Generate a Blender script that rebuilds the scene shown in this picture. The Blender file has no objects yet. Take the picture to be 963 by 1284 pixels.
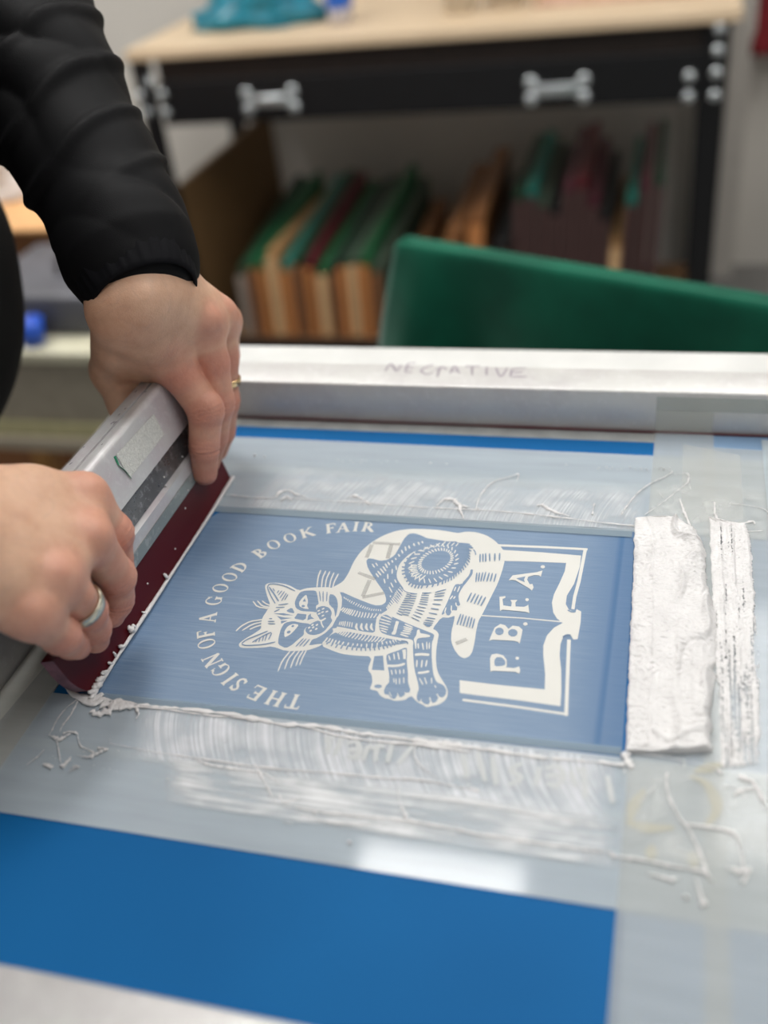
import bpy, bmesh, math, random
import numpy as np
from mathutils import Vector, Matrix, noise
from mathutils.geometry import tessellate_polygon
random.seed(7)
C = bpy.context.scene.collection
DATA = {"LH":{"wrist":[[-0.342,0.5418,0.1725,0.0175],[-0.3283,0.5401,0.1779,0.02],[-0.3179,0.5466,0.1784,0.02],[-0.314,0.5584,0.1735,0.0175]],"meta":[[[-0.3267,0.5214,0.1589,
0.019],[-0.318,0.5428,0.1212,0.0145]],[[-0.316,0.5257,0.165,0.02],[-0.2977,0.5602,0.1286,0.0135]],[[-0.3125,0.5384,0.1632,0.018],[-0.2964,0.5829,0.1238,0.0125]],[[-0.3145,0.5589,
0.1569,0.017],[-0.3033,0.6027,0.1119,0.0125]]],"fing":[[[-0.318,0.5428,0.1212,0.0145],[-0.311,0.5412,0.1021,0.0128],[-0.297,0.5365,0.0783,0.0118],[-0.3006,0.5289,0.0536,0.0102],
[-0.3038,0.5267,0.0332,0.0086]],[[-0.2977,0.5602,0.1286,0.0135],[-0.2953,0.5574,0.1029,0.0115],[-0.2961,0.5537,0.074,0.0112],[-0.3046,0.5534,0.046,0.0095],[-0.3142,0.554,0.0235,
0.008]],[[-0.2964,0.5829,0.1238,0.0125],[-0.2992,0.5823,0.093,0.0105],[-0.3032,0.5783,0.0617,0.0102],[-0.3106,0.5794,0.0352,0.0088],[-0.3188,0.5791,0.0177,0.0075]],[[-0.3033,
0.6027,0.1119,0.012],[-0.3087,0.6058,0.0838,0.0095],[-0.3155,0.6067,0.0568,0.009],[-0.3241,0.6055,0.033,0.008]]],"thumb":[[[-0.3332,0.5259,0.1541,0.0195],[-0.3705,0.5562,0.0963,
0.0165]],[[-0.3705,0.5562,0.0963,0.0165],[-0.3596,0.5433,0.0772,0.013],[-0.3504,0.5517,0.057,0.0115]]],"web":[[[-0.349,0.5374,0.1211,0.012],[-0.3262,0.5409,0.1156,0.012]],
[[-0.3515,0.5422,0.1078,0.009],[-0.3294,0.5452,0.1019,0.009]],[[-0.3658,0.5531,0.0943,0.008],[-0.3497,0.5513,0.0932,0.007]]]},"RH":{"wrist":[[-0.3554,0.3422,0.1444,0.022],[-0.344,
0.323,0.1394,0.024],[-0.3396,0.3107,0.1295,0.024],[-0.3422,0.3048,0.1141,0.021]],"meta":[[[-0.3415,0.3422,0.138,0.017],[-0.3045,0.3918,0.1047,0.0135]],[[-0.3321,0.3265,0.1353,
0.019],[-0.2922,0.368,0.0967,0.0135]],[[-0.3245,0.3121,0.1298,0.019],[-0.2925,0.3344,0.0967,0.013]],[[-0.3258,0.3061,0.1171,0.018],[-0.2965,0.3149,0.0896,0.0125]]],
"fing":[[[-0.3045,0.3918,0.1047,0.0135],[-0.296,0.3977,0.0784,0.0105],[-0.3007,0.3982,0.0561,0.0092],[-0.3031,0.3894,0.045,0.0078]],[[-0.2922,0.368,0.0967,0.0135],[-0.2924,0.382,
0.0599,0.0108],[-0.2974,0.3829,0.0408,0.0095],[-0.3011,0.3783,0.0327,0.0078]],[[-0.2925,0.3344,0.0967,0.013],[-0.293,0.3494,0.0625,0.0107],[-0.2971,0.3555,0.0438,0.0093],[-0.3009,
0.3578,0.0322,0.0078]],[[-0.2965,0.3149,0.0896,0.0125],[-0.294,0.3255,0.0663,0.0098],[-0.2988,0.3359,0.0504,0.0086],[-0.3026,0.3444,0.039,0.0072]]],"thumb":[[[-0.3465,0.3506,
0.1343,0.016],[-0.3577,0.4253,0.0699,0.013]],[[-0.3577,0.4253,0.0699,0.014],[-0.3488,0.4328,0.059,0.011],[-0.3456,0.438,0.0461,0.01]]]},"bumpL":[[-0.3135,0.5345,0.1306,0.009],
[-0.2905,0.5541,0.1362,0.009],[-0.2925,0.5807,0.1295,0.008],[-0.2996,0.598,0.1178,0.007],[-0.293,0.5351,0.0829,0.0085]],"bumpR":[[-0.3002,0.3907,0.1116,0.008],[-0.2863,0.3661,
0.1018,0.008],[-0.2879,0.3318,0.1034,0.0072],[-0.2939,0.3128,0.096,0.0072],[-0.2823,0.375,0.079,0.006],[-0.2843,0.3421,0.0809,0.006],[-0.2919,0.3233,0.0746,0.005]],
"sleeveL":[[-0.3275,0.547,0.1729,0.0356],[-0.3334,0.553,0.1802,0.0418],[-0.3472,0.5691,0.1943,0.0419],[-0.3737,0.5993,0.2225,0.0443],[-0.4101,0.6371,0.2586,0.0488],[-0.4524,0.6775,
0.3008,0.0545],[-0.4908,0.7263,0.3492,0.0607]],"cuffL":[[-0.3156,0.53,0.162,0.0336],[-0.3307,0.5492,0.1774,0.0392]],"elbowL":[-0.4908,0.7263,0.3492],"tubes":[[[[-0.3092,0.3469,
-0.0],[-0.3055,0.3538,-0.0],[-0.307,0.3709,0.0],[-0.3078,0.3896,0.0],[-0.3096,0.4091,-0.0],[-0.311,0.432,0.0],[-0.3126,0.4563,-0.0],[-0.3128,0.4805,0.0],[-0.3123,0.5042,0.0],
[-0.3122,0.5273,0.0],[-0.3109,0.5455,0.0],[-0.309,0.5613,0.0]],[2.6,2.6,1.6,1.2,1.4,1.3,2.0,1.3,1.4,2.0,2.2,2.4]],[[[-0.3244,0.3479,0.0],[-0.3176,0.3431,0.0],[-0.3102,0.341,0.0],
[-0.3029,0.3408,0.0],[-0.2993,0.3458,0.0]],[1.4,3.6,5.0,5.2,3.0]],[[[-0.3159,0.3421,0.0],[-0.3077,0.3383,0.0],[-0.3011,0.3374,0.0],[-0.2969,0.3411,0.0]],[1.6,3.2,4.2,2.6]],
[[[-0.3063,0.3603,0.0],[-0.3072,0.3641,0.0]],[1.4,0.7]],[[[-0.3052,0.3684,-0.0],[-0.3059,0.3731,-0.0]],[1.4,0.6]],[[[-0.304,0.3528,0.0],[-0.3083,0.358,-0.0]],[0.7,0.3]],[[[-0.3127,
0.4342,-0.0],[-0.3141,0.4421,-0.0],[-0.3121,0.4439,0.0]],[1.1,1.6,0.5]],[[[-0.2994,0.342,0.0],[-0.2868,0.3413,0.0],[-0.2665,0.3407,-0.0],[-0.2424,0.3418,0.0],[-0.2135,0.3414,0.0],
[-0.1893,0.3392,0.0],[-0.1671,0.3408,0.0],[-0.1443,0.3392,0.0],[-0.1225,0.3393,0.0],[-0.0968,0.3389,0.0],[-0.0802,0.3388,0.0],[-0.0555,0.3379,0.0],[-0.0318,0.3386,0.0],[-0.0073,
0.3394,0.0]],[2.0,1.3,1.0,1.4,1.6,1.2,1.8,0.9,0.8,1.8,1.1,0.9,0.8,1.2]],[[[-0.2866,0.3389,0.0],[-0.261,0.3396,0.0],[-0.2317,0.3392,0.0],[-0.1991,0.3406,-0.0]],[0.3,0.5,0.8,0.4]],
[[[-0.1759,0.3401,0.0],[-0.1567,0.3362,0.0],[-0.1345,0.3352,0.0],[-0.1048,0.3366,0.0],[-0.0837,0.3356,-0.0]],[0.3,0.7,0.5,1.4,0.4]],[[[-0.2996,0.3327,0.0],[-0.2944,0.3304,0.0],
[-0.2893,0.3342,0.0],[-0.2842,0.338,0.0],[-0.2764,0.3386,-0.0],[-0.271,0.3345,0.0],[-0.2709,0.3303,0.0]],[1.2,2.2,2.4,2.0,1.0,0.5,0.2]],[[[-0.2966,0.3387,0.0],[-0.2901,0.3378,0.0],
[-0.2828,0.3382,0.0],[-0.2731,0.3391,0.0]],[2.0,3.4,2.4,0.8]],[[[-0.303,0.5462,0.0],[-0.2792,0.5444,0.0],[-0.2521,0.546,0.0],[-0.2249,0.5457,0.0],[-0.2013,0.546,0.0],[-0.1663,
0.5446,0.0],[-0.138,0.5445,-0.0],[-0.105,0.545,0.0],[-0.0671,0.5424,0.0],[-0.0408,0.5397,0.0],[-0.0126,0.5373,0.0]],[0.7,0.5,0.6,0.4,0.7,0.4,0.9,0.6,0.8,0.5,0.9]],[[[-0.2637,
0.5459,-0.0],[-0.2625,0.5531,0.0],[-0.2572,0.5556,0.0],[-0.2496,0.5513,0.0],[-0.2401,0.5482,0.0]],[0.3,1.4,0.6,1.3,0.4]],[[[-0.2588,0.5424,0.0],[-0.256,0.5486,0.0],[-0.2505,0.5432,
0.0]],[0.8,1.0,0.3]],[[[-0.211,0.5509,0.0],[-0.2057,0.5534,0.0],[-0.1987,0.5492,0.0],[-0.1912,0.5431,0.0]],[0.4,1.7,1.4,0.3]],[[[-0.1452,0.5466,0.0],[-0.1423,0.5546,0.0],[-0.1356,
0.5552,-0.0],[-0.1289,0.5492,0.0],[-0.122,0.548,0.0]],[0.4,1.4,2.0,1.8,0.4]],[[[-0.1309,0.5509,0.0],[-0.1277,0.5427,0.0],[-0.1238,0.5339,0.0]],[2.2,1.4,0.3]],[[[-0.078,0.5532,0.0],
[-0.0739,0.5546,0.0],[-0.0651,0.548,0.0],[-0.0541,0.5437,0.0]],[0.4,1.5,1.3,0.3]],[[[-0.0403,0.5469,0.0],[-0.0399,0.5542,0.0],[-0.0398,0.5597,0.0]],[0.9,0.4,0.6]],[[[-0.1177,
0.5456,0.0],[-0.1179,0.556,0.0],[-0.1161,0.5687,0.0],[-0.1106,0.5802,0.0],[-0.1004,0.5871,0.0],[-0.0952,0.5907,0.0],[-0.095,0.5816,0.0]],[0.6,0.7,0.8,0.6,0.7,1.1,0.3]],[[[-0.0214,
0.5488,0.0],[-0.0184,0.5591,0.0],[-0.0119,0.5755,0.0],[-0.0045,0.5868,0.0],[0.0042,0.5954,0.0],[0.0099,0.6028,0.0],[0.0072,0.6046,0.0]],[1.0,1.0,0.9,0.8,0.7,0.7,0.2]],[[[-0.0067,
0.5503,0.0],[0.004,0.5649,0.0],[0.014,0.5808,0.0],[0.0201,0.5909,0.0],[0.0205,0.5998,0.0],[0.0178,0.6015,0.0],[0.011,0.5999,0.0]],[0.5,0.5,0.5,0.8,0.8,0.7,0.3]],[[[0.02,0.5948,
0.0],[0.0222,0.5825,0.0]],[0.5,0.2]],[[[0.0016,0.5768,0.0],[0.0049,0.5706,0.0]],[0.5,0.3]],[[[0.0152,0.5706,0.0],[0.0184,0.5555,0.0],[0.0225,0.541,0.0]],[0.5,1.6,1.2]],[[[0.0374,
0.5691,0.0],[0.0378,0.5548,0.0],[0.0416,0.5447,0.0]],[0.6,1.6,1.4]],[[[0.0416,0.5482,0.0],[0.0512,0.5457,0.0],[0.0601,0.5501,0.0],[0.0614,0.5468,0.0]],[1.6,1.5,1.6,0.4]],[[[0.0358,
0.5519,0.0],[0.044,0.5484,0.0],[0.0535,0.5391,0.0],[0.0659,0.5405,-0.0]],[0.6,0.7,0.8,0.5]],[[[0.0469,0.5682,0.0],[0.0568,0.5673,-0.0],[0.0665,0.5647,0.0],[0.0702,0.5607,-0.0]],
[0.4,0.5,0.6,0.5]],[[[-0.3126,0.3388,0.0],[-0.3152,0.3322,0.0],[-0.3163,0.3241,0.0],[-0.3153,0.3153,-0.0],[-0.315,0.3113,0.0]],[0.5,0.5,0.5,0.4,0.2]],[[[-0.3113,0.3384,0.0],
[-0.3103,0.328,0.0],[-0.3107,0.3196,0.0],[-0.3101,0.315,0.0]],[0.5,0.7,0.5,0.5]],[[[-0.3153,0.3118,0.0],[-0.3107,0.3108,0.0],[-0.3065,0.3103,0.0],[-0.3049,0.3128,0.0],[-0.303,
0.3149,0.0]],[0.3,1.5,2.0,1.0,0.3]],[[[-0.3076,0.3142,0.0],[-0.3046,0.3158,0.0],[-0.2994,0.3154,0.0],[-0.2972,0.3123,0.0],[-0.2925,0.3073,0.0],[-0.2854,0.305,0.0],[-0.2812,0.3035,
0.0]],[0.6,0.7,0.8,0.4,0.4,0.4,0.5]],[[[-0.3089,0.3093,-0.0],[-0.3031,0.3017,0.0],[-0.2985,0.2952,0.0]],[0.3,0.4,0.4]],[[[-0.2976,0.2926,-0.0],[-0.2951,0.2952,-0.0],[-0.2944,
0.2992,0.0],[-0.2949,0.2914,0.0]],[1.1,1.4,0.6,0.5]],[[[-0.3073,0.2927,0.0],[-0.3026,0.2913,0.0],[-0.3023,0.2924,0.0]],[1.0,1.4,0.4]],[[[-0.3166,0.2901,-0.0],[-0.3133,0.2962,0.0],
[-0.3123,0.3014,-0.0]],[0.2,0.4,0.5]],[[[-0.2896,0.2923,0.0],[-0.2887,0.294,0.0],[-0.2864,0.2933,0.0],[-0.2903,0.29,0.0]],[0.4,1.0,0.3,0.4]],[[[-0.2816,0.3023,0.0],[-0.2796,0.3059,
0.0],[-0.2766,0.3075,0.0],[-0.2825,0.3077,0.0]],[0.5,1.3,0.6,0.6]],[[[-0.2914,0.3008,-0.0],[-0.2846,0.3007,0.0],[-0.283,0.3032,0.0],[-0.2823,0.3,0.0]],[0.3,0.8,1.1,0.8]],
[[[-0.2767,0.3115,0.0],[-0.2473,0.3099,0.0],[-0.2148,0.3096,-0.0],[-0.1877,0.3091,0.0],[-0.1494,0.3116,0.0],[-0.1243,0.3125,-0.0],[-0.1041,0.3143,-0.0],[-0.0837,0.3131,0.0]],[0.2,
0.5,0.9,1.0,0.9,1.4,1.0,0.3]],[[[-0.2259,0.3089,-0.0],[-0.2172,0.3065,-0.0],[-0.2043,0.3059,0.0],[-0.1864,0.3056,0.0],[-0.1751,0.3007,0.0]],[0.3,1.4,1.0,0.7,0.3]],[[[-0.1928,
0.3109,-0.0],[-0.1867,0.304,-0.0],[-0.1734,0.2885,0.0]],[0.6,0.9,0.3]],[[[-0.1741,0.2953,0.0],[-0.1697,0.2901,0.0],[-0.1629,0.2937,-0.0]],[0.4,1.2,0.3]],[[[-0.1691,0.2883,0.0],
[-0.1505,0.2875,0.0],[-0.1302,0.288,0.0],[-0.1105,0.2894,0.0],[-0.0868,0.2888,0.0],[-0.0675,0.2876,0.0],[-0.0414,0.2876,0.0],[-0.0197,0.2879,0.0],[-0.0083,0.2881,0.0]],[0.3,0.9,
1.0,1.4,1.8,1.0,1.5,1.0,0.6]],[[[-0.1155,0.3104,0.0],[-0.1121,0.2996,0.0],[-0.1069,0.291,0.0]],[0.3,0.6,1.6]],[[[-0.1119,0.3036,0.0],[-0.0743,0.3049,0.0],[-0.0357,0.302,0.0],
[-0.0099,0.3019,0.0]],[0.3,0.6,0.6,0.4]],[[[-0.1597,0.284,0.0],[-0.1408,0.2825,0.0],[-0.1173,0.285,0.0]],[0.3,0.8,0.3]],[[[-0.1662,0.2786,0.0],[-0.1608,0.2786,0.0]],[0.7,0.4]],
[[[-0.0844,0.313,0.0],[-0.0756,0.3125,0.0],[-0.0822,0.3158,0.0]],[0.8,0.6,0.3]],[[[-0.1123,0.3359,-0.0],[-0.1116,0.3291,0.0],[-0.1059,0.3221,0.0],[-0.0973,0.3169,0.0]],[0.4,0.8,
0.5,0.2]],[[[0.0128,0.3376,0.0],[0.013,0.3289,0.0],[0.0155,0.3198,0.0],[0.0192,0.3122,0.0],[0.0228,0.3074,0.0],[0.0264,0.2993,0.0],[0.0298,0.2893,0.0],[0.0311,0.2834,0.0]],[1.2,
0.8,1.2,0.9,1.2,1.0,1.5,1.8]],[[[0.0221,0.3091,0.0],[0.0326,0.3091,0.0],[0.0413,0.3083,0.0],[0.0447,0.3046,0.0],[0.0461,0.2963,0.0],[0.0466,0.2893,0.0]],[1.0,1.4,1.8,0.8,0.6,1.4]],
[[[0.0399,0.289,0.0],[0.0452,0.2875,0.0],[0.0493,0.2894,0.0],[0.0457,0.2819,0.0]],[1.3,2.8,1.4,1.6]],[[[-0.0107,0.2864,0.0],[0.0016,0.2865,0.0],[0.0155,0.2855,0.0],[0.0308,0.2849,
0.0]],[1.2,1.4,1.2,2.0]],[[[0.0264,0.2817,0.0],[0.0291,0.2703,0.0],[0.0304,0.2682,0.0]],[0.6,1.8,2.6]],[[[0.0305,0.2841,0.0],[0.0344,0.2799,0.0]],[0.8,0.5]],[[[0.0382,0.333,0.0],
[0.0437,0.3339,0.0],[0.0489,0.33,0.0]],[0.5,0.7,1.2]],[[[0.046,0.3415,0.0],[0.0493,0.3396,0.0],[0.0528,0.3377,0.0],[0.0575,0.3245,0.0]],[3.6,3.4,2.2,1.4]],[[[0.0436,0.3291,0.0],
[0.048,0.3336,0.0],[0.0537,0.3336,0.0]],[1.2,1.8,1.0]],[[[0.0061,0.2798,0.0],[0.0157,0.2786,0.0],[0.019,0.28,0.0]],[0.6,1.6,0.6]],[[[-0.0082,0.3479,0.0],[-0.0064,0.3431,0.0],
[-0.0038,0.3379,0.0]],[3.2,4.2,2.0]],[[[-0.0072,0.3374,0.0],[-0.0071,0.3344,0.0]],[1.0,0.5]],[[[-0.0163,0.34,0.0],[-0.0115,0.3387,0.0],[-0.0074,0.3404,0.0]],[0.6,1.4,0.8]],
[[[-0.0051,0.3479,0.0],[0.0179,0.3469,0.0],[0.0384,0.3437,0.0]],[0.3,0.5,0.3]],[[[0.0205,0.3473,0.0],[0.021,0.3429,0.0],[0.0195,0.3417,0.0]],[0.5,0.4,0.2]],[[[0.0366,0.3434,0.0],
[0.0384,0.3402,0.0]],[1.8,0.8]],[[[0.0002,0.3173,0.0],[0.0054,0.3252,0.0],[0.0078,0.3304,0.0]],[0.2,0.4,0.2]]],"dots":[[-0.235,0.2941,0.5],[-0.1298,0.2724,0.6],[-0.1308,0.2731,
0.7],[0.0225,0.2707,0.9],[-0.1522,0.2862,0.7],[-0.214,0.3223,0.3],[-0.1162,0.5467,0.6],[-0.0631,0.6058,0.35],[-0.2995,0.5993,0.8],[-0.291,0.5978,0.6],[-0.161,0.5997,0.6],[-0.149,
0.5996,0.5],[-0.0311,0.605,0.3490145606526702],[-0.0353,0.6047,0.3503977536212687],[0.0041,0.6051,0.44129065062635964],[-0.0317,0.6031,0.31917066086036255],[-0.0344,0.6047,
0.30360010814472915],[0.0045,0.6051,0.45166308667558086],[-0.002,0.6071,0.32746248932488387],[-0.0108,0.6041,0.4636620894978368],[0.002,0.6078,0.40146297092996996],[-0.0085,0.6052,
0.2944475435601961],[-0.0188,0.6061,0.48364709097497705],[0.0014,0.6059,0.32506143489333117],[0.0036,0.606,0.4705793099696975],[0.0005,0.606,0.353486510782933],[-0.0123,0.6052,
0.2903301515304021],[-0.0273,0.6024,0.2608096172680621],[-0.0408,0.602,0.3201083029040547],[-0.0156,0.6048,0.335710816355539],[0.008,0.6079,0.35319866410183126],[-0.0327,0.6027,
0.3190762087399208],[-0.0247,0.6029,0.3301672258124355],[-0.0143,0.6031,0.2752448596794649],[-0.0401,0.6037,0.441290560331569],[-0.0115,0.6061,0.33276674884293367],[-0.034,0.6033,
0.2607027969455049],[-0.0072,0.6038,0.4886843995855863],[-0.1975,0.5968,0.2536375050586615],[-0.2191,0.595,0.4050478870450297],[-0.2132,0.5956,0.3741020942927058],[-0.1942,0.6,
0.28828304096174784],[-0.2125,0.5991,0.32632692694486626],[-0.1873,0.6004,0.2518792932679129],[-0.232,0.5974,0.406749134964271],[-0.2163,0.5982,0.2694204426397782],[-0.1862,0.6001,
0.2915833683514867],[-0.2315,0.5979,0.2837340542607528],[-0.2012,0.6,0.2581784733328671],[-0.2101,0.5988,0.4495273054176181],[-0.2278,0.5962,0.40475842505232357],[-0.2132,0.5954,
0.34555239260460846],[-0.2221,0.5971,0.25737383696297034],[-0.2135,0.5986,0.42786008332347414],[-0.1934,0.5991,0.2563300714445203],[-0.2217,0.5979,0.29161309863972007],[-0.2946,
0.2915,0.14550631820039847],[-0.301,0.289,0.22176195607359767],[-0.2702,0.3074,0.28217138839911027],[-0.2789,0.2961,0.2540507314152314],[-0.2943,0.312,0.15796583300372202],
[-0.2689,0.2949,0.28642392687337104],[-0.2932,0.2972,0.2639108386794146],[-0.279,0.2954,0.21504430069582786],[-0.2801,0.2985,0.16829382822614541],[-0.2663,0.2939,
0.1333885022591778],[-0.2643,0.2941,0.2403033388735828],[-0.3017,0.2897,0.14297390176376437],[-0.2679,0.301,0.13088696015338885],[-0.3003,0.2967,0.22245706845069665],[-0.2735,
0.2934,0.15933746355505574],[-0.303,0.2889,0.12235984988362804],[-0.2784,0.3138,0.2657770216357595],[-0.2727,0.2948,0.21910951144704327],[-0.2772,0.3117,0.24086672268427928],
[-0.2904,0.2917,0.2592432946054692],[-0.2895,0.3012,0.12475082259042596],[-0.3062,0.2968,0.20798962072242144],[-0.2727,0.3017,0.14497710859364066],[-0.2907,0.2948,
0.21413753258367196],[-0.3038,0.2909,0.2689610656608063],[-0.3048,0.2983,0.1886084446084759],[-0.2795,0.3084,0.1620661069197066],[-0.2833,0.2909,0.13712154070954743],[-0.3026,
0.2967,0.279361720426819],[-0.289,0.3037,0.2744119120241866]],"poolL":[[-0.0126,0.5461,0.0],[-0.0046,0.5487,0.0],[0.0145,0.5463,0.0],[0.0255,0.5362,0.0],[0.0312,0.5186,0.0],[0.032,
0.4801,0.0],[0.0372,0.4593,0.0],[0.0362,0.4076,0.0],[0.0331,0.3784,0.0],[0.0341,0.3546,0.0],[0.0216,0.3516,0.0],[0.0064,0.3492,0.0],[-0.0071,0.3481,-0.0],[-0.008,0.3722,0.0],
[-0.0096,0.4329,0.0],[-0.0107,0.49,0.0]],"poolR":[[0.0338,0.5526,0.0],[0.0416,0.549,0.0],[0.0561,0.5462,0.0],[0.0583,0.5297,0.0],[0.0583,0.469,0.0],[0.0583,0.4168,0.0],[0.0558,
0.3504,0.0],[0.0384,0.3452,0.0],[0.0378,0.3791,-0.0],[0.0357,0.4389,0.0],[0.0348,0.4954,0.0]],"wb":[[-0.2961,0.5318,0.0],[-0.0134,0.5329,0.0],[-0.0089,0.3463,0.0],[-0.2975,0.3423,
0.0]],"hand":[[[-0.2119,0.6788,0.0343],[-0.2103,0.691,0.0343],[-0.2029,0.6792,0.0343],[-0.2016,0.69,0.0343]],[[-0.1955,0.6782,0.0343],[-0.196,0.6916,0.0343],[-0.1899,0.6932,
0.0343]],[[-0.1958,0.6849,0.0343],[-0.1903,0.6864,0.0343]],[[-0.1955,0.6782,0.0343],[-0.1898,0.6785,0.0343]],[[-0.1758,0.6911,0.0343],[-0.1807,0.6868,0.0343],[-0.1831,0.6801,
0.0343],[-0.1769,0.6751,0.0343],[-0.1733,0.6792,0.0343]],[[-0.1719,0.6819,0.0343],[-0.169,0.686,0.0343]],[[-0.1685,0.6716,0.0343],[-0.1686,0.6874,0.0343],[-0.1634,0.6836,0.0343]],
[[-0.1596,0.6772,0.0343],[-0.1581,0.6891,0.0343],[-0.1521,0.6776,0.0343]],[[-0.1591,0.6812,0.0343],[-0.1541,0.6814,0.0343]],[[-0.1499,0.6895,0.0343],[-0.138,0.69,0.0343]],
[[-0.1443,0.6897,0.0343],[-0.1417,0.6755,0.0343]],[[-0.1328,0.6889,0.0343],[-0.1307,0.676,0.0343]],[[-0.1252,0.6879,0.0343],[-0.1193,0.674,0.0343],[-0.1166,0.6883,0.0343]],
[[-0.112,0.6743,0.0343],[-0.1119,0.6859,0.0343],[-0.1019,0.6889,0.0343]],[[-0.1118,0.6807,0.0343],[-0.1034,0.6824,0.0343]],[[-0.1114,0.6744,0.0343],[-0.1,0.6749,0.0343]]],
"ghost":[[[-0.1524,0.3355],[-0.1527,0.323]],[[-0.1559,0.3339],[-0.1602,0.3333],[-0.1577,0.3291],[-0.1571,0.323]],[[-0.1485,0.3318],[-0.1437,0.3333],[-0.1409,0.328],[-0.1424,
0.3229],[-0.1459,0.324]],[[-0.1467,0.3271],[-0.142,0.3286]],[[-0.1249,0.3347],[-0.1244,0.3226]],[[-0.1282,0.3325],[-0.132,0.3319],[-0.1305,0.3223]],[[-0.1326,0.3305],[-0.1367,
0.3309],[-0.1372,0.322]],[[-0.1406,0.3305],[-0.1402,0.322]],[[-0.1139,0.3354],[-0.1186,0.3226]],[[-0.0452,0.3312],[-0.0392,0.3333],[-0.0359,0.3281],[-0.0388,0.3215],[-0.0436,
0.3223]],[[-0.0442,0.3268],[-0.0368,0.3284]],[[-0.0268,0.3353],[-0.0243,0.3166]],[[-0.0328,0.332],[-0.0295,0.3224]],[[-0.0302,0.3336],[-0.0275,0.3329]],[[-0.0151,0.3315],[-0.0114,
0.3155]],[[-0.0572,0.3328],[-0.0619,0.3274],[-0.056,0.3237],[-0.0615,0.3183]],[[-0.0723,0.3351],[-0.0676,0.3173]],[[-0.08,0.3363],[-0.0733,0.3186]],[[-0.0872,0.334],[-0.0826,
0.3194]],[[-0.048,0.3319],[-0.0484,0.3204]]],"ghostY":[[[0.0236,0.3379],[0.031,0.3342],[0.0353,0.3254],[0.0352,0.3176],[0.0312,0.3106]],[[-0.003,0.3075],[-0.0016,0.3161],[0.0028,
0.3262]],[[-0.0047,0.3063],[0.0044,0.3043],[0.0168,0.3064]],[[0.0068,0.2874],[0.0076,0.2952]],[[0.0257,0.2865],[0.025,0.2947]],[[0.0255,0.3406],[0.0385,0.3477]]],
"ghostG":[[[-0.1797,0.5029],[-0.161,0.5033]],[[-0.1798,0.5008],[-0.1797,0.4868]],[[-0.1667,0.5023],[-0.1657,0.4874]],[[-0.1809,0.4713],[-0.1683,0.4659]],[[-0.1717,0.4648],[-0.1719,
0.449]],[[-0.172,0.4478],[-0.1594,0.4536]],[[-0.1066,0.4148],[-0.1009,0.4193]]]}
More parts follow.
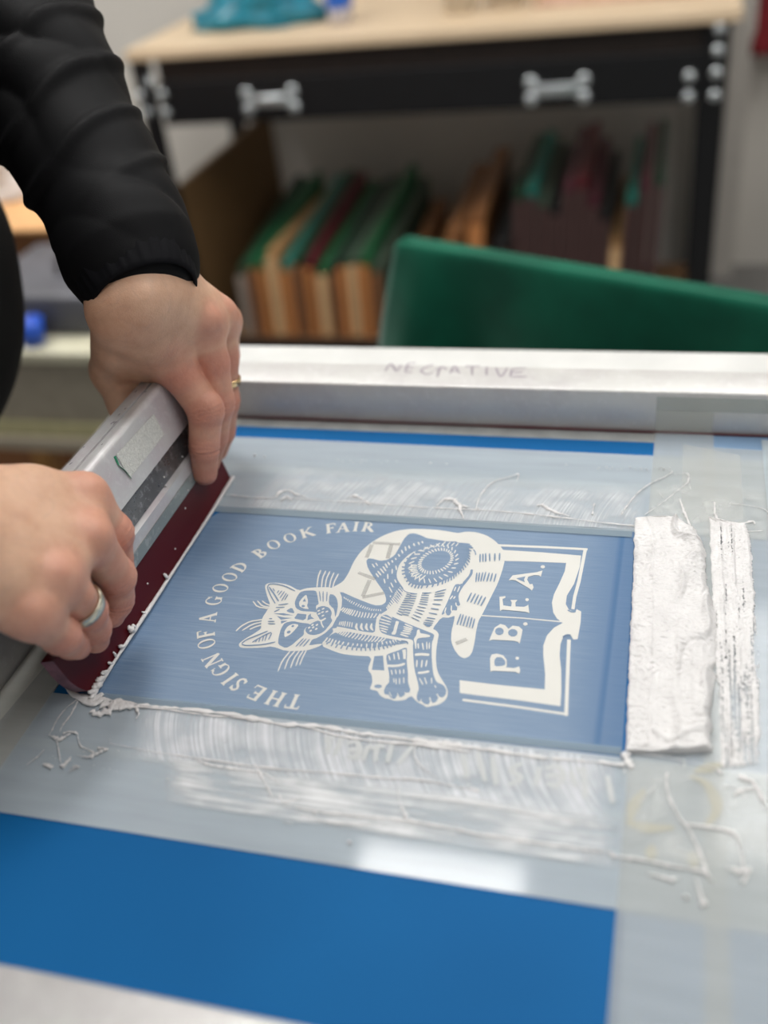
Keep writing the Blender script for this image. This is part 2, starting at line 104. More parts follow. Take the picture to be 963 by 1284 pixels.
ART = [[[-3848,9132,-3789,9207,-3765,9267,-3751,9374,-3746,9456,-3745,9595,-3738,9684,-3717,9813,-3694,9895,-3643,10014,-3602,10089,-3526,10196,-3469,10258,-3374,10335,-3304,10373,
-3188,10410,-3109,10425,-2987,10433,-2910,10435,-2799,10435,-2728,10429,-2623,10412,-2571,10404,-2519,10396,-2483,10402,-2427,10428,-2382,10437,-2302,10439,-2247,10430,-2163,10401,
-2112,10375,-2045,10325,-2002,10287,-1943,10221,-1908,10176,-1864,10107,-1841,10049,-1815,9947,-1806,9878,-1805,9772,-1807,9677,-1817,9499,-1829,9382,-1857,9208,-1875,9094,-1901,
8927,-1916,8839,-1936,8743,-1941,8668,-1936,8538,-1932,8474,-1926,8408,-1923,8349,-1920,8237,-1923,8183,-1936,8132,-1950,8107,-1979,8081,-2002,8078,-2039,8094,-2067,8118,-2112,
8174,-2141,8219,-2181,8302,-2201,8362,-2218,8462,-2224,8531,-2227,8635,-2229,8691,-2235,8755,-2244,8770,-2266,8754,-2280,8745,-2300,8731,-2323,8727,-2373,8727,-2403,8684,-2441,
8556,-2445,8510,-2418,8497,-2399,8482,-2370,8447,-2358,8414,-2354,8350,-2350,8304,-2344,8229,-2336,8172,-2320,8075,-2307,8012,-2283,7919,-2265,7865,-2234,7798,-2206,7752,-2153,
7678,-2124,7636,-2093,7583,-2079,7547,-2068,7492,-2068,7459,-2080,7412,-2094,7384,-2128,7346,-2149,7329,-2179,7316,-2203,7305,-2244,7286,-2268,7285,-2296,7303,-2320,7315,-2361,
7333,-2384,7348,-2411,7373,-2427,7388,-2448,7410,-2462,7412,-2480,7398,-2492,7385,-2511,7357,-2538,7342,-2601,7324,-2634,7322,-2670,7333,-2697,7339,-2741,7343,-2767,7353,-2803,
7376,-2822,7395,-2844,7428,-2870,7441,-2928,7448,-2945,7471,-2941,7536,-2948,7582,-2973,7655,-2994,7691,-3033,7728,-3047,7784,-3049,7918,-3087,7959,-3200,7949,-3274,7947,-3384,
7951,-3447,7961,-3528,7987,-3580,8006,-3653,8034,-3678,8048,-3679,8063,-3697,8087,-3752,8144,-3760,8230,-3728,8433,-3734,8591,-3787,8864,-3823,8984,-3876,9064,-3889,9095,-3873,
9104],[-4756,9057,-4739,9081,-4711,9093,-4644,9104,-4589,9103,-4492,9089,-4425,9066,-4321,9009,-4271,9001,-4227,9035,-4188,9053,-4114,9073,-4051,9085,-3936,9099,-3873,9092,-3799,
9057,-3761,9030,-3723,8984,-3703,8936,-3679,8839,-3669,8763,-3659,8633,-3657,8590,-3662,8589,-3671,8627,-3693,8742,-3713,8807,-3748,8888,-3770,8926,-3799,8958,-3822,8969,-3862,
8972,-3865,8935,-3837,8825,-3814,8776,-3774,8739,-3750,8709,-3721,8657,-3710,8626,-3710,8585,-3701,8559,-3677,8521,-3668,8491,-3668,8437,-3678,8393,-3707,8316,-3728,8269,-3765,
8205,-3790,8176,-3829,8151,-3843,8121,-3846,8056,-3826,8044,-3765,8071,-3733,8082,-3697,8087,-3694,8077,-3720,8041,-3752,8014,-3820,7966,-3892,7941,-4042,7915,-4130,7918,-4246,
7953,-4307,7957,-4374,7932,-4441,7917,-4576,7895,-4633,7890,-4669,7898,-4687,7911,-4703,7941,-4700,7969,-4673,8025,-4649,8064,-4603,8123,-4576,8162,-4539,8220,-4533,8257,-4552,
8308,-4563,8348,-4578,8414,-4579,8465,-4570,8549,-4567,8599,-4565,8663,-4583,8713,-4638,8799,-4675,8860,-4728,8956,-4749,9000,-4759,9037],[-1933,10167,-1366,10193,-799,10208,-802,
10252,-1370,10238,-1939,10212],[-849,10238,-869,9590,-891,9291,-891,9067,-852,9063,-852,9283,-828,9581,-807,10229],[-885,8537,-857,8163,-796,7373,-758,7377,-817,8166,-843,8540],
[-1892,7425,-1271,7408,-760,7381,-760,7415,-1272,7442,-1895,7460],[-1867,10100,-1646,10101,-1354,10104,-869,10093,-865,9863,-903,9525,-966,9302,-963,9144,-915,9047,-837,9011,-829,
9071,-772,9034,-761,8840,-769,8558,-816,8545,-846,8603,-888,8615,-932,8573,-951,8450,-940,8265,-900,8043,-863,7720,-850,7502,-1285,7521,-1911,7536,-1944,7542,-1980,7730,-1947,7728,
-1548,7719,-1042,7722,-1065,7953,-1120,8240,-1139,8401,-1119,8572,-1054,8715,-965,8808,-1039,8879,-1091,8974,-1128,9150,-1120,9309,-1076,9531,-1039,9758,-1038,9923,-1616,9892,
-1796,9877,-1853,9894],[-1924,8806,-1434,8823,-967,8818,-968,8838,-1435,8843,-1927,8826]],[[-3713,9025,-3556,8953,-3454,8910,-3305,8853,-3238,8836,-3188,8843,-3162,8855,-3137,8886,
-3129,8909,-3131,8947,-3143,8984,-3177,9058,-3218,9122,-3309,9239,-3375,9327,-3483,9475,-3532,9555,-3571,9643,-3581,9685,-3571,9722,-3551,9732,-3504,9725,-3470,9717,-3415,9700,
-3379,9701,-3324,9723,-3292,9750,-3252,9809,-3234,9861,-3223,9958,-3215,10031,-3203,10154,-3191,10218,-3166,10287,-3142,10314,-3093,10324,-3058,10319,-3001,10295,-2967,10278,-2920,
10250,-2880,10237,-2807,10225,-2750,10217,-2654,10203,-2613,10199,-2587,10202,-2558,10205,-2500,10211,-2480,10198,-2482,10153,-2525,10120,-2653,10066,-2735,10044,-2852,10031,-2914,
10008,-2982,9953,-3017,9917,-3055,9866,-3078,9821,-3108,9740,-3122,9692,-3132,9629,-3132,9578,-3125,9488,-3117,9439,-3098,9381,-3079,9344,-3042,9290,-3015,9254,-2974,9200,-2962,
9163,-2967,9105,-2976,9061,-2996,8988,-3011,8944,-3034,8885,-3045,8851,-3053,8809,-3063,8784,-3083,8754,-3097,8734,-3118,8704,-3133,8679,-3159,8635,-3164,8594,-3153,8515,-3143,
8461,-3126,8377,-3147,8351,-3226,8353,-3284,8359,-3381,8372,-3436,8380,-3505,8391,-3550,8396,-3617,8401,-3648,8362,-3672,8243,-3689,8194,-3718,8164,-3722,8141,-3706,8100,-3726,
8079,-3802,8056,-3829,8063,-3834,8107,-3808,8154,-3726,8250,-3688,8316,-3658,8420,-3648,8475,-3650,8536,-3649,8561,-3644,8575,-3643,8612,-3646,8708,-3656,8777,-3683,8886,-3707,
8948,-3751,9023],[-3590,8297,-3499,8322,-3433,8326,-3328,8314,-3255,8307,-3143,8300,-3077,8295,-2993,8285,-2933,8278,-2839,8265,-2785,8256,-2714,8244,-2698,8236,-2717,8224,-2760,
8208,-2868,8171,-2934,8147,-3024,8112,-3097,8093,-3228,8073,-3319,8073,-3461,8092,-3538,8100,-3623,8108,-3659,8114,-3680,8124,-3674,8159,-3633,8256],[-3103,8672,-3069,8683,-3031,
8677,-2954,8646,-2894,8620,-2790,8573,-2722,8544,-2622,8505,-2560,8480,-2471,8446,-2435,8429,-2416,8413,-2409,8394,-2408,8356,-2408,8330,-2411,8292,-2405,8242,-2384,8132,-2368,
8061,-2341,7955,-2323,7889,-2295,7798,-2274,7746,-2239,7681,-2211,7654,-2161,7638,-2135,7619,-2106,7577,-2094,7549,-2090,7504,-2094,7479,-2113,7448,-2128,7439,-2153,7441,-2163,
7428,-2167,7388,-2175,7369,-2196,7349,-2210,7349,-2230,7368,-2239,7362,-2244,7326,-2255,7316,-2286,7323,-2303,7332,-2324,7353,-2338,7358,-2357,7349,-2369,7353,-2386,7373,-2394,
7396,-2401,7446,-2402,7478,-2400,7523,-2409,7564,-2439,7641,-2460,7692,-2495,7770,-2517,7830,-2550,7934,-2571,8008,-2603,8128,-2617,8188,-2626,8250,-2637,8277,-2659,8296,-2694,
8303,-2776,8306,-2835,8313,-2929,8329,-2978,8340,-3028,8360,-3053,8378,-3076,8414,-3092,8452,-3116,8529,-3123,8577,-3117,8645],[-2870,8029,-2812,8068,-2772,8098,-2709,8151,-2683,
8150,-2667,8096,-2656,8046,-2636,7950,-2619,7888,-2589,7796,-2572,7735,-2551,7644,-2533,7592,-2501,7528,-2491,7497,-2493,7468,-2501,7459,-2522,7459,-2531,7450,-2537,7423,-2546,
7406,-2566,7383,-2581,7383,-2608,7405,-2619,7398,-2625,7354,-2638,7343,-2670,7353,-2687,7365,-2707,7393,-2721,7400,-2743,7395,-2756,7402,-2773,7428,-2779,7453,-2779,7505,-2773,
7535,-2757,7572,-2757,7607,-2774,7675,-2791,7728,-2827,7818,-2847,7868,-2870,7926,-2880,7959,-2887,8002],[-3025,7966,-2927,7990,-2853,7757,-2997,7747],[-2816,7511,-2820,7493,-2840,
7479,-2867,7475,-2892,7482,-2905,7498,-2901,7517,-2882,7531,-2854,7535,-2829,7527],[-2341,9335,-2325,9351,-2310,9355,-2281,9352,-2259,9383,-2221,9483,-2206,9531,-2200,9576,-2199,
9604,-2203,9641,-2198,9655,-2182,9662,-2173,9645,-2165,9589,-2169,9545,-2188,9470,-2205,9414,-2235,9323,-2249,9264,-2261,9178,-2259,9126,-2241,9058,-2229,9023,-2211,8983,-2212,
8965,-2233,8948,-2238,8927,-2229,8881,-2237,8866,-2273,8868,-2287,8848,-2295,8786,-2307,8767,-2335,8770,-2348,8777,-2359,8796,-2368,8795,-2383,8773,-2391,8770,-2398,8782,-2396,
8823,-2381,8934,-2373,9009,-2363,9123,-2357,9194,-2349,9295],[-3011,9892,-2968,9968,-2933,10019,-2870,10098,-2821,10136,-2738,10169,-2678,10184,-2580,10195,-2523,10195,-2452,10187,
-2407,10173,-2341,10140,-2311,10106,-2287,10038,-2279,9976,-2279,9860,-2288,9782,-2315,9665,-2343,9594,-2401,9498,-2447,9441,-2527,9366,-2582,9328,-2669,9288,-2723,9274,-2799,9272,
-2844,9279,-2902,9301,-2936,9332,-2981,9400,-3005,9447,-3032,9519,-3045,9568,-3058,9643,-3060,9689,-3055,9751,-3048,9791,-3031,9847],[-4248,8970,-4210,8993,-4172,9004,-4096,9013,
-4062,9004,-4038,8966,-4021,8931,-3991,8862,-3976,8825,-3957,8782,-3957,8761,-3975,8740,-3970,8709,-3938,8637,-3940,8614,-3981,8620,-4020,8620,-4095,8613,-4140,8620,-4198,8648,
-4227,8677,-4257,8737,-4268,8780,-4272,8852,-4270,8893,-4263,8944],[-4261,8142,-4276,8239,-4279,8294,-4272,8359,-4251,8390,-4192,8417,-4152,8422,-4090,8411,-4051,8407,-3993,8406,
-3964,8402,-3936,8389,-3938,8375,-3971,8344,-3983,8322,-3986,8288,-3983,8262,-3968,8218,-3972,8187,-3999,8137,-4016,8100,-4043,8038,-4063,8005,-4096,7966,-4130,7962,-4199,7992,
-4229,8023,-4249,8088],[-3941,8710,-3901,8737,-3870,8741,-3817,8726,-3787,8704,-3751,8653,-3737,8619,-3733,8568,-3724,8540,-3700,8509,-3694,8484,-3700,8440,-3708,8403,-3725,8334,
-3738,8300,-3760,8266,-3781,8247,-3821,8224,-3849,8216,-3895,8218,-3921,8229,-3955,8259,-3968,8280,-3976,8312,-3971,8339,-3949,8389,-3932,8416,-3904,8447,-3885,8463,-3857,8480,
-3853,8494,-3870,8519,-3887,8542,-3920,8586,-3936,8621,-3950,8681],[-4177,8479,-4163,8566,-4046,8563,-4031,8485,-4056,8454,-4162,8468],[-4003,8459,-4018,8543,-3999,8585,-3980,8537,
-3926,8498,-3968,8488],[-4316,8610,-4281,8653,-4255,8646,-4212,8583,-4213,8563,-4255,8568,-4281,8574,-4316,8591],[-4467,8527,-4344,8548,-4206,8526,-4331,8510],[-4407,8487,-4301,
8473,-4205,8476,-4334,8427],[-4329,8412,-4244,8423,-4307,8358],[-3851,8956,-3817,8960,-3795,8948,-3761,8906,-3741,8870,-3713,8802,-3698,8748,-3682,8653,-3676,8609,-3677,8570,-3686,
8583,-3714,8659,-3736,8701,-3772,8749,-3792,8774,-3817,8799,-3832,8836,-3854,8925],[-3847,8041,-3839,8133,-3776,8180,-3712,8276,-3663,8402,-3654,8556,-3645,8580,-3603,8383,-3657,
8200,-3694,8092,-3745,8081]],[[-2515,9905,-2505,9912,-2490,9933,-2486,9948,-2495,9962,-2505,9955,-2519,9934,-2523,9919],[-2504,9872,-2493,9876,-2475,9892,-2468,9906,-2475,9920,
-2487,9917,-2505,9900,-2511,9887],[-2499,9836,-2487,9836,-2466,9848,-2457,9859,-2463,9874,-2475,9874,-2496,9862,-2505,9851],[-2500,9797,-2487,9795,-2464,9800,-2454,9809,-2458,9825,
-2471,9828,-2494,9822,-2504,9813],[-2507,9758,-2494,9753,-2470,9752,-2458,9758,-2461,9774,-2474,9780,-2498,9780,-2510,9775],[-2520,9720,-2507,9711,-2482,9705,-2470,9707,-2471,9723,
-2483,9732,-2508,9738,-2521,9736],[-2538,9684,-2526,9672,-2501,9660,-2489,9659,-2487,9674,-2499,9686,-2524,9698,-2537,9699],[-2561,9651,-2550,9637,-2526,9619,-2514,9615,-2511,9629,
-2521,9642,-2545,9660,-2558,9665],[-2587,9622,-2578,9606,-2556,9583,-2544,9576,-2539,9588,-2548,9604,-2570,9627,-2582,9634],[-2617,9599,-2609,9581,-2590,9554,-2579,9543,-2572,9553,
-2579,9571,-2598,9598,-2610,9609],[-2648,9581,-2643,9563,-2627,9532,-2617,9519,-2609,9526,-2614,9544,-2629,9575,-2640,9589],[-2681,9570,-2678,9552,-2666,9518,-2657,9502,-2647,9507,
-2650,9525,-2662,9559,-2671,9575],[-2713,9567,-2712,9548,-2705,9513,-2697,9495,-2687,9496,-2688,9514,-2695,9550,-2702,9568],[-2744,9570,-2746,9552,-2743,9516,-2737,9497,-2727,9495,
-2725,9512,-2728,9549,-2733,9568],[-2772,9580,-2777,9563,-2778,9527,-2776,9508,-2765,9503,-2760,9519,-2759,9555,-2761,9575],[-2798,9597,-2805,9582,-2811,9547,-2811,9527,-2800,9520,
-2793,9534,-2787,9569,-2787,9589],[-2819,9619,-2828,9606,-2839,9574,-2841,9555,-2831,9545,-2822,9558,-2811,9590,-2809,9609],[-2836,9647,-2847,9637,-2862,9608,-2867,9590,-2857,9578,
-2847,9589,-2831,9617,-2827,9636],[-2848,9680,-2860,9672,-2879,9648,-2886,9631,-2877,9618,-2865,9626,-2846,9650,-2839,9667],[-2854,9716,-2867,9711,-2889,9692,-2898,9677,-2891,9663,
-2877,9668,-2855,9687,-2846,9701],[-2853,9754,-2868,9753,-2892,9739,-2903,9727,-2897,9712,-2882,9713,-2858,9727,-2847,9739],[-2847,9794,-2862,9796,-2888,9788,-2900,9779,-2895,9762,
-2880,9761,-2854,9768,-2842,9778],[-2835,9833,-2850,9838,-2877,9836,-2890,9830,-2886,9814,-2872,9809,-2844,9810,-2832,9816],[-2817,9870,-2832,9878,-2859,9883,-2872,9880,-2870,9864,
-2856,9856,-2829,9851,-2816,9854],[-2795,9905,-2808,9915,-2834,9926,-2847,9926,-2847,9910,-2834,9899,-2808,9889,-2795,9889],[-2768,9935,-2779,9948,-2804,9964,-2817,9967,-2819,9952,
-2807,9939,-2783,9923,-2770,9920],[-2738,9959,-2747,9974,-2769,9996,-2781,10002,-2785,9988,-2776,9973,-2754,9952,-2742,9946],[-2705,9977,-2712,9994,-2730,10019,-2742,10028,-2748,
10017,-2741,10000,-2723,9975,-2712,9966],[-2672,9988,-2676,10005,-2690,10033,-2700,10045,-2708,10037,-2704,10020,-2690,9992,-2680,9981],[-2639,9992,-2640,10008,-2649,10038,-2657,
10052,-2667,10048,-2666,10031,-2657,10002,-2649,9988],[-2607,9988,-2606,10003,-2610,10034,-2616,10049,-2627,10049,-2628,10034,-2624,10003,-2618,9988],[-2578,9977,-2574,9990,-2573,
10020,-2577,10036,-2588,10041,-2592,10027,-2592,9997,-2589,9981],[-2552,9959,-2546,9970,-2541,9998,-2541,10015,-2552,10023,-2558,10012,-2564,9983,-2563,9967],[-2531,9935,-2523,
9944,-2513,9969,-2511,9985,-2521,9996,-2529,9987,-2539,9962,-2541,9945],[-2442,9883,-2432,9894,-2419,9925,-2416,9944,-2425,9953,-2434,9942,-2447,9912,-2450,9893],[-2429,9807,-2417,
9813,-2397,9836,-2389,9853,-2396,9865,-2409,9858,-2429,9835,-2436,9819],[-2432,9727,-2417,9729,-2391,9743,-2380,9755,-2385,9769,-2400,9767,-2426,9753,-2437,9740],[-2450,9649,-2434,
9645,-2403,9649,-2389,9657,-2392,9671,-2408,9674,-2439,9670,-2453,9662],[-2481,9576,-2464,9567,-2432,9561,-2416,9563,-2417,9577,-2433,9586,-2466,9592,-2482,9589],[-2524,9512,-2508,
9499,-2475,9482,-2458,9479,-2457,9492,-2473,9506,-2506,9522,-2523,9525],[-2577,9462,-2562,9444,-2531,9418,-2514,9410,-2511,9421,-2525,9439,-2557,9465,-2574,9474],[-2636,9428,-2624,
9406,-2596,9371,-2579,9358,-2575,9367,-2587,9388,-2615,9423,-2631,9437],[-2698,9411,-2689,9387,-2666,9345,-2652,9327,-2645,9334,-2654,9357,-2677,9399,-2692,9418],[-2760,9412,-2755,
9387,-2738,9340,-2727,9318,-2719,9322,-2724,9347,-2740,9394,-2752,9416],[-2818,9433,-2818,9407,-2808,9357,-2800,9332,-2791,9332,-2792,9357,-2801,9408,-2809,9433],[-2870,9470,-2873,
9446,-2872,9395,-2868,9368,-2859,9365,-2855,9389,-2856,9440,-2860,9467],[-2911,9523,-2919,9501,-2927,9452,-2927,9425,-2918,9419,-2910,9441,-2902,9490,-2902,9517],[-2940,9589,-2952,
9570,-2968,9525,-2973,9499,-2964,9491,-2953,9509,-2936,9554,-2932,9580],[-2956,9664,-2971,9649,-2995,9611,-3004,9587,-2996,9576,-2981,9591,-2957,9630,-2948,9653],[-2956,9744,-2974,
9734,-3004,9704,-3017,9684,-3010,9671,-2992,9681,-2961,9711,-2949,9732],[-2940,9824,-2960,9820,-2996,9800,-3012,9784,-3006,9770,-2986,9775,-2950,9795,-2935,9811],[-2910,9900,-2931,
9902,-2970,9892,-2988,9881,-2984,9867,-2963,9866,-2924,9875,-2906,9886],[-2867,9967,-2888,9974,-2928,9976,-2947,9971,-2944,9956,-2923,9949,-2884,9948,-2865,9953],[-2813,10021,
-2833,10033,-2871,10045,-2890,10046,-2890,10031,-2870,10019,-2832,10007,-2813,10007],[-2752,10058,-2769,10075,-2804,10097,-2822,10102,-2823,10089,-2807,10072,-2772,10050,-2754,
10045],[-2687,10076,-2700,10096,-2729,10126,-2746,10136,-2749,10124,-2736,10104,-2707,10075,-2691,10065],[-2622,10074,-2631,10095,-2653,10130,-2667,10144,-2673,10135,-2664,10114,
-2642,10079,-2629,10065],[-2562,10051,-2565,10072,-2579,10110,-2589,10127,-2598,10123,-2594,10102,-2580,10064,-2570,10046],[-2510,10009,-2508,10028,-2513,10066,-2519,10086,-2529,
10086,-2530,10067,-2525,10029,-2519,10010],[-2469,9952,-2463,9968,-2459,10003,-2460,10023,-2470,10029,-2476,10013,-2480,9978,-2478,9958],[-2983,9646,-2960,9641,-2916,9642,-2895,
9648,-2898,9664,-2921,9669,-2965,9668,-2986,9662],[-2981,9595,-2956,9594,-2909,9604,-2888,9614,-2892,9630,-2916,9631,-2963,9621,-2985,9611],[-2983,9552,-2956,9553,-2903,9565,-2879,
9576,-2883,9592,-2911,9592,-2963,9580,-2988,9568],[-2965,9516,-2938,9518,-2887,9533,-2863,9545,-2867,9561,-2895,9559,-2946,9544,-2970,9531],[-2942,9469,-2917,9476,-2871,9501,-2849,
9519,-2855,9534,-2881,9527,-2927,9501,-2949,9484],[-2903,9419,-2882,9433,-2844,9472,-2828,9496,-2836,9510,-2857,9495,-2895,9456,-2911,9432],[-2850,9388,-2832,9408,-2803,9455,-2791,
9482,-2800,9495,-2817,9475,-2847,9428,-2859,9400],[-2794,9363,-2778,9386,-2752,9440,-2742,9470,-2751,9481,-2768,9458,-2794,9404,-2804,9374],[-3011,9926,-3002,9912,-2983,9890,-2972,
9883,-2968,9892,-2976,9906,-2996,9928,-3007,9935],[-2949,9948,-2937,9950,-2916,9963,-2907,9973,-2911,9985,-2924,9983,-2945,9971,-2954,9960],[-2885,9981,-2870,9994,-2845,10026,
-2835,10046,-2841,10057,-2856,10044,-2881,10011,-2891,9991],[-2822,10030,-2804,10041,-2772,10070,-2758,10089,-2764,10100,-2782,10090,-2814,10060,-2828,10041],[-2747,10054,-2732,
10074,-2706,10121,-2696,10148,-2703,10157,-2718,10137,-2744,10090,-2754,10063],[-2670,10077,-2657,10101,-2637,10156,-2629,10186,-2637,10195,-2650,10170,-2670,10115,-2678,10085],
[-2599,10091,-2588,10112,-2571,10159,-2565,10186,-2572,10194,-2583,10173,-2600,10126,-2606,10099],[-2538,10100,-2527,10116,-2512,10153,-2506,10175,-2514,10184,-2524,10168,-2540,
10130,-2545,10109],[-2478,10099,-2470,10113,-2458,10148,-2455,10168,-2463,10176,-2471,10161,-2483,10126,-2486,10107],[-3491,9615,-3479,9593,-3452,9557,-3437,9543,-3431,9552,-3442,
9573,-3470,9610,-3485,9624],[-3450,9641,-3442,9623,-3421,9593,-3408,9581,-3402,9590,-3410,9608,-3431,9638,-3444,9650],[-3393,9431,-3381,9409,-3354,9374,-3338,9360,-3331,9372,-3343,
9393,-3370,9428,-3386,9442],[-3383,9481,-3368,9457,-3335,9417,-3316,9401,-3309,9414,-3324,9438,-3358,9478,-3377,9494],[-3363,9534,-3346,9508,-3310,9465,-3289,9447,-3283,9459,-3299,
9485,-3336,9529,-3356,9546],[-3339,9579,-3325,9554,-3293,9512,-3275,9494,-3268,9506,-3282,9531,-3313,9573,-3332,9591],[-3324,9642,-3314,9617,-3288,9575,-3272,9557,-3264,9567,-3274,
9591,-3300,9634,-3316,9652],[-3298,9678,-3290,9660,-3270,9630,-3258,9618,-3250,9629,-3257,9648,-3278,9678,-3290,9689],[-3256,9720,-3252,9705,-3239,9681,-3229,9672,-3220,9681,-3224,
9696,-3237,9720,-3247,9729],[-3220,9767,-3217,9755,-3206,9737,-3198,9732,-3190,9742,-3192,9754,-3203,9772,-3211,9777],[-3200,9850,-3194,9834,-3178,9812,-3168,9804,-3161,9816,-3166,
9831,-3182,9854,-3193,9861],[-3180,9944,-3173,9923,-3155,9888,-3143,9873,-3133,9882,-3140,9902,-3158,9938,-3170,9953],[-3149,10025,-3144,10000,-3127,9953,-3115,9932,-3104,9937,
-3109,9962,-3126,10009,-3139,10031],[-3107,10047,-3103,10029,-3088,9998,-3077,9985,-3067,9993,-3072,10011,-3087,10043,-3098,10056],[-3054,10103,-3050,10085,-3034,10057,-3024,10045,
-3015,10054,-3019,10072,-3034,10101,-3045,10112],[-2999,10137,-2994,10119,-2979,10090,-2968,10079,-2959,10089,-2964,10106,-2980,10135,-2990,10146],[-2953,10157,-2948,10143,-2935,
10122,-2926,10115,-2918,10127,-2922,10141,-2935,10162,-2945,10169],[-3177,9619,-3172,9595,-3156,9551,-3145,9530,-3135,9535,-3139,9558,-3155,9602,-3167,9623],[-3207,9549,-3205,9525,
-3194,9476,-3184,9452,-3173,9453,-3175,9477,-3186,9526,-3196,9550],[-3241,9445,-3238,9419,-3224,9369,-3214,9345,-3203,9347,-3206,9372,-3220,9422,-3230,9447],[-3264,9342,-3258,9319,
-3240,9275,-3228,9255,-3219,9259,-3224,9283,-3242,9327,-3254,9347],[-3124,9342,-3117,9325,-3099,9295,-3087,9283,-3080,9291,-3087,9308,-3105,9338,-3117,9350],[-3158,9277,-3147,9252,
-3120,9209,-3105,9190,-3098,9198,-3109,9222,-3136,9265,-3151,9284],[-3158,9192,-3144,9163,-3111,9112,-3092,9089,-3086,9096,-3100,9125,-3133,9176,-3152,9200],[-3105,9036,-3105,9026,
-3099,9010,-3093,9002,-3084,9006,-3084,9016,-3090,9033,-3096,9040],[-3679,8936,-3674,8925,-3661,8909,-3653,8903,-3649,8909,-3654,8920,-3667,8936,-3674,8943],[-3647,8922,-3645,8912,
-3636,8894,-3630,8887,-3624,8891,-3626,8901,-3635,8918,-3641,8926],[-3615,8910,-3616,8900,-3612,8880,-3607,8870,-3600,8870,-3599,8879,-3603,8899,-3608,8909],[-3583,8895,-3585,8885,
-3585,8863,-3582,8850,-3574,8848,-3572,8858,-3572,8880,-3575,8892],[-3549,8880,-3553,8870,-3557,8847,-3557,8833,-3549,8828,-3545,8838,-3540,8862,-3541,8875],[-3515,8865,-3520,8855,
-3525,8831,-3526,8818,-3518,8812,-3513,8822,-3507,8846,-3507,8859],[-3480,8850,-3485,8840,-3491,8816,-3492,8802,-3485,8796,-3479,8806,-3473,8830,-3472,8844],[-3446,8837,-3451,8826,
-3457,8801,-3457,8786,-3450,8781,-3445,8791,-3439,8817,-3438,8831],[-3413,8819,-3418,8809,-3423,8785,-3423,8772,-3415,8766,-3410,8776,-3406,8800,-3406,8814],[-3380,8806,-3386,8797,
-3391,8774,-3391,8761,-3384,8756,-3379,8765,-3373,8788,-3373,8801],[-3353,8797,-3357,8788,-3361,8765,-3361,8753,-3354,8748,-3349,8757,-3345,8779,-3345,8792],[-3322,8789,-3327,8781,
-3332,8760,-3332,8748,-3325,8743,-3320,8751,-3315,8771,-3315,8783],[-3295,8777,-3299,8769,-3302,8751,-3301,8740,-3294,8735,-3290,8742,-3287,8761,-3287,8772],[-3267,8771,-3270,8763,
-3273,8744,-3271,8733,-3264,8729,-3260,8737,-3258,8756,-3259,8767],[-3240,8770,-3243,8762,-3243,8744,-3241,8734,-3233,8731,-3230,8739,-3230,8756,-3232,8766],[-3215,8769,-3216,8761,
-3214,8744,-3210,8736,-3202,8735,-3201,8743,-3204,8759,-3207,8768],[-3189,8769,-3189,8760,-3183,8743,-3179,8735,-3172,8736,-3172,8745,-3177,8762,-3182,8770],[-3163,8767,-3160,8758,
-3152,8741,-3146,8735,-3140,8739,-3142,8749,-3151,8765,-3157,8772],[-3640,8681,-3634,8683,-3625,8700,-3619,8713,-3614,8734,-3615,8743,-3625,8751,-3630,8747,-3636,8727,-3640,8716,
-3649,8700,-3649,8692],[-3612,8661,-3606,8665,-3597,8685,-3593,8701,-3589,8725,-3591,8735,-3602,8742,-3606,8736,-3610,8713,-3613,8700,-3622,8680,-3621,8670],[-3584,8647,-3578,8652,
-3569,8676,-3564,8694,-3560,8722,-3562,8734,-3572,8740,-3577,8733,-3581,8706,-3585,8690,-3594,8667,-3594,8656],[-3555,8632,-3549,8638,-3541,8665,-3537,8685,-3534,8715,-3536,8727,
-3546,8733,-3551,8725,-3554,8695,-3557,8678,-3565,8652,-3565,8641],[-3532,8625,-3526,8632,-3517,8659,-3513,8680,-3511,8711,-3513,8723,-3524,8729,-3528,8720,-3530,8690,-3534,8672,
-3542,8645,-3541,8633],[-3506,8614,-3501,8621,-3492,8650,-3488,8672,-3486,8706,-3489,8718,-3499,8723,-3503,8714,-3505,8681,-3508,8662,-3517,8634,-3516,8622],[-3474,8605,-3468,8612,
-3460,8642,-3457,8664,-3455,8698,-3458,8711,-3468,8716,-3472,8706,-3473,8673,-3476,8654,-3484,8625,-3483,8613],[-3433,8600,-3428,8607,-3422,8638,-3420,8660,-3421,8693,-3424,8706,
-3435,8709,-3438,8700,-3437,8667,-3439,8648,-3444,8619,-3443,8606],[-3390,8591,-3385,8599,-3383,8630,-3383,8653,-3386,8686,-3391,8697,-3401,8700,-3403,8689,-3400,8657,-3399,8638,
-3402,8608,-3400,8596],[-3352,8591,-3348,8599,-3346,8628,-3346,8650,-3350,8681,-3354,8692,-3364,8694,-3366,8685,-3363,8654,-3362,8636,-3365,8607,-3362,8596],[-3313,8593,-3309,8600,
-3308,8629,-3308,8650,-3312,8680,-3317,8691,-3327,8692,-3329,8683,-3325,8653,-3324,8636,-3326,8608,-3323,8597],[-3275,8592,-3270,8599,-3267,8627,-3267,8648,-3269,8678,-3273,8688,
-3283,8691,-3286,8682,-3284,8653,-3284,8635,-3287,8608,-3285,8598],[-3237,8595,-3232,8601,-3227,8627,-3226,8647,-3226,8676,-3229,8686,-3239,8690,-3242,8682,-3242,8654,-3244,8637,
-3248,8612,-3247,8602],[-3200,8602,-3194,8607,-3186,8631,-3182,8649,-3178,8676,-3181,8687,-3191,8693,-3195,8686,-3198,8659,-3202,8644,-3210,8621,-3209,8611],[-3158,8603,-3152,8608,
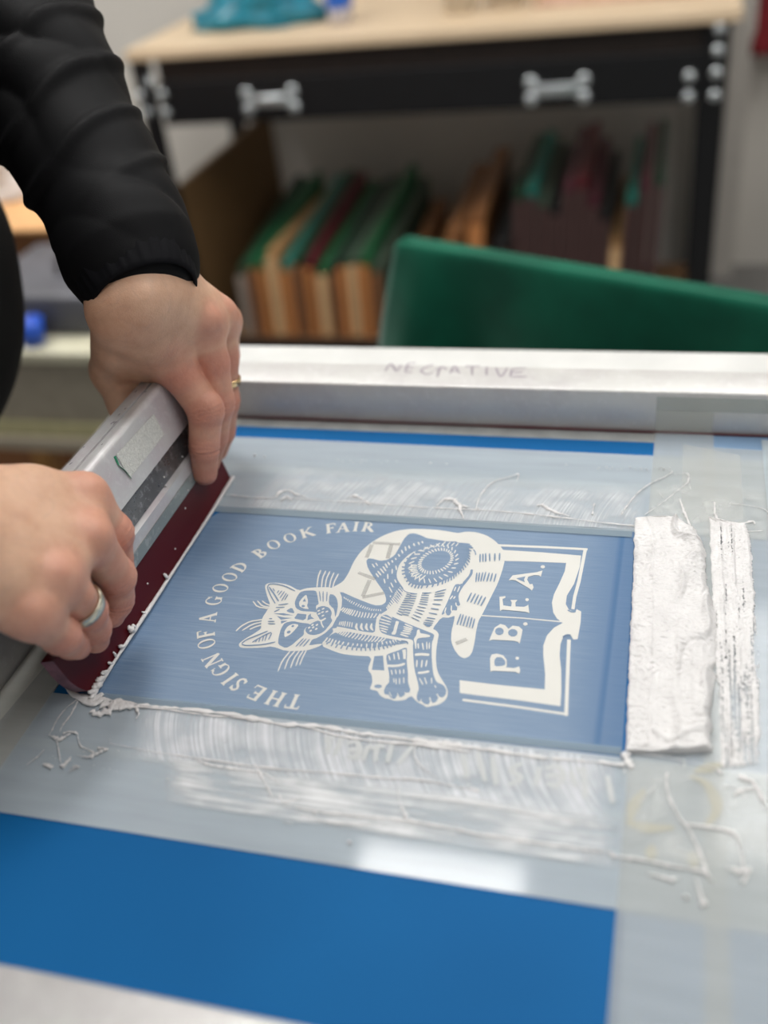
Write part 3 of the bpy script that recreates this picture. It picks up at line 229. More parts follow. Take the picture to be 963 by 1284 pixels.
-3143,8631,-3138,8649,-3133,8677,-3135,8688,-3145,8695,-3149,8687,-3154,8661,-3158,8645,-3167,8622,-3167,8612],[-3583,8426,-3581,8441,-3583,8473,-3586,8490,-3595,8493,-3596,8477,
-3595,8445,-3591,8428],[-3559,8422,-3558,8439,-3560,8475,-3564,8494,-3573,8497,-3574,8479,-3571,8443,-3567,8424],[-3534,8413,-3534,8435,-3541,8478,-3546,8500,-3555,8501,-3554,8480,
-3548,8436,-3542,8415],[-3509,8406,-3511,8431,-3518,8481,-3525,8507,-3533,8508,-3532,8483,-3524,8432,-3517,8407],[-3480,8410,-3481,8432,-3487,8479,-3493,8502,-3501,8504,-3501,8481,
-3494,8434,-3488,8411],[-3450,8406,-3452,8429,-3459,8477,-3466,8501,-3474,8502,-3472,8478,-3465,8431,-3458,8407],[-3419,8406,-3420,8428,-3429,8472,-3436,8494,-3444,8494,-3442,8472,
-3434,8429,-3427,8407],[-3364,8381,-3382,8405,-3388,8429,-3388,8475,-3384,8489,-3373,8484,-3366,8469,-3358,8430,-3347,8405,-3326,8368,-3327,8360,-3350,8370],[-3304,8389,-3322,8413,
-3328,8437,-3327,8483,-3324,8497,-3313,8492,-3306,8477,-3298,8438,-3288,8413,-3266,8376,-3267,8367,-3290,8378],[-3244,8397,-3262,8421,-3268,8444,-3267,8491,-3263,8505,-3253,8500,
-3246,8485,-3238,8446,-3228,8421,-3207,8384,-3208,8375,-3231,8385],[-3185,8405,-3202,8429,-3208,8452,-3207,8499,-3203,8513,-3193,8508,-3186,8493,-3178,8454,-3168,8429,-3147,8392,
-3148,8383,-3171,8393],[-3645,8339,-3631,8336,-3596,8349,-3563,8352,-3497,8347,-3439,8342,-3334,8329,-3259,8322,-3141,8311,-3103,8315,-3104,8325,-3145,8335,-3263,8346,-3337,8354,
-3443,8366,-3501,8372,-3568,8376,-3604,8373,-3640,8361,-3649,8349],[-3626,8307,-3621,8309,-3616,8323,-3613,8334,-3611,8350,-3613,8357,-3623,8363,-3626,8359,-3628,8344,-3631,8335,
-3636,8322,-3634,8315],[-3610,8296,-3605,8299,-3599,8314,-3596,8327,-3593,8345,-3596,8353,-3605,8358,-3609,8354,-3611,8337,-3614,8327,-3620,8312,-3619,8304],[-3596,8289,-3591,8292,
-3583,8308,-3578,8320,-3574,8339,-3576,8348,-3585,8354,-3590,8350,-3593,8332,-3597,8321,-3605,8306,-3604,8298],[-3581,8286,-3575,8288,-3567,8304,-3563,8317,-3558,8336,-3560,8345,
-3569,8351,-3573,8347,-3578,8328,-3581,8318,-3589,8302,-3589,8294],[-3563,8278,-3557,8281,-3548,8297,-3544,8311,-3539,8331,-3540,8339,-3549,8346,-3554,8342,-3559,8322,-3562,8311,
-3571,8295,-3571,8287],[-3536,8268,-3530,8272,-3521,8292,-3516,8308,-3511,8331,-3513,8341,-3522,8347,-3526,8342,-3531,8319,-3535,8305,-3544,8286,-3544,8277],[-3513,8255,-3506,8260,
-3494,8282,-3487,8300,-3480,8327,-3481,8338,-3490,8345,-3495,8338,-3502,8311,-3508,8296,-3520,8275,-3521,8264],[-3486,8245,-3479,8251,-3466,8277,-3459,8297,-3452,8329,-3453,8341,
-3462,8348,-3467,8339,-3474,8308,-3480,8290,-3492,8265,-3494,8254],[-3452,8234,-3445,8241,-3433,8269,-3426,8291,-3420,8324,-3421,8338,-3430,8343,-3435,8334,-3441,8301,-3447,8282,
-3459,8254,-3461,8242],[-3411,8226,-3404,8233,-3390,8262,-3383,8285,-3375,8320,-3376,8333,-3385,8340,-3390,8330,-3397,8295,-3404,8275,-3418,8247,-3420,8234],[-3367,8217,-3360,8224,
-3346,8254,-3339,8277,-3333,8313,-3334,8327,-3343,8333,-3348,8323,-3354,8288,-3361,8267,-3374,8237,-3375,8225],[-3325,8207,-3318,8215,-3306,8246,-3299,8270,-3294,8307,-3295,8321,
-3304,8326,-3309,8316,-3314,8280,-3320,8259,-3332,8228,-3334,8215],[-3281,8205,-3274,8212,-3262,8243,-3255,8266,-3249,8301,-3251,8315,-3260,8320,-3264,8310,-3270,8275,-3276,8255,
-3288,8225,-3289,8213],[-3242,8198,-3235,8206,-3222,8237,-3216,8261,-3210,8298,-3211,8312,-3220,8317,-3225,8307,-3231,8271,-3236,8249,-3249,8219,-3250,8206],[-3200,8192,-3193,8200,
-3179,8230,-3172,8253,-3165,8289,-3166,8303,-3175,8309,-3180,8299,-3187,8263,-3193,8243,-3207,8213,-3208,8200],[-3156,8185,-3149,8193,-3136,8225,-3129,8249,-3124,8286,-3125,8301,
-3134,8306,-3138,8295,-3144,8259,-3150,8237,-3162,8206,-3164,8193],[-3118,8191,-3111,8197,-3098,8225,-3090,8246,-3083,8280,-3084,8293,-3093,8299,-3098,8290,-3105,8257,-3111,8238,
-3125,8211,-3126,8199],[-3080,8195,-3073,8201,-3059,8227,-3052,8247,-3044,8279,-3044,8292,-3053,8298,-3058,8290,-3066,8258,-3072,8240,-3086,8214,-3088,8203],[-3039,8196,-3032,8201,
-3017,8225,-3010,8244,-3001,8274,-3001,8286,-3010,8292,-3015,8285,-3024,8256,-3031,8239,-3044,8216,-3046,8205],[-3002,8205,-2995,8209,-2980,8229,-2972,8246,-2962,8272,-2962,8283,
-2970,8291,-2976,8284,-2985,8259,-2993,8244,-3007,8224,-3009,8214],[-3687,8089,-3680,8095,-3668,8125,-3662,8147,-3655,8180,-3657,8194,-3668,8201,-3674,8192,-3680,8159,-3685,8140,
-3697,8111,-3697,8098],[-3647,8073,-3639,8081,-3628,8112,-3622,8135,-3616,8171,-3618,8185,-3629,8192,-3634,8182,-3640,8147,-3645,8126,-3657,8096,-3657,8082],[-3606,8054,-3599,8063,
-3589,8097,-3583,8123,-3579,8162,-3581,8177,-3592,8183,-3598,8172,-3602,8134,-3606,8111,-3617,8077,-3617,8063],[-3566,8044,-3559,8052,-3548,8086,-3542,8111,-3537,8149,-3539,8164,
-3550,8170,-3555,8160,-3560,8122,-3565,8100,-3576,8067,-3577,8053],[-3522,8033,-3515,8042,-3503,8078,-3498,8104,-3493,8144,-3495,8159,-3506,8165,-3511,8154,-3516,8114,-3521,8091,
-3532,8056,-3532,8042],[-3465,8025,-3458,8034,-3448,8070,-3444,8096,-3440,8136,-3443,8151,-3454,8156,-3458,8145,-3462,8106,-3466,8082,-3475,8047,-3475,8033],[-3394,8019,-3388,8028,
-3380,8064,-3377,8090,-3375,8130,-3378,8145,-3389,8149,-3394,8138,-3395,8099,-3398,8075,-3405,8040,-3404,8026],[-3328,8011,-3323,8021,-3318,8058,-3316,8085,-3317,8125,-3321,8139,
-3332,8143,-3335,8131,-3335,8091,-3336,8067,-3341,8031,-3339,8017],[-3268,8020,-3264,8030,-3261,8066,-3261,8092,-3264,8131,-3269,8144,-3280,8147,-3282,8135,-3279,8097,-3279,8074,
-3282,8038,-3279,8025],[-3213,8031,-3209,8041,-3209,8074,-3211,8098,-3216,8133,-3221,8145,-3232,8146,-3234,8135,-3229,8101,-3227,8080,-3227,8047,-3223,8035],[-3151,8049,-3147,8059,
-3148,8091,-3150,8115,-3155,8148,-3160,8160,-3171,8160,-3173,8150,-3167,8117,-3166,8096,-3165,8065,-3162,8053],[-3086,8066,-3083,8076,-3084,8108,-3087,8131,-3094,8164,-3099,8175,
-3110,8175,-3111,8164,-3105,8132,-3102,8112,-3101,8081,-3097,8069],[-3026,8089,-3024,8098,-3026,8129,-3029,8150,-3036,8181,-3041,8191,-3052,8191,-3053,8180,-3046,8150,-3043,8131,
-3041,8102,-3037,8091],[-2964,8110,-2962,8119,-2966,8149,-2971,8170,-2980,8200,-2986,8209,-2996,8207,-2996,8196,-2988,8167,-2984,8149,-2979,8120,-2974,8110],[-2915,8133,-2913,8143,
-2919,8171,-2925,8191,-2935,8218,-2941,8226,-2951,8223,-2951,8213,-2941,8186,-2936,8169,-2930,8142,-2925,8133],[-2870,8151,-2869,8161,-2877,8190,-2884,8209,-2896,8237,-2903,8244,
-2912,8239,-2911,8228,-2899,8202,-2893,8185,-2885,8158,-2880,8149],[-2834,8171,-2834,8181,-2844,8210,-2852,8229,-2865,8255,-2872,8262,-2881,8256,-2879,8245,-2866,8220,-2859,8203,
-2850,8176,-2843,8168],[-2806,8199,-2807,8207,-2817,8228,-2826,8242,-2839,8261,-2845,8264,-2852,8256,-2850,8247,-2838,8229,-2831,8217,-2821,8197,-2814,8193],[-2780,8221,-2782,8229,
-2793,8245,-2802,8255,-2815,8268,-2821,8269,-2826,8258,-2823,8250,-2811,8238,-2804,8230,-2793,8215,-2787,8213],[-3074,8702,-3051,8681,-3003,8647,-2978,8634,-2976,8646,-2999,8667,
-3047,8700,-3072,8713],[-3126,8657,-3089,8638,-3015,8609,-2978,8600,-2978,8612,-3014,8631,-3088,8660,-3126,8670],[-3124,8595,-3086,8579,-3009,8557,-2971,8551,-2972,8564,-3010,8579,
-3086,8601,-3125,8608],[-3112,8536,-3075,8525,-3003,8511,-2967,8508,-2968,8521,-3005,8533,-3077,8547,-3113,8549],[-3104,8486,-3072,8474,-3010,8459,-2979,8455,-2980,8468,-3011,8480,
-3074,8496,-3105,8499],[-3082,8436,-3055,8426,-3002,8415,-2976,8414,-2976,8427,-3003,8437,-3057,8448,-3083,8449],[-3063,8401,-3042,8389,-3001,8373,-2980,8369,-2979,8382,-3000,8394,
-3042,8410,-3063,8413],[-2911,8589,-2887,8585,-2878,8575,-2876,8549,-2876,8529,-2875,8496,-2873,8466,-2868,8407,-2868,8380,-2871,8358,-2881,8350,-2905,8350,-2915,8356,-2919,8374,
-2918,8386,-2910,8400,-2909,8419,-2913,8465,-2915,8493,-2915,8533,-2916,8555,-2918,8581],[-2802,8541,-2775,8525,-2719,8502,-2691,8495,-2691,8509,-2718,8525,-2774,8548,-2802,8555],
[-2805,8496,-2774,8483,-2713,8467,-2683,8465,-2684,8479,-2714,8492,-2775,8507,-2806,8510],[-2794,8460,-2768,8450,-2717,8441,-2692,8441,-2693,8456,-2719,8465,-2770,8475,-2795,8474],
[-2798,8426,-2771,8417,-2718,8410,-2692,8412,-2693,8426,-2720,8435,-2773,8442,-2799,8440],[-2812,8388,-2782,8381,-2723,8376,-2694,8378,-2696,8393,-2726,8400,-2785,8405,-2814,8403],
[-2812,8360,-2785,8347,-2732,8330,-2705,8327,-2705,8341,-2732,8354,-2785,8370,-2812,8374],[-2625,8471,-2608,8475,-2598,8465,-2586,8427,-2571,8414,-2539,8412,-2514,8409,-2472,8401,
-2457,8393,-2453,8374,-2464,8364,-2502,8352,-2528,8345,-2570,8333,-2587,8322,-2596,8301,-2593,8268,-2575,8188,-2571,8157,-2577,8144,-2585,8160,-2603,8220,-2615,8254,-2632,8297,
-2633,8324,-2622,8364,-2621,8396,-2628,8451],[-2574,8244,-2570,8221,-2557,8176,-2547,8154,-2538,8157,-2542,8180,-2555,8225,-2565,8247],[-2526,8257,-2519,8228,-2500,8172,-2487,8145,
-2478,8149,-2485,8178,-2504,8234,-2517,8261],[-2478,8279,-2474,8248,-2459,8187,-2449,8157,-2440,8158,-2444,8189,-2458,8250,-2468,8280],[-2444,8273,-2442,8246,-2432,8194,-2424,8168,
-2415,8169,-2417,8195,-2427,8248,-2435,8274],[-2561,8037,-2544,8033,-2504,8044,-2472,8049,-2413,8051,-2395,8060,-2399,8086,-2420,8094,-2480,8092,-2515,8087,-2557,8075,-2568,8063],
[-2525,7971,-2524,7942,-2513,7886,-2504,7858,-2493,7858,-2495,7887,-2505,7943,-2514,7971],[-2466,7980,-2466,7950,-2457,7890,-2450,7860,-2438,7860,-2439,7889,-2447,7949,-2455,7980],
[-2412,7987,-2414,7961,-2410,7908,-2404,7881,-2393,7880,-2391,7906,-2395,7959,-2401,7986],[-2463,7763,-2448,7758,-2411,7766,-2386,7775,-2348,7793,-2338,7807,-2345,7823,-2360,7826,
-2398,7809,-2421,7800,-2458,7792,-2468,7780],[-2436,7693,-2421,7667,-2389,7618,-2371,7596,-2365,7603,-2379,7629,-2412,7677,-2430,7700],[-2380,7713,-2370,7686,-2346,7635,-2332,7611,
-2325,7615,-2335,7642,-2359,7693,-2373,7717],[-2301,7720,-2299,7697,-2288,7653,-2280,7631,-2273,7632,-2275,7655,-2285,7699,-2293,7721],[-2241,7606,-2237,7596,-2225,7578,-2217,7572,
-2211,7578,-2216,7589,-2228,7606,-2236,7613],[-2191,7487,-2188,7476,-2171,7445,-2151,7430,-2115,7422,-2103,7422,-2103,7433,-2115,7439,-2149,7447,-2162,7457,-2177,7484,-2185,7492],
[-2259,7426,-2257,7412,-2242,7375,-2232,7356,-2218,7340,-2212,7338,-2207,7345,-2210,7352,-2222,7366,-2230,7381,-2245,7418,-2252,7429],[-2333,7351,-2333,7360,-2337,7378,-2341,7387,
-2347,7386,-2347,7377,-2343,7359,-2339,7350],[-2866,8000,-2860,7978,-2841,7939,-2829,7921,-2820,7926,-2827,7947,-2846,7987,-2858,8005],[-2816,8038,-2811,8012,-2794,7964,-2783,7940,
-2773,7943,-2778,7969,-2795,8018,-2806,8041],[-2774,8063,-2766,8032,-2742,7973,-2727,7945,-2718,7949,-2727,7980,-2750,8038,-2765,8067],[-2729,8110,-2688,8126,-2669,8056,-2651,7966,
-2681,7968,-2705,8051],[-2840,7823,-2823,7815,-2775,7819,-2745,7825,-2703,7837,-2677,7849,-2645,7872,-2639,7888,-2648,7905,-2662,7906,-2693,7884,-2716,7873,-2756,7862,-2784,7857,
-2831,7853,-2845,7842],[-2779,7773,-2774,7753,-2759,7715,-2749,7697,-2741,7701,-2746,7721,-2761,7758,-2771,7776],[-2734,7788,-2730,7769,-2717,7732,-2707,7715,-2699,7719,-2703,7738,
-2717,7774,-2726,7791],[-2685,7793,-2683,7775,-2673,7740,-2665,7724,-2657,7725,-2659,7743,-2668,7778,-2676,7795],[-2642,7808,-2641,7790,-2633,7754,-2627,7736,-2618,7737,-2619,7755,
-2627,7791,-2633,7809],[-2721,7648,-2718,7632,-2707,7602,-2699,7587,-2692,7590,-2695,7606,-2706,7636,-2714,7651],[-2694,7650,-2690,7627,-2677,7582,-2668,7560,-2661,7562,-2665,7585,
-2677,7630,-2686,7652],[-2656,7663,-2653,7640,-2641,7594,-2633,7571,-2626,7572,-2629,7596,-2640,7642,-2649,7665],[-2613,7683,-2609,7659,-2597,7613,-2588,7590,-2581,7591,-2584,7615,
-2597,7662,-2605,7685],[-2716,7434,-2706,7415,-2684,7381,-2671,7365,-2667,7369,-2677,7387,-2700,7422,-2712,7438],[-2624,7429,-2619,7417,-2601,7385,-2588,7370,-2569,7360,-2563,7360,
-2562,7368,-2567,7373,-2584,7381,-2593,7393,-2611,7423,-2618,7433],[-2546,7460,-2543,7448,-2534,7426,-2528,7415,-2523,7417,-2526,7429,-2535,7451,-2541,7462],[-2328,9300,-2333,9281,
-2336,9238,-2334,9215,-2325,9211,-2320,9231,-2317,9273,-2318,9296],[-2283,9319,-2288,9291,-2292,9234,-2291,9204,-2281,9200,-2276,9227,-2272,9284,-2273,9314],[-2333,9133,-2342,9118,
-2353,9082,-2356,9062,-2347,9054,-2338,9069,-2327,9104,-2324,9125],[-2300,9123,-2307,9114,-2315,9091,-2316,9077,-2307,9069,-2300,9077,-2292,9101,-2291,9115],[-2233,9506,-2241,9496,
-2258,9457,-2265,9427,-2268,9382,-2266,9366,-2257,9362,-2253,9375,-2250,9418,-2244,9443,-2228,9481,-2225,9497],[-2372,8906,-2376,8888,-2376,8832,-2367,8798,-2346,8765,-2338,8757,
-2331,8765,-2336,8778,-2355,8807,-2360,8830,-2360,8884,-2363,8903],[-2315,8946,-2315,8928,-2307,8873,-2295,8841,-2273,8815,-2264,8810,-2259,8820,-2265,8832,-2284,8854,-2292,8875,
-2300,8928,-2305,8946],[-2273,9007,-2273,8996,-2264,8960,-2248,8939,-2218,8924,-2208,8923,-2207,8935,-2216,8944,-2243,8957,-2251,8968,-2259,8999,-2264,9010],[-3024,9205,-2997,9173,
-2941,9115,-2912,9090,-2907,9101,-2933,9134,-2989,9192,-3019,9217],[-3036,9169,-3010,9137,-2957,9081,-2928,9056,-2924,9068,-2949,9099,-3002,9156,-3031,9181],[-3049,9131,-3025,9100,
-2975,9047,-2948,9024,-2943,9035,-2967,9066,-3017,9119,-3044,9142],[-3055,9102,-3032,9071,-2982,9015,-2956,8991,-2951,9002,-2974,9033,-3023,9089,-3050,9113],[-3059,9073,-3037,9041,
-2990,8985,-2965,8961,-2959,8971,-2981,9002,-3028,9059,-3054,9083],[-3059,9038,-3039,9008,-2995,8956,-2971,8934,-2966,8944,-2986,8973,-3030,9025,-3054,9048],[-3064,9009,-3044,8979,
-3001,8927,-2978,8904,-2972,8914,-2992,8944,-3035,8996,-3059,9019],[-3071,8980,-3051,8951,-3008,8898,-2984,8875,-2979,8886,-2998,8915,-3042,8968,-3066,8991],[-3078,8944,-3059,8915,
-3017,8866,-2995,8845,-2989,8855,-3008,8883,-3049,8932,-3072,8954],[-3082,8899,-3064,8874,-3027,8832,-3006,8815,-3001,8825,-3018,8850,-3056,8892,-3077,8910],[-3090,8866,-3073,8842,
-3037,8800,-3017,8783,-3012,8793,-3028,8817,-3064,8859,-3084,8876],[-3092,8842,-3079,8819,-3048,8777,-3030,8760,-3024,8769,-3037,8793,-3068,8834,-3086,8852],[-3099,8818,-3087,8794,
-3059,8752,-3043,8734,-3036,8742,-3048,8766,-3076,8808,-3092,8826],[-4154,8906,-4114,8827,-4098,8783,-4090,8727,-4078,8699,-4052,8672,-4055,8662,-4092,8660,-4119,8666,-4164,8686,
-4186,8706,-4205,8749,-4209,8781,-4201,8832,-4192,8865,-4173,8915],[-4193,8147,-4216,8213,-4221,8253,-4213,8307,-4200,8336,-4167,8367,-4140,8376,-4093,8372,-4083,8346,-4100,8274,
-4112,8235,-4130,8191,-4146,8166,-4176,8135],[-3906,8488,-3890,8478,-3840,8463,-3811,8471,-3785,8505,-3780,8521,-3791,8534,-3802,8528,-3826,8496,-3846,8491,-3892,8505,-3907,8504],
[-3838,8474,-3835,8460,-3817,8421,-3801,8395,-3774,8361,-3764,8353,-3757,8362,-3764,8376,-3789,8408,-3802,8430,-3819,8467,-3828,8478],[-4007,8413,-3983,8421,-3917,8456,-3893,8480,
-3891,8515,-3909,8546,-3953,8591,-3991,8609,-4053,8615,-4097,8614,-4167,8605,-4189,8598,-4185,8584,-4160,8583,-4090,8591,-4047,8592,-3989,8586,-3958,8572,-3918,8531,-3908,8515,
-3908,8496,-3928,8477,-3993,8442,-4013,8426],[-3900,8663,-3898,8654,-3902,8642,-3911,8633,-3921,8630,-3929,8634,-3930,8644,-3926,8655,-3917,8664,-3907,8667],[-3856,8704,-3854,8694,
-3858,8683,-3867,8674,-3877,8671,-3885,8675,-3886,8684,-3882,8696,-3873,8705,-3863,8708],[-3794,8661,-3792,8651,-3797,8639,-3806,8631,-3816,8627,-3823,8631,-3825,8641,-3820,8653,
-3811,8662,-3801,8665],[-3845,8643,-3843,8633,-3848,8622,-3857,8613,-3867,8610,-3874,8614,-3876,8623,-3871,8635,-3862,8644,-3852,8647],[-3878,8608,-3876,8599,-3880,8587,-3889,8578,
-3899,8575,-3907,8579,-3908,8589,-3904,8600,-3895,8609,-3885,8612],[-3821,8581,-3820,8572,-3824,8560,-3833,8551,-3843,8548,-3850,8552,-3852,8562,-3847,8573,-3838,8582,-3828,8585],
[-3902,8404,-3898,8394,-3899,8381,-3906,8371,-3914,8367,-3922,8370,-3926,8380,-3925,8393,-3918,8403,-3909,8408],[-3848,8411,-3844,8401,-3846,8388,-3852,8378,-3861,8374,-3869,8377,
-3873,8387,-3871,8400,-3865,8410,-3856,8414],[-3928,8351,-3924,8341,-3925,8329,-3932,8319,-3940,8314,-3948,8318,-3952,8328,-3951,8340,-3944,8351,-3936,8355],[-3880,8362,-3876,8352,
-3878,8339,-3884,8329,-3893,8325,-3901,8329,-3905,8338,-3903,8351,-3897,8361,-3888,8365],[-3834,8341,-3830,8331,-3832,8319,-3838,8309,-3847,8304,-3855,8308,-3859,8318,-3857,8330,
-3851,8341,-3842,8345],[-3892,8300,-3889,8290,-3890,8278,-3896,8268,-3905,8264,-3913,8267,-3917,8277,-3915,8289,-3909,8300,-3900,8304],[-4130,9422,-4134,9397,-4132,9317,-4120,9245,
-4090,9114,-4075,9070,-4066,9070,-4071,9113,-4102,9243,-4112,9311,-4115,9389,-4120,9417],[-4061,9417,-4066,9390,-4067,9303,-4058,9232,-4031,9116,-4017,9077,-4008,9077,-4012,9115,
-4039,9230,-4047,9295,-4046,9381,-4051,9412],[-4003,9411,-4009,9382,-4010,9287,-4003,9219,-3980,9117,-3968,9083,-3959,9083,-3962,9116,-3984,9216,-3991,9279,-3989,9372,-3993,9406],
[-3942,9393,-3947,9363,-3947,9269,-3941,9206,-3924,9116,-3914,9085,-3904,9084,-3905,9114,-3922,9202,-3928,9262,-3928,9354,-3932,9388],[-3878,9375,-3885,9346,-3890,9252,-3889,9192,
-3879,9112,-3872,9084,-3862,9081,-3861,9107,-3870,9186,-3871,9242,-3865,9336,-3868,9370],[-4044,7916,-4057,7884,-4082,7780,-4089,7709,-4084,7606,-4078,7570,-4070,7568,-4067,7600,
-4071,7702,-4064,7769,-4039,7872,-4035,7910],[-3986,7928,-3998,7904,-4022,7822,-4027,7757,-4018,7650,-4011,7614,-4003,7612,-4001,7646,-4009,7751,-4005,7811,-3981,7891,-3977,7922],
[-3934,7935,-3943,7911,-3959,7830,-3962,7770,-3956,7676,-3949,7643,-3941,7641,-3938,7670,-3944,7764,-3941,7820,-3926,7900,-3925,7929],[-3890,7941,-3897,7921,-3908,7854,-3909,7800,
-3903,7711,-3897,7681,-3888,7679,-3886,7707,-3892,7794,-3890,7844,-3880,7911,-3881,7936],[-3854,7958,-3860,7935,-3865,7861,-3866,7810,-3863,7731,-3858,7703,-3849,7700,-3846,7725,
-3849,7803,-3848,7853,-3842,7927,-3845,7954],[-4812,8713,-4795,8689,-4736,8628,-4680,8603,-4581,8594,-4550,8597,-4553,8609,-4587,8618,-4684,8627,-4731,8648,-4787,8706,-4808,8722],
[-4758,8727,-4740,8704,-4679,8649,-4632,8627,-4564,8618,-4543,8621,-4545,8634,-4569,8643,-4636,8651,-4675,8670,-4733,8723,-4755,8736],[-4696,8734,-4683,8718,-4639,8688,-4606,8670,
-4554,8651,-4537,8651,-4538,8662,-4556,8675,-4607,8694,-4637,8709,-4679,8739,-4695,8744],[-4558,8412,-4592,8405,-4687,8370,-4736,8337,-4784,8279,-4807,8239,-4826,8182,-4828,8160,
-4819,8152,-4808,8167,-4789,8223,-4767,8260,-4721,8317,-4675,8347,-4581,8382,-4552,8400],[-4550,8367,-4576,8360,-4647,8324,-4689,8286,-4741,8211,-4754,8181,-4746,8172,-4725,8192,
-4673,8266,-4633,8302,-4564,8338,-4544,8355],[-4546,8310,-4564,8306,-4607,8278,-4632,8257,-4661,8226,-4667,8211,-4660,8201,-4646,8206,-4617,8237,-4593,8256,-4550,8285,-4539,8299],
[-1664,7902,-1704,8113,-1693,8173,-1639,8197,-1563,8179,-1516,8116,-1500,8027,-1502,7992,-1415,7993,-1378,8016,-1365,8034,-1344,7981,-1341,7921,-1365,7922,-1391,7940,-1636,7922],
[-1380,8158,-1382,8143,-1391,8132,-1404,8131,-1415,8138,-1421,8152,-1420,8168,-1411,8178,-1398,8180,-1386,8172],[-1762,8394,-1748,8513,-1732,8626,-1676,8696,-1614,8679,-1569,8623,
-1531,8685,-1455,8680,-1407,8632,-1405,8558,-1407,8396,-1435,8421,-1478,8432,-1724,8419],[-1361,8737,-1364,8719,-1376,8707,-1392,8704,-1406,8713,-1414,8730,-1411,8748,-1399,8760,
-1383,8763,-1369,8753],[-1763,9177,-1693,9199,-1688,9167,-1719,9142,-1693,9027,-1597,9018,-1599,9091,-1623,9136,-1538,9146,-1557,9096,-1543,9025,-1445,9032,-1421,9048,-1400,9077,
-1366,8926,-1416,8945,-1690,8949,-1716,8920],[-1403,9168,-1405,9151,-1415,9139,-1428,9137,-1441,9146,-1447,9163,-1445,9180,-1436,9192,-1422,9193,-1410,9184],[-1699,9498,-1665,9600,
-1512,9652,-1376,9696,-1310,9740,-1316,9613,-1342,9638,-1403,9636,-1469,9595,-1475,9539,-1433,9455,-1399,9465,-1378,9399,-1391,9338,-1431,9379,-1616,9508,-1661,9511],[-1287,9814,
-1290,9795,-1303,9783,-1320,9780,-1336,9790,-1343,9808,-1340,9827,-1327,9839,-1310,9841,-1295,9832],[-3711,7250,-3714,7034,-3757,7035,-3754,7251],[-3658,7033,-3815,7035,-3815,7058,
-3658,7055],[-3699,7236,-3766,7237,-3766,7252,-3699,7251],[-3669,7041,-3664,7088,-3651,7086,-3655,7039],[-3818,7042,-3821,7089,-3808,7090,-3804,7043],[-3864,7250,-3897,7037,-3939,
7044,-3906,7257],[-3980,7269,-4013,7055,-4055,7062,-4022,7275],[-3904,7132,-4020,7150,-4016,7172,-3901,7154],[-3854,7235,-3921,7245,-3918,7260,-3851,7250],[-3885,7034,-3952,7044,
-3949,7059,-3883,7049],[-3970,7253,-4036,7263,-4034,7278,-3967,7268],[-4001,7052,-4068,7063,-4065,7077,-3999,7067],[-4108,7291,-4173,7085,-4214,7098,-4149,7304],[-4169,7081,-4293,
7120,-4286,7142,-4163,7103],[-4110,7271,-4238,7311,-4232,7333,-4103,7292],[-4165,7179,-4230,7200,-4223,7221,-4159,7201],[-4297,7128,-4287,7175,-4273,7172,-4284,7125],[-4226,7322,
-4249,7275,-4261,7282,-4238,7329],[-4213,7229,-4226,7188,-4240,7192,-4227,7233],[-4513,7271,-4514,7247,-4502,7233,-4481,7234,-4469,7245,-4469,7265,-4488,7304,-4497,7349,-4476,7390,
-4437,7408,-4398,7401,-4376,7363,-4382,7328,-4411,7333,-4406,7355,-4417,7374,-4435,7377,-4456,7367,-4466,7347,-4460,7316,-4440,7276,-4441,7233,-4472,7204,-4515,7203,-4542,7234,
-4544,7269],[-4517,7283,-4544,7232,-4554,7237,-4528,7289],[-4369,7370,-4396,7318,-4407,7324,-4380,7376],[-4520,7450,-4636,7268,-4672,7291,-4556,7473],[-4517,7432,-4574,7468,-4566,
7481,-4509,7444],[-4626,7260,-4683,7297,-4675,7309,-4618,7273],[-4855,7489,-4854,7462,-4846,7438,-4831,7419,-4811,7406,-4786,7401,-4760,7404,-4733,7414,-4709,7431,-4689,7454,-4674,
7480,-4666,7508,-4666,7535,-4673,7559,-4687,7579,-4706,7593,-4730,7600,-4756,7598,-4783,7589,-4763,7565,-4743,7575,-4725,7580,-4709,7579,-4697,7571,-4690,7558,-4689,7540,-4693,
7520,-4703,7497,-4717,7475,-4734,7455,-4754,7439,-4774,7427,-4793,7421,-4809,7422,-4822,7428,-4830,7441,-4832,7458,-4829,7478],[-4722,7595,-4773,7533,-4802,7558,-4751,7619],[-4766,
7518,-4818,7561,-4809,7573,-4757,7530],[-4830,7509,-4864,7461,-4875,7469,-4841,7516],[-4795,7657,-4953,7510,-4967,7525,-4809,7672],[-4881,7750,-5040,7603,-5054,7618,-4896,7765],
[-4976,7522,-4913,7759,-4870,7751,-4933,7514],[-4792,7633,-4833,7677,-4821,7687,-4781,7644],[-5027,7588,-5068,7632,-5057,7642,-5016,7598],[-4939,7494,-4966,7523,-4955,7533,-4928,
7504],[-5148,7965,-5170,7948,-5188,7927,-5200,7904,-5205,7880,-5204,7857,-5195,7837,-5181,7821,-5161,7809,-5137,7804,-5111,7804,-5085,7811,-5059,7823,-5077,7852,-5099,7841,-5121,
7833,-5142,7829,-5160,7830,-5175,7835,-5184,7844,-5188,7857,-5187,7872,-5179,7888,-5167,7906,-5150,7922,-5130,7936],[-5059,7823,-5037,7841,-5020,7862,-5008,7885,-5002,7908,-5004,
7931,-5012,7951,-5027,7968,-5046,7979,-5070,7985,-5096,7984,-5123,7977,-5148,7965,-5130,7936,-5108,7948,-5086,7956,-5065,7960,-5047,7959,-5033,7954,-5023,7945,-5019,7932,-5021,
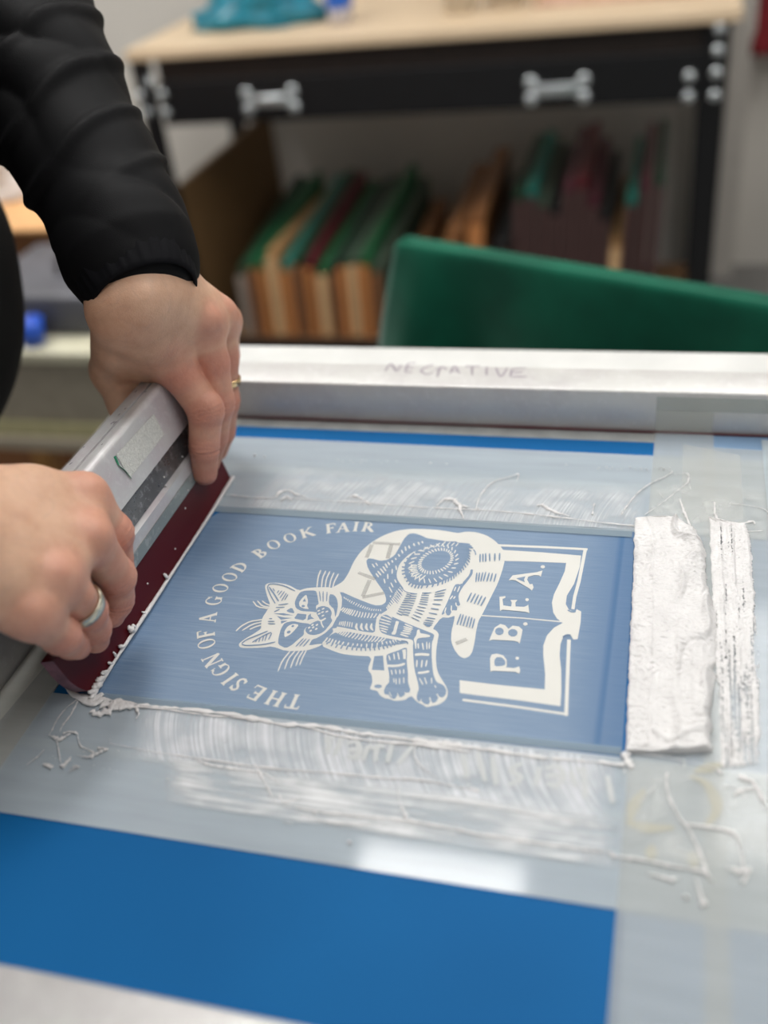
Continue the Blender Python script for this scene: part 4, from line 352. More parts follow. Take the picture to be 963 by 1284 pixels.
7917,-5028,7900,-5041,7883,-5057,7867,-5077,7852],[-5061,8058,-5256,7965,-5274,8004,-5079,8097],[-5256,7960,-5309,8070,-5288,8079,-5236,7970],[-5182,8024,-5209,8082,-5189,8092,
-5161,8034],[-5306,8079,-5261,8105,-5254,8093,-5299,8067],[-5176,8090,-5215,8071,-5221,8084,-5182,8102],[-5068,8041,-5097,8102,-5084,8109,-5055,8048],[-5153,8290,-5374,8295,-5372,
8316,-5151,8311],[-5386,8323,-5200,8444,-5174,8409,-5360,8288],[-5235,8302,-5256,8379,-5241,8383,-5220,8306],[-5154,8271,-5169,8325,-5154,8329,-5140,8275],[-5188,8394,-5205,8455,
-5190,8459,-5173,8398],[-5398,8721,-5417,8701,-5429,8679,-5432,8655,-5427,8632,-5414,8610,-5394,8593,-5368,8581,-5339,8575,-5309,8576,-5280,8583,-5254,8596,-5234,8615,-5221,8637,
-5216,8661,-5220,8684,-5232,8706,-5251,8724,-5275,8737,-5280,8706,-5258,8699,-5242,8689,-5232,8676,-5229,8662,-5234,8649,-5246,8635,-5264,8624,-5287,8616,-5313,8611,-5339,8610,
-5365,8613,-5387,8619,-5404,8629,-5415,8641,-5419,8655,-5416,8669,-5405,8682,-5388,8694],[-5229,8697,-5309,8691,-5312,8730,-5232,8735],[-5316,8676,-5320,8744,-5305,8745,-5301,
8677],[-5366,8716,-5424,8708,-5426,8722,-5369,8730],[-5324,8992,-5352,8991,-5379,8985,-5402,8974,-5421,8958,-5433,8939,-5439,8918,-5437,8896,-5428,8875,-5412,8857,-5391,8841,-5366,
8831,-5338,8826,-5336,8859,-5360,8863,-5382,8870,-5401,8880,-5415,8891,-5424,8904,-5426,8917,-5421,8930,-5411,8941,-5395,8950,-5375,8956,-5351,8959,-5327,8958],[-5338,8826,-5310,
8826,-5284,8832,-5260,8843,-5242,8859,-5229,8878,-5224,8899,-5225,8921,-5234,8942,-5250,8961,-5271,8976,-5296,8987,-5324,8992,-5327,8958,-5302,8954,-5280,8947,-5261,8938,-5247,
8926,-5239,8913,-5236,8900,-5241,8888,-5251,8877,-5267,8868,-5288,8862,-5311,8859,-5336,8859],[-5273,9218,-5301,9222,-5328,9219,-5353,9212,-5373,9199,-5389,9182,-5397,9161,-5398,
9139,-5393,9117,-5380,9097,-5361,9079,-5338,9065,-5311,9055,-5303,9088,-5327,9096,-5348,9106,-5365,9118,-5378,9131,-5384,9145,-5384,9158,-5378,9170,-5366,9180,-5349,9186,-5328,
9189,-5305,9189,-5281,9185],[-5311,9055,-5283,9052,-5256,9054,-5231,9062,-5210,9075,-5195,9092,-5187,9112,-5185,9134,-5191,9156,-5204,9177,-5223,9195,-5246,9209,-5273,9218,-5281,
9185,-5257,9178,-5236,9168,-5218,9156,-5206,9142,-5200,9128,-5199,9115,-5205,9103,-5217,9094,-5235,9087,-5255,9084,-5279,9084,-5303,9088],[-5159,9252,-5360,9331,-5344,9371,-5143,
9291],[-5150,9275,-5141,9307,-5140,9340,-5146,9371,-5160,9398,-5179,9419,-5204,9433,-5231,9439,-5260,9437,-5288,9426,-5314,9408,-5335,9384,-5351,9354,-5337,9349,-5325,9369,-5309,
9385,-5289,9396,-5266,9402,-5242,9402,-5218,9396,-5197,9385,-5179,9368,-5166,9348,-5159,9326,-5158,9303,-5164,9281],[-5177,9245,-5158,9293,-5144,9288,-5162,9240],[-5365,9320,-5347,
9368,-5332,9362,-5351,9314],[-5009,9565,-5188,9685,-5164,9721,-4985,9600],[-5080,9644,-5070,9663,-5063,9683,-5061,9702,-5063,9719,-5070,9734,-5080,9744,-5094,9750,-5110,9751,-5127,
9746,-5144,9737,-5160,9723,-5174,9706,-5161,9698,-5153,9708,-5143,9716,-5131,9720,-5120,9722,-5109,9721,-5099,9716,-5091,9709,-5086,9699,-5083,9688,-5084,9676,-5087,9664,-5093,
9652],[-4993,9585,-4980,9607,-4972,9630,-4968,9653,-4970,9673,-4976,9689,-4987,9701,-5002,9707,-5020,9707,-5039,9701,-5059,9689,-5077,9672,-5093,9652,-5079,9642,-5069,9655,-5057,
9665,-5044,9672,-5031,9675,-5019,9674,-5008,9669,-5000,9661,-4995,9651,-4993,9637,-4995,9623,-4999,9608,-5007,9594],[-5027,9562,-4998,9605,-4986,9597,-5015,9554],[-5196,9676,-5167,
9719,-5154,9710,-5183,9667],[-4884,9933,-4907,9950,-4932,9961,-4957,9966,-4982,9965,-5003,9957,-5020,9943,-5032,9925,-5037,9903,-5036,9878,-5028,9853,-5015,9830,-4996,9809,-4973,
9834,-4990,9852,-5004,9871,-5013,9890,-5018,9908,-5017,9923,-5011,9935,-5000,9942,-4984,9945,-4966,9942,-4946,9935,-4926,9923,-4907,9908],[-4996,9809,-4973,9792,-4948,9781,-4922,
9776,-4898,9778,-4877,9785,-4859,9799,-4848,9817,-4842,9840,-4844,9864,-4851,9889,-4865,9912,-4884,9933,-4907,9908,-4889,9890,-4876,9871,-4866,9852,-4862,9835,-4863,9819,-4869,
9808,-4880,9800,-4895,9798,-4913,9800,-4933,9807,-4954,9819,-4973,9834],[-4699,10095,-4719,10114,-4742,10129,-4766,10138,-4791,10140,-4813,10136,-4832,10125,-4846,10108,-4855,
10087,-4857,10063,-4853,10037,-4843,10012,-4827,9988,-4801,10010,-4816,10030,-4827,10051,-4833,10071,-4835,10089,-4832,10104,-4824,10115,-4812,10120,-4796,10121,-4779,10116,-4760,
10105,-4742,10091,-4725,10073],[-4827,9988,-4807,9969,-4784,9954,-4760,9945,-4736,9943,-4713,9947,-4694,9958,-4680,9975,-4671,9996,-4669,10020,-4673,10046,-4683,10071,-4699,10095,
-4725,10073,-4710,10053,-4700,10032,-4693,10012,-4692,9994,-4695,9979,-4703,9968,-4715,9963,-4730,9962,-4747,9967,-4766,9977,-4784,9992,-4801,10010],[-4573,10052,-4684,10237,-4647,
10259,-4536,10074],[-4608,10153,-4575,10304,-4554,10297,-4587,10147],[-4582,10210,-4436,10156,-4448,10113,-4594,10167],[-4590,10057,-4532,10092,-4525,10079,-4583,10044],[-4695,
10231,-4637,10266,-4629,10253,-4687,10218],[-4593,10293,-4545,10321,-4537,10308,-4585,10280],[-4471,10129,-4423,10157,-4416,10144,-4463,10116],[-4276,10192,-4348,10395,-4308,10409,
-4235,10206],[-4353,10396,-4239,10437,-4231,10415,-4345,10375],[-4297,10315,-4237,10337,-4229,10315,-4289,10294],[-4230,10433,-4209,10385,-4222,10380,-4243,10427],[-4232,10303,
-4247,10344,-4234,10349,-4219,10308],[-4292,10201,-4228,10223,-4223,10209,-4287,10186],[-4144,10233,-4132,10453,-4111,10451,-4123,10230],[-4104,10464,-3988,10275,-4024,10250,-4140,
10440],[-4129,10314,-4052,10333,-4048,10318,-4125,10299],[-4163,10234,-4109,10248,-4105,10233,-4159,10220],[-4039,10264,-3977,10280,-3974,10265,-4036,10250],[-3928,10279,-3956,
10493,-3914,10498,-3886,10284],[-3943,10291,-3876,10300,-3874,10285,-3941,10276],[-3969,10492,-3902,10501,-3900,10486,-3967,10477],[-3813,10289,-3817,10505,-3775,10506,-3770,
10290],[-3790,10389,-3767,10391,-3745,10397,-3727,10407,-3713,10419,-3704,10434,-3701,10449,-3705,10464,-3714,10478,-3728,10489,-3747,10498,-3769,10504,-3792,10505,-3792,10490,
-3777,10489,-3764,10485,-3752,10478,-3743,10470,-3737,10459,-3735,10448,-3737,10437,-3742,10426,-3751,10417,-3762,10410,-3776,10406,-3790,10404],[-3734,10409,-3653,10314,-3684,
10282,-3766,10378],[-3826,10303,-3758,10304,-3758,10289,-3826,10287],[-3830,10506,-3778,10507,-3778,10492,-3830,10490],[-3685,10305,-3645,10306,-3645,10291,-3684,10290]],[[-3069,
9771,-3056,9764,-3032,9763,-3021,9768,-3024,9788,-3037,9795,-3061,9796,-3072,9790],[-3080,9680,-3066,9672,-3039,9670,-3026,9676,-3029,9695,-3044,9702,-3070,9705,-3083,9699],[-3086,
9592,-3071,9585,-3042,9584,-3029,9590,-3032,9609,-3047,9616,-3076,9617,-3090,9611],[-3069,9515,-3053,9515,-3024,9526,-3011,9537,-3018,9556,-3034,9556,-3063,9545,-3076,9534],[-3046,
9446,-3030,9449,-3002,9468,-2991,9483,-2999,9501,-3016,9497,-3043,9478,-3054,9463],[-3004,9379,-2989,9385,-2965,9409,-2956,9426,-2965,9442,-2980,9436,-3004,9412,-3013,9395],[-2958,
9311,-2945,9322,-2927,9354,-2921,9375,-2932,9389,-2944,9377,-2963,9345,-2969,9325],[-2914,9252,-2904,9269,-2892,9310,-2890,9334,-2902,9345,-2912,9327,-2924,9286,-2926,9262],[-2870,
9220,-2862,9240,-2855,9287,-2855,9312,-2867,9321,-2875,9300,-2883,9254,-2882,9228],[-2824,9201,-2817,9222,-2812,9269,-2813,9295,-2826,9303,-2833,9281,-2838,9234,-2836,9208],[-2782,
9201,-2775,9223,-2771,9274,-2773,9301,-2785,9308,-2792,9285,-2796,9234,-2794,9207],[-2743,9207,-2736,9229,-2731,9278,-2732,9305,-2745,9312,-2752,9290,-2757,9241,-2755,9214],[-2678,
9226,-2670,9250,-2664,9305,-2665,9335,-2677,9342,-2684,9317,-2691,9262,-2690,9233],[-2611,9249,-2604,9278,-2599,9340,-2600,9374,-2612,9380,-2619,9351,-2625,9289,-2624,9256],[-2548,
9283,-2544,9312,-2545,9374,-2550,9406,-2562,9410,-2566,9380,-2565,9318,-2560,9287],[-2496,9317,-2494,9346,-2498,9405,-2504,9436,-2517,9439,-2519,9409,-2515,9350,-2509,9319],[-2465,
9349,-2462,9378,-2463,9439,-2468,9472,-2481,9475,-2484,9445,-2482,9384,-2477,9352],[-2434,9377,-2431,9408,-2434,9471,-2439,9504,-2452,9507,-2454,9476,-2452,9412,-2446,9380],[-2399,
9411,-2401,9446,-2414,9516,-2425,9551,-2437,9550,-2434,9514,-2421,9444,-2411,9410],[-2373,9448,-2377,9487,-2393,9565,-2405,9604,-2417,9602,-2412,9562,-2396,9485,-2384,9446],[-2354,
9494,-2358,9535,-2374,9617,-2386,9658,-2398,9656,-2394,9615,-2378,9533,-2366,9493],[-2327,9539,-2334,9582,-2356,9668,-2371,9710,-2383,9706,-2376,9662,-2353,9577,-2339,9536],[-2302,
9580,-2312,9624,-2339,9709,-2356,9751,-2367,9746,-2357,9701,-2330,9615,-2313,9575],[-2281,9632,-2297,9678,-2335,9766,-2357,9808,-2367,9800,-2352,9753,-2313,9665,-2291,9624],[-2263,
9688,-2285,9734,-2334,9820,-2362,9859,-2371,9848,-2349,9801,-2299,9716,-2272,9677],[-2245,9741,-2272,9786,-2330,9869,-2362,9907,-2370,9894,-2343,9848,-2284,9765,-2253,9728],[-2236,
9798,-2265,9841,-2328,9918,-2361,9952,-2368,9937,-2339,9894,-2276,9817,-2243,9784],[-2242,9857,-2269,9896,-2327,9965,-2359,9994,-2365,9979,-2338,9940,-2279,9872,-2248,9842],[-2250,
9909,-2277,9945,-2335,10006,-2366,10032,-2372,10016,-2344,9980,-2286,9919,-2256,9894],[-2262,9970,-2291,10000,-2352,10048,-2384,10066,-2388,10049,-2358,10019,-2297,9971,-2265,
9953],[-2259,10035,-2293,10056,-2362,10086,-2397,10095,-2398,10075,-2364,10054,-2295,10024,-2260,10016],[-2250,10102,-2292,10115,-2375,10127,-2416,10126,-2414,10106,-2372,10093,
-2289,10081,-2248,10082],[-2272,10138,-2314,10148,-2395,10155,-2436,10151,-2433,10131,-2392,10121,-2310,10115,-2270,10118],[-2303,10174,-2343,10182,-2421,10186,-2459,10180,-2456,
10160,-2416,10152,-2339,10148,-2301,10153],[-2244,10053,-2239,10043,-2221,10022,-2213,10005,-2201,9963,-2194,9951,-2186,9954,-2187,9969,-2200,10012,-2212,10037,-2232,10060,-2239,
10064],[-3637,8077,-3629,8084,-3621,8105,-3620,8119,-3631,8129,-3639,8121,-3647,8100,-3648,8086],[-3573,8053,-3565,8065,-3559,8095,-3559,8112,-3570,8120,-3577,8108,-3584,8078,
-3584,8061],[-3511,8031,-3504,8047,-3499,8082,-3500,8102,-3511,8109,-3518,8093,-3523,8058,-3522,8038],[-3444,8023,-3439,8040,-3436,8077,-3438,8098,-3449,8104,-3455,8087,-3458,8049,
-3456,8029],[-3373,8017,-3369,8036,-3369,8077,-3373,8099,-3385,8103,-3389,8084,-3389,8043,-3385,8021],[-3304,8019,-3303,8039,-3309,8080,-3315,8101,-3327,8102,-3328,8082,-3322,8041,
-3316,8021],[-3251,8021,-3250,8040,-3256,8080,-3262,8100,-3274,8101,-3275,8082,-3269,8042,-3262,8023],[-3194,8026,-3195,8044,-3205,8080,-3214,8097,-3225,8095,-3223,8077,-3213,8042,
-3204,8024],[-3141,8033,-3144,8052,-3156,8089,-3165,8106,-3176,8103,-3173,8084,-3161,8048,-3152,8031],[-3087,8041,-3091,8064,-3108,8106,-3119,8126,-3129,8122,-3124,8100,-3108,8057,
-3097,8038],[-3035,8052,-3041,8076,-3060,8121,-3073,8142,-3082,8138,-3076,8114,-3057,8069,-3045,8048],[-2984,8072,-2992,8095,-3013,8136,-3026,8155,-3035,8149,-3028,8126,-3007,8085,
-2993,8066],[-2933,8091,-2941,8113,-2964,8152,-2978,8170,-2986,8163,-2978,8140,-2955,8101,-2941,8084],[-2896,8116,-2904,8138,-2926,8177,-2940,8195,-2949,8188,-2941,8166,-2918,8126,
-2905,8109],[-2859,8145,-2868,8165,-2891,8200,-2906,8215,-2913,8206,-2904,8186,-2881,8151,-2867,8136],[-2827,8174,-2837,8193,-2861,8224,-2875,8237,-2882,8227,-2872,8209,-2848,8177,
-2834,8165],[-2798,8201,-2810,8217,-2837,8242,-2852,8251,-2857,8239,-2845,8223,-2818,8198,-2803,8189],[-2766,8224,-2781,8240,-2813,8263,-2831,8271,-2834,8258,-2819,8241,-2787,8218,
-2770,8211],[-2777,8254,-2765,8250,-2729,8249,-2713,8245,-2699,8236,-2697,8232,-2696,8216,-2692,8209,-2684,8208,-2682,8214,-2684,8235,-2693,8251,-2712,8263,-2731,8267,-2767,8269,
-2779,8266],[-3028,9121,-3009,9099,-2970,9061,-2950,9044,-2947,9051,-2966,9073,-3005,9111,-3026,9128],[-3032,9084,-3014,9063,-2978,9025,-2958,9008,-2956,9015,-2973,9036,-3010,9074,
-3029,9091],[-3036,9048,-3018,9026,-2981,8987,-2961,8970,-2958,8976,-2976,8998,-3013,9037,-3033,9055],[-3043,9015,-3025,8992,-2988,8949,-2968,8930,-2965,8936,-2983,8959,-3020,9002,
-3040,9022],[-3048,8979,-3031,8956,-2993,8915,-2974,8896,-2971,8902,-2988,8925,-3026,8967,-3045,8986],[-2907,9082,-2890,9073,-2856,9063,-2839,9062,-2839,9073,-2856,9082,-2890,9093,
-2907,9094],[-2909,9044,-2891,9036,-2855,9027,-2837,9027,-2837,9039,-2856,9047,-2892,9056,-2910,9056],[-2912,8998,-2893,8993,-2856,8992,-2838,8995,-2840,9007,-2859,9012,-2896,9013,
-2914,9010],[-2917,8959,-2897,8955,-2859,8954,-2840,8958,-2842,8970,-2862,8974,-2901,8975,-2920,8971],[-2921,8919,-2900,8917,-2860,8920,-2841,8926,-2843,8938,-2864,8940,-2905,8936,
-2924,8930],[-2927,8877,-2905,8875,-2862,8880,-2842,8886,-2845,8897,-2867,8899,-2910,8895,-2930,8889],[-2931,8838,-2909,8833,-2869,8832,-2849,8835,-2851,8846,-2872,8851,-2913,8853,
-2932,8850],[-2938,8801,-2916,8793,-2875,8784,-2854,8783,-2855,8794,-2876,8803,-2918,8812,-2938,8812],[-2940,8763,-2921,8752,-2882,8740,-2863,8737,-2863,8748,-2882,8758,-2921,8771,
-2940,8774],[-2946,8724,-2926,8711,-2887,8692,-2867,8686,-2866,8697,-2885,8710,-2925,8729,-2945,8735],[-2856,9091,-2834,9089,-2791,9093,-2771,9099,-2773,9111,-2795,9113,-2838,9109,
-2859,9103],[-2854,9050,-2832,9047,-2789,9047,-2768,9051,-2770,9063,-2792,9066,-2835,9066,-2856,9062],[-2851,9006,-2829,9003,-2787,9005,-2767,9009,-2769,9021,-2791,9024,-2833,9022,
-2853,9017],[-2851,8965,-2830,8961,-2789,8961,-2769,8964,-2771,8976,-2792,8980,-2833,8980,-2853,8976],[-2849,8927,-2829,8920,-2788,8914,-2769,8914,-2770,8925,-2790,8932,-2830,8939,
-2850,8939],[-2851,8882,-2831,8876,-2790,8873,-2771,8875,-2772,8886,-2793,8891,-2833,8895,-2853,8893],[-2858,8842,-2836,8835,-2793,8828,-2772,8829,-2773,8840,-2795,8847,-2838,8853,
-2859,8853],[-2866,8798,-2843,8791,-2799,8784,-2778,8783,-2779,8795,-2801,8802,-2845,8810,-2867,8810],[-2871,8751,-2847,8744,-2801,8739,-2779,8740,-2780,8751,-2803,8757,-2849,8763,
-2872,8762],[-2878,8710,-2855,8704,-2809,8698,-2786,8699,-2787,8710,-2811,8717,-2857,8722,-2879,8721],[-2716,9124,-2693,9124,-2648,9130,-2627,9137,-2629,9147,-2652,9148,-2697,9142,
-2719,9135],[-2717,9084,-2692,9082,-2644,9085,-2621,9090,-2623,9100,-2647,9103,-2695,9100,-2719,9095],[-2714,9041,-2688,9038,-2639,9039,-2615,9044,-2617,9054,-2642,9057,-2691,9056,
-2716,9052],[-2714,9004,-2688,9000,-2636,8998,-2611,9001,-2612,9011,-2639,9016,-2691,9017,-2716,9014],[-2712,8965,-2685,8960,-2633,8958,-2607,8961,-2609,8972,-2635,8976,-2688,8978,
-2714,8975],[-2714,8927,-2685,8921,-2630,8916,-2602,8917,-2604,8928,-2632,8933,-2687,8938,-2715,8937],[-2718,8872,-2691,8864,-2636,8856,-2608,8855,-2609,8865,-2637,8873,-2692,8881,
-2719,8882],[-2726,8819,-2698,8809,-2641,8797,-2613,8794,-2614,8804,-2642,8814,-2699,8826,-2727,8829],[-2733,8772,-2705,8759,-2650,8742,-2622,8736,-2622,8746,-2650,8758,-2705,8776,
-2733,8782],[-2739,8720,-2711,8705,-2656,8683,-2628,8675,-2628,8685,-2655,8699,-2711,8722,-2739,8729],[-2750,8671,-2722,8654,-2664,8626,-2636,8615,-2635,8624,-2663,8641,-2720,8669,
-2749,8680],[-2557,9155,-2524,9169,-2461,9206,-2431,9228,-2435,9240,-2468,9226,-2531,9189,-2561,9167],[-2550,9115,-2520,9123,-2462,9149,-2434,9166,-2438,9178,-2469,9169,-2527,9144,
-2555,9127],[-2549,9077,-2519,9081,-2460,9097,-2432,9109,-2435,9121,-2466,9117,-2525,9101,-2553,9089],[-2546,9015,-2518,9015,-2464,9023,-2438,9032,-2440,9044,-2468,9044,-2522,9035,
-2548,9027],[-2545,8938,-2519,8934,-2468,8935,-2443,8940,-2445,8952,-2471,8956,-2522,8954,-2547,8950],[-2549,8856,-2523,8850,-2471,8847,-2446,8850,-2448,8862,-2474,8867,-2525,8870,
-2550,8868],[-2555,8773,-2528,8766,-2475,8761,-2449,8762,-2450,8774,-2477,8781,-2530,8786,-2556,8785],[-2562,8687,-2535,8681,-2481,8677,-2455,8679,-2456,8690,-2483,8696,-2537,8701,
-2563,8699],[-2572,8642,-2543,8635,-2488,8630,-2460,8632,-2461,8643,-2490,8650,-2546,8655,-2573,8653],[-2582,8600,-2552,8596,-2494,8595,-2466,8599,-2467,8610,-2497,8615,-2555,8616,
-2583,8612],[-2580,8573,-2552,8568,-2497,8565,-2470,8568,-2471,8580,-2499,8585,-2555,8587,-2582,8585],[-2557,8556,-2537,8551,-2497,8549,-2478,8553,-2480,8564,-2500,8569,-2539,8570,
-2558,8567],[-2537,8542,-2525,8537,-2502,8533,-2491,8535,-2492,8547,-2503,8552,-2526,8556,-2538,8554],[-2689,9110,-2667,9116,-2624,9136,-2603,9149,-2607,9159,-2630,9153,-2673,9134,
-2693,9120],[-3013,9197,-2994,9178,-2934,9127,-2886,9107,-2808,9099,-2783,9100,-2784,9108,-2810,9114,-2887,9122,-2931,9140,-2991,9190,-3011,9204],[-2142,9978,-2140,9934,-2127,9849,
-2117,9808,-2105,9808,-2107,9851,-2120,9936,-2130,9978],[-2109,9989,-2106,9947,-2092,9865,-2081,9824,-2069,9826,-2072,9867,-2086,9949,-2097,9990],[-2076,10001,-2073,9957,-2058,
9871,-2046,9828,-2034,9830,-2038,9873,-2053,9959,-2064,10002],[-2025,10005,-2022,9963,-2007,9882,-1995,9842,-1983,9844,-1987,9885,-2002,9967,-2013,10007],[-1957,10012,-1956,9972,
-1945,9893,-1935,9854,-1923,9855,-1924,9894,-1935,9974,-1945,10013],[-1897,10023,-1896,9984,-1886,9908,-1877,9870,-1865,9871,-1866,9909,-1876,9985,-1884,10023],[-2118,9600,-2118,
9554,-2109,9462,-2100,9416,-2089,9416,-2089,9461,-2098,9553,-2107,9599],[-2087,9607,-2087,9563,-2080,9474,-2072,9429,-2061,9428,-2060,9472,-2067,9561,-2075,9606],[-2047,9617,-2049,
9571,-2047,9480,-2042,9435,-2030,9432,-2027,9476,-2030,9567,-2035,9614],[-2010,9629,-2014,9584,-2014,9491,-2011,9445,-1999,9441,-1995,9486,-1995,9578,-1999,9626],[-1965,9619,-1970,
9575,-1971,9486,-1967,9441,-1956,9438,-1951,9481,-1950,9570,-1954,9616],[-1924,9616,-1928,9575,-1929,9490,-1925,9448,-1913,9445,-1909,9485,-1909,9569,-1913,9613],[-1878,9610,-1882,
9570,-1883,9489,-1880,9447,-1869,9444,-1864,9483,-1863,9564,-1866,9606],[-2117,9212,-2127,9171,-2139,9085,-2141,9040,-2130,9034,-2120,9074,-2107,9160,-2105,9205],[-2067,9204,-2078,
9162,-2093,9074,-2096,9029,-2084,9022,-2073,9063,-2059,9150,-2055,9197],[-2024,9187,-2034,9145,-2047,9056,-2050,9010,-2038,9003,-2028,9045,-2015,9134,-2012,9181],[-1981,9172,-1991,
9131,-2003,9046,-2006,9002,-1994,8995,-1984,9036,-1972,9121,-1969,9166],[-1934,9155,-1945,9115,-1960,9030,-1964,8986,-1952,8979,-1941,9018,-1926,9103,-1922,9148],[-2175,8812,-2181,
8764,-2187,8664,-2185,8613,-2174,8609,-2167,8657,-2162,8756,-2163,8808],[-2143,8804,-2148,8757,-2149,8662,-2146,8614,-2135,8610,-2130,8656,-2128,8752,-2131,8801],[-2104,8786,-2109,
8741,-2111,8649,-2108,8603,-2096,8599,-2092,8643,-2090,8735,-2093,8782],[-2066,8779,-2070,8734,-2071,8642,-2068,8595,-2056,8592,-2052,8637,-2051,8729,-2054,8776],[-2032,8768,-2036,
8724,-2035,8635,-2031,8590,-2020,8587,-2016,8630,-2016,8719,-2020,8765],[-1997,8750,-2000,8708,-2000,8622,-1996,8579,-1984,8576,-1981,8617,-1981,8703,-1985,8747],[-4163,8853,-4126,
8789,-4170,8788],[-4113,8708,-4113,8694,-4121,8684,-4135,8683,-4148,8689,-4157,8702,-4157,8716,-4149,8725,-4135,8727,-4121,8720],[-4146,8243,-4141,8228,-4145,8211,-4156,8200,-4170,
8198,-4182,8207,-4187,8222,-4183,8239,-4172,8250,-4158,8252],[-4135,8347,-4131,8335,-4133,8322,-4141,8314,-4152,8314,-4161,8321,-4165,8333,-4163,8346,-4155,8354,-4144,8354],[-4021,
9002,-4005,8955,-3968,8864,-3947,8819,-3939,8822,-3954,8868,-3991,8960,-4012,9005],[-4021,9002,-4005,8955,-3968,8864,-3947,8819,-3939,8822,-3954,8868,-3991,8960,-4012,9005],[-3973,
9009,-3961,8959,-3931,8861,-3913,8813,-3904,8814,-3916,8863,-3946,8961,-3964,9010],[-3973,9009,-3961,8959,-3931,8861,-3913,8813,-3904,8814,-3916,8863,-3946,8961,-3964,9010],[-3919,
9004,-3910,8960,-3887,8873,-3873,8830,-3863,8830,-3872,8874,-3895,8960,-3910,9004],[-3919,9004,-3910,8960,-3887,8873,-3873,8830,-3863,8830,-3872,8874,-3895,8960,-3910,9004],[-3952,
8143,-3967,8109,-3992,8036,-4001,7997,-3992,7990,-3977,8024,-3952,8097,-3943,8136],[-3952,8143,-3967,8109,-3992,8036,-4001,7997,-3992,7990,-3977,8024,-3952,8097,-3943,8136],[-3916,
8144,-3930,8112,-3951,8045,-3958,8009,-3949,8002,-3936,8033,-3915,8100,-3907,8137],[-3916,8144,-3930,8112,-3951,8045,-3958,8009,-3949,8002,-3936,8033,-3915,8100,-3907,8137],[-3874,
8143,-3886,8111,-3905,8044,-3912,8009,-3903,8002,-3890,8033,-3871,8100,-3865,8136],[-3874,8143,-3886,8111,-3905,8044,-3912,8009,-3903,8002,-3890,8033,-3871,8100,-3865,8136],[-4329,
8977,-4363,8998,-4467,9049,-4531,9071,-4619,9087,-4663,9088,-4707,9076,-4724,9055,-4724,9007,-4701,8956,-4636,8860,-4593,8802,-4531,8726,-4509,8704,-4503,8712,-4522,8739,-4583,
8815,-4625,8871,-4688,8965,-4708,9005,-4707,9041,-4696,9054,-4655,9065,-4614,9064,-4528,9049,-4466,9027,-4364,8977,-4330,8964],[-4699,9001,-4679,8972,-4613,8900,-4569,8850,-4505,
8771,-4481,8749,-4474,8760,-4493,8789,-4558,8868,-4602,8919,-4668,8992,-4693,9013],[-4641,8986,-4631,8969,-4609,8941,-4596,8930,-4591,8937,-4601,8953,-4623,8981,-4636,8993],[-4641,
8986,-4631,8969,-4609,8941,-4596,8930,-4591,8937,-4601,8953,-4623,8981,-4636,8993],[-4545,8899,-4540,8912,-4537,8940,-4539,8956,-4548,8962,-4553,8949,-4555,8921,-4554,8905],[-4545,
8899,-4540,8912,-4537,8940,-4539,8956,-4548,8962,-4553,8949,-4555,8921,-4554,8905],[-4518,8861,-4510,8881,-4499,8928,-4496,8953,-4505,8960,-4514,8939,-4524,8893,-4527,8867],[-4518,
8861,-4510,8881,-4499,8928,-4496,8953,-4505,8960,-4514,8939,-4524,8893,-4527,8867],[-4477,8811,-4470,8842,-4461,8910,-4460,8946,-4469,8952,-4476,8920,-4485,8852,-4486,8816],[-4477,
8811,-4470,8842,-4461,8910,-4460,8946,-4469,8952,-4476,8920,-4485,8852,-4486,8816],[-4439,8763,-4432,8799,-4425,8874,-4424,8914,-4433,8920,-4440,8883,-4447,8808,-4448,8768],[-4439,
8763,-4432,8799,-4425,8874,-4424,8914,-4433,8920,-4440,8883,-4447,8808,-4448,8768],[-4403,8780,-4399,8806,-4395,8863,-4397,8893,-4406,8898,-4410,8871,-4413,8814,-4412,8785],[-4403,
8780,-4399,8806,-4395,8863,-4397,8893,-4406,8898,-4410,8871,-4413,8814,-4412,8785],[-4454,8680,-4423,8686,-4364,8705,-4336,8719,-4340,8730,-4372,8724,-4431,8705,-4459,8691],[-4454,
8680,-4423,8686,-4364,8705,-4336,8719,-4340,8730,-4372,8724,-4431,8705,-4459,8691],[-4471,8631,-4442,8632,-4388,8641,-4362,8649,-4366,8661,-4394,8660,-4449,8650,-4475,8642],[-4471,
8631,-4442,8632,-4388,8641,-4362,8649,-4366,8661,-4394,8660,-4449,8650,-4475,8642],[-4465,8550,-4449,8560,-4422,8587,-4410,8604,-4417,8614,-4433,8604,-4461,8577,-4472,8560],[-4465,
8550,-4449,8560,-4422,8587,-4410,8604,-4417,8614,-4433,8604,-4461,8577,-4472,8560],[-4487,8420,-4475,8418,-4456,8420,-4448,8425,-4451,8436,-4462,8439,-4482,8436,-4490,8431],[-4487,
8420,-4475,8418,-4456,8420,-4448,8425,-4451,8436,-4462,8439,-4482,8436,-4490,8431],[-4485,8370,-4462,8369,-4420,8375,-4400,8381,-4403,8392,-4426,8393,-4469,8388,-4489,8381],[-4485,
8370,-4462,8369,-4420,8375,-4400,8381,-4403,8392,-4426,8393,-4469,8388,-4489,8381],[-4471,8331,-4446,8329,-4399,8332,-4376,8337,-4379,8348,-4404,8350,-4452,8347,-4475,8342],[-4471,
8331,-4446,8329,-4399,8332,-4376,8337,-4379,8348,-4404,8350,-4452,8347,-4475,8342],[-4273,8042,-4304,8032,-4389,7992,-4455,7970,-4569,7945,-4620,7940,-4659,7950,-4660,7955,-4640,
8001,-4610,8037,-4537,8100,-4494,8136,-4439,8183,-4423,8203,-4431,8214,-4451,8201,-4507,8154,-4550,8118,-4623,8055,-4655,8017,-4676,7966,-4661,7932,-4615,7920,-4561,7925,-4446,
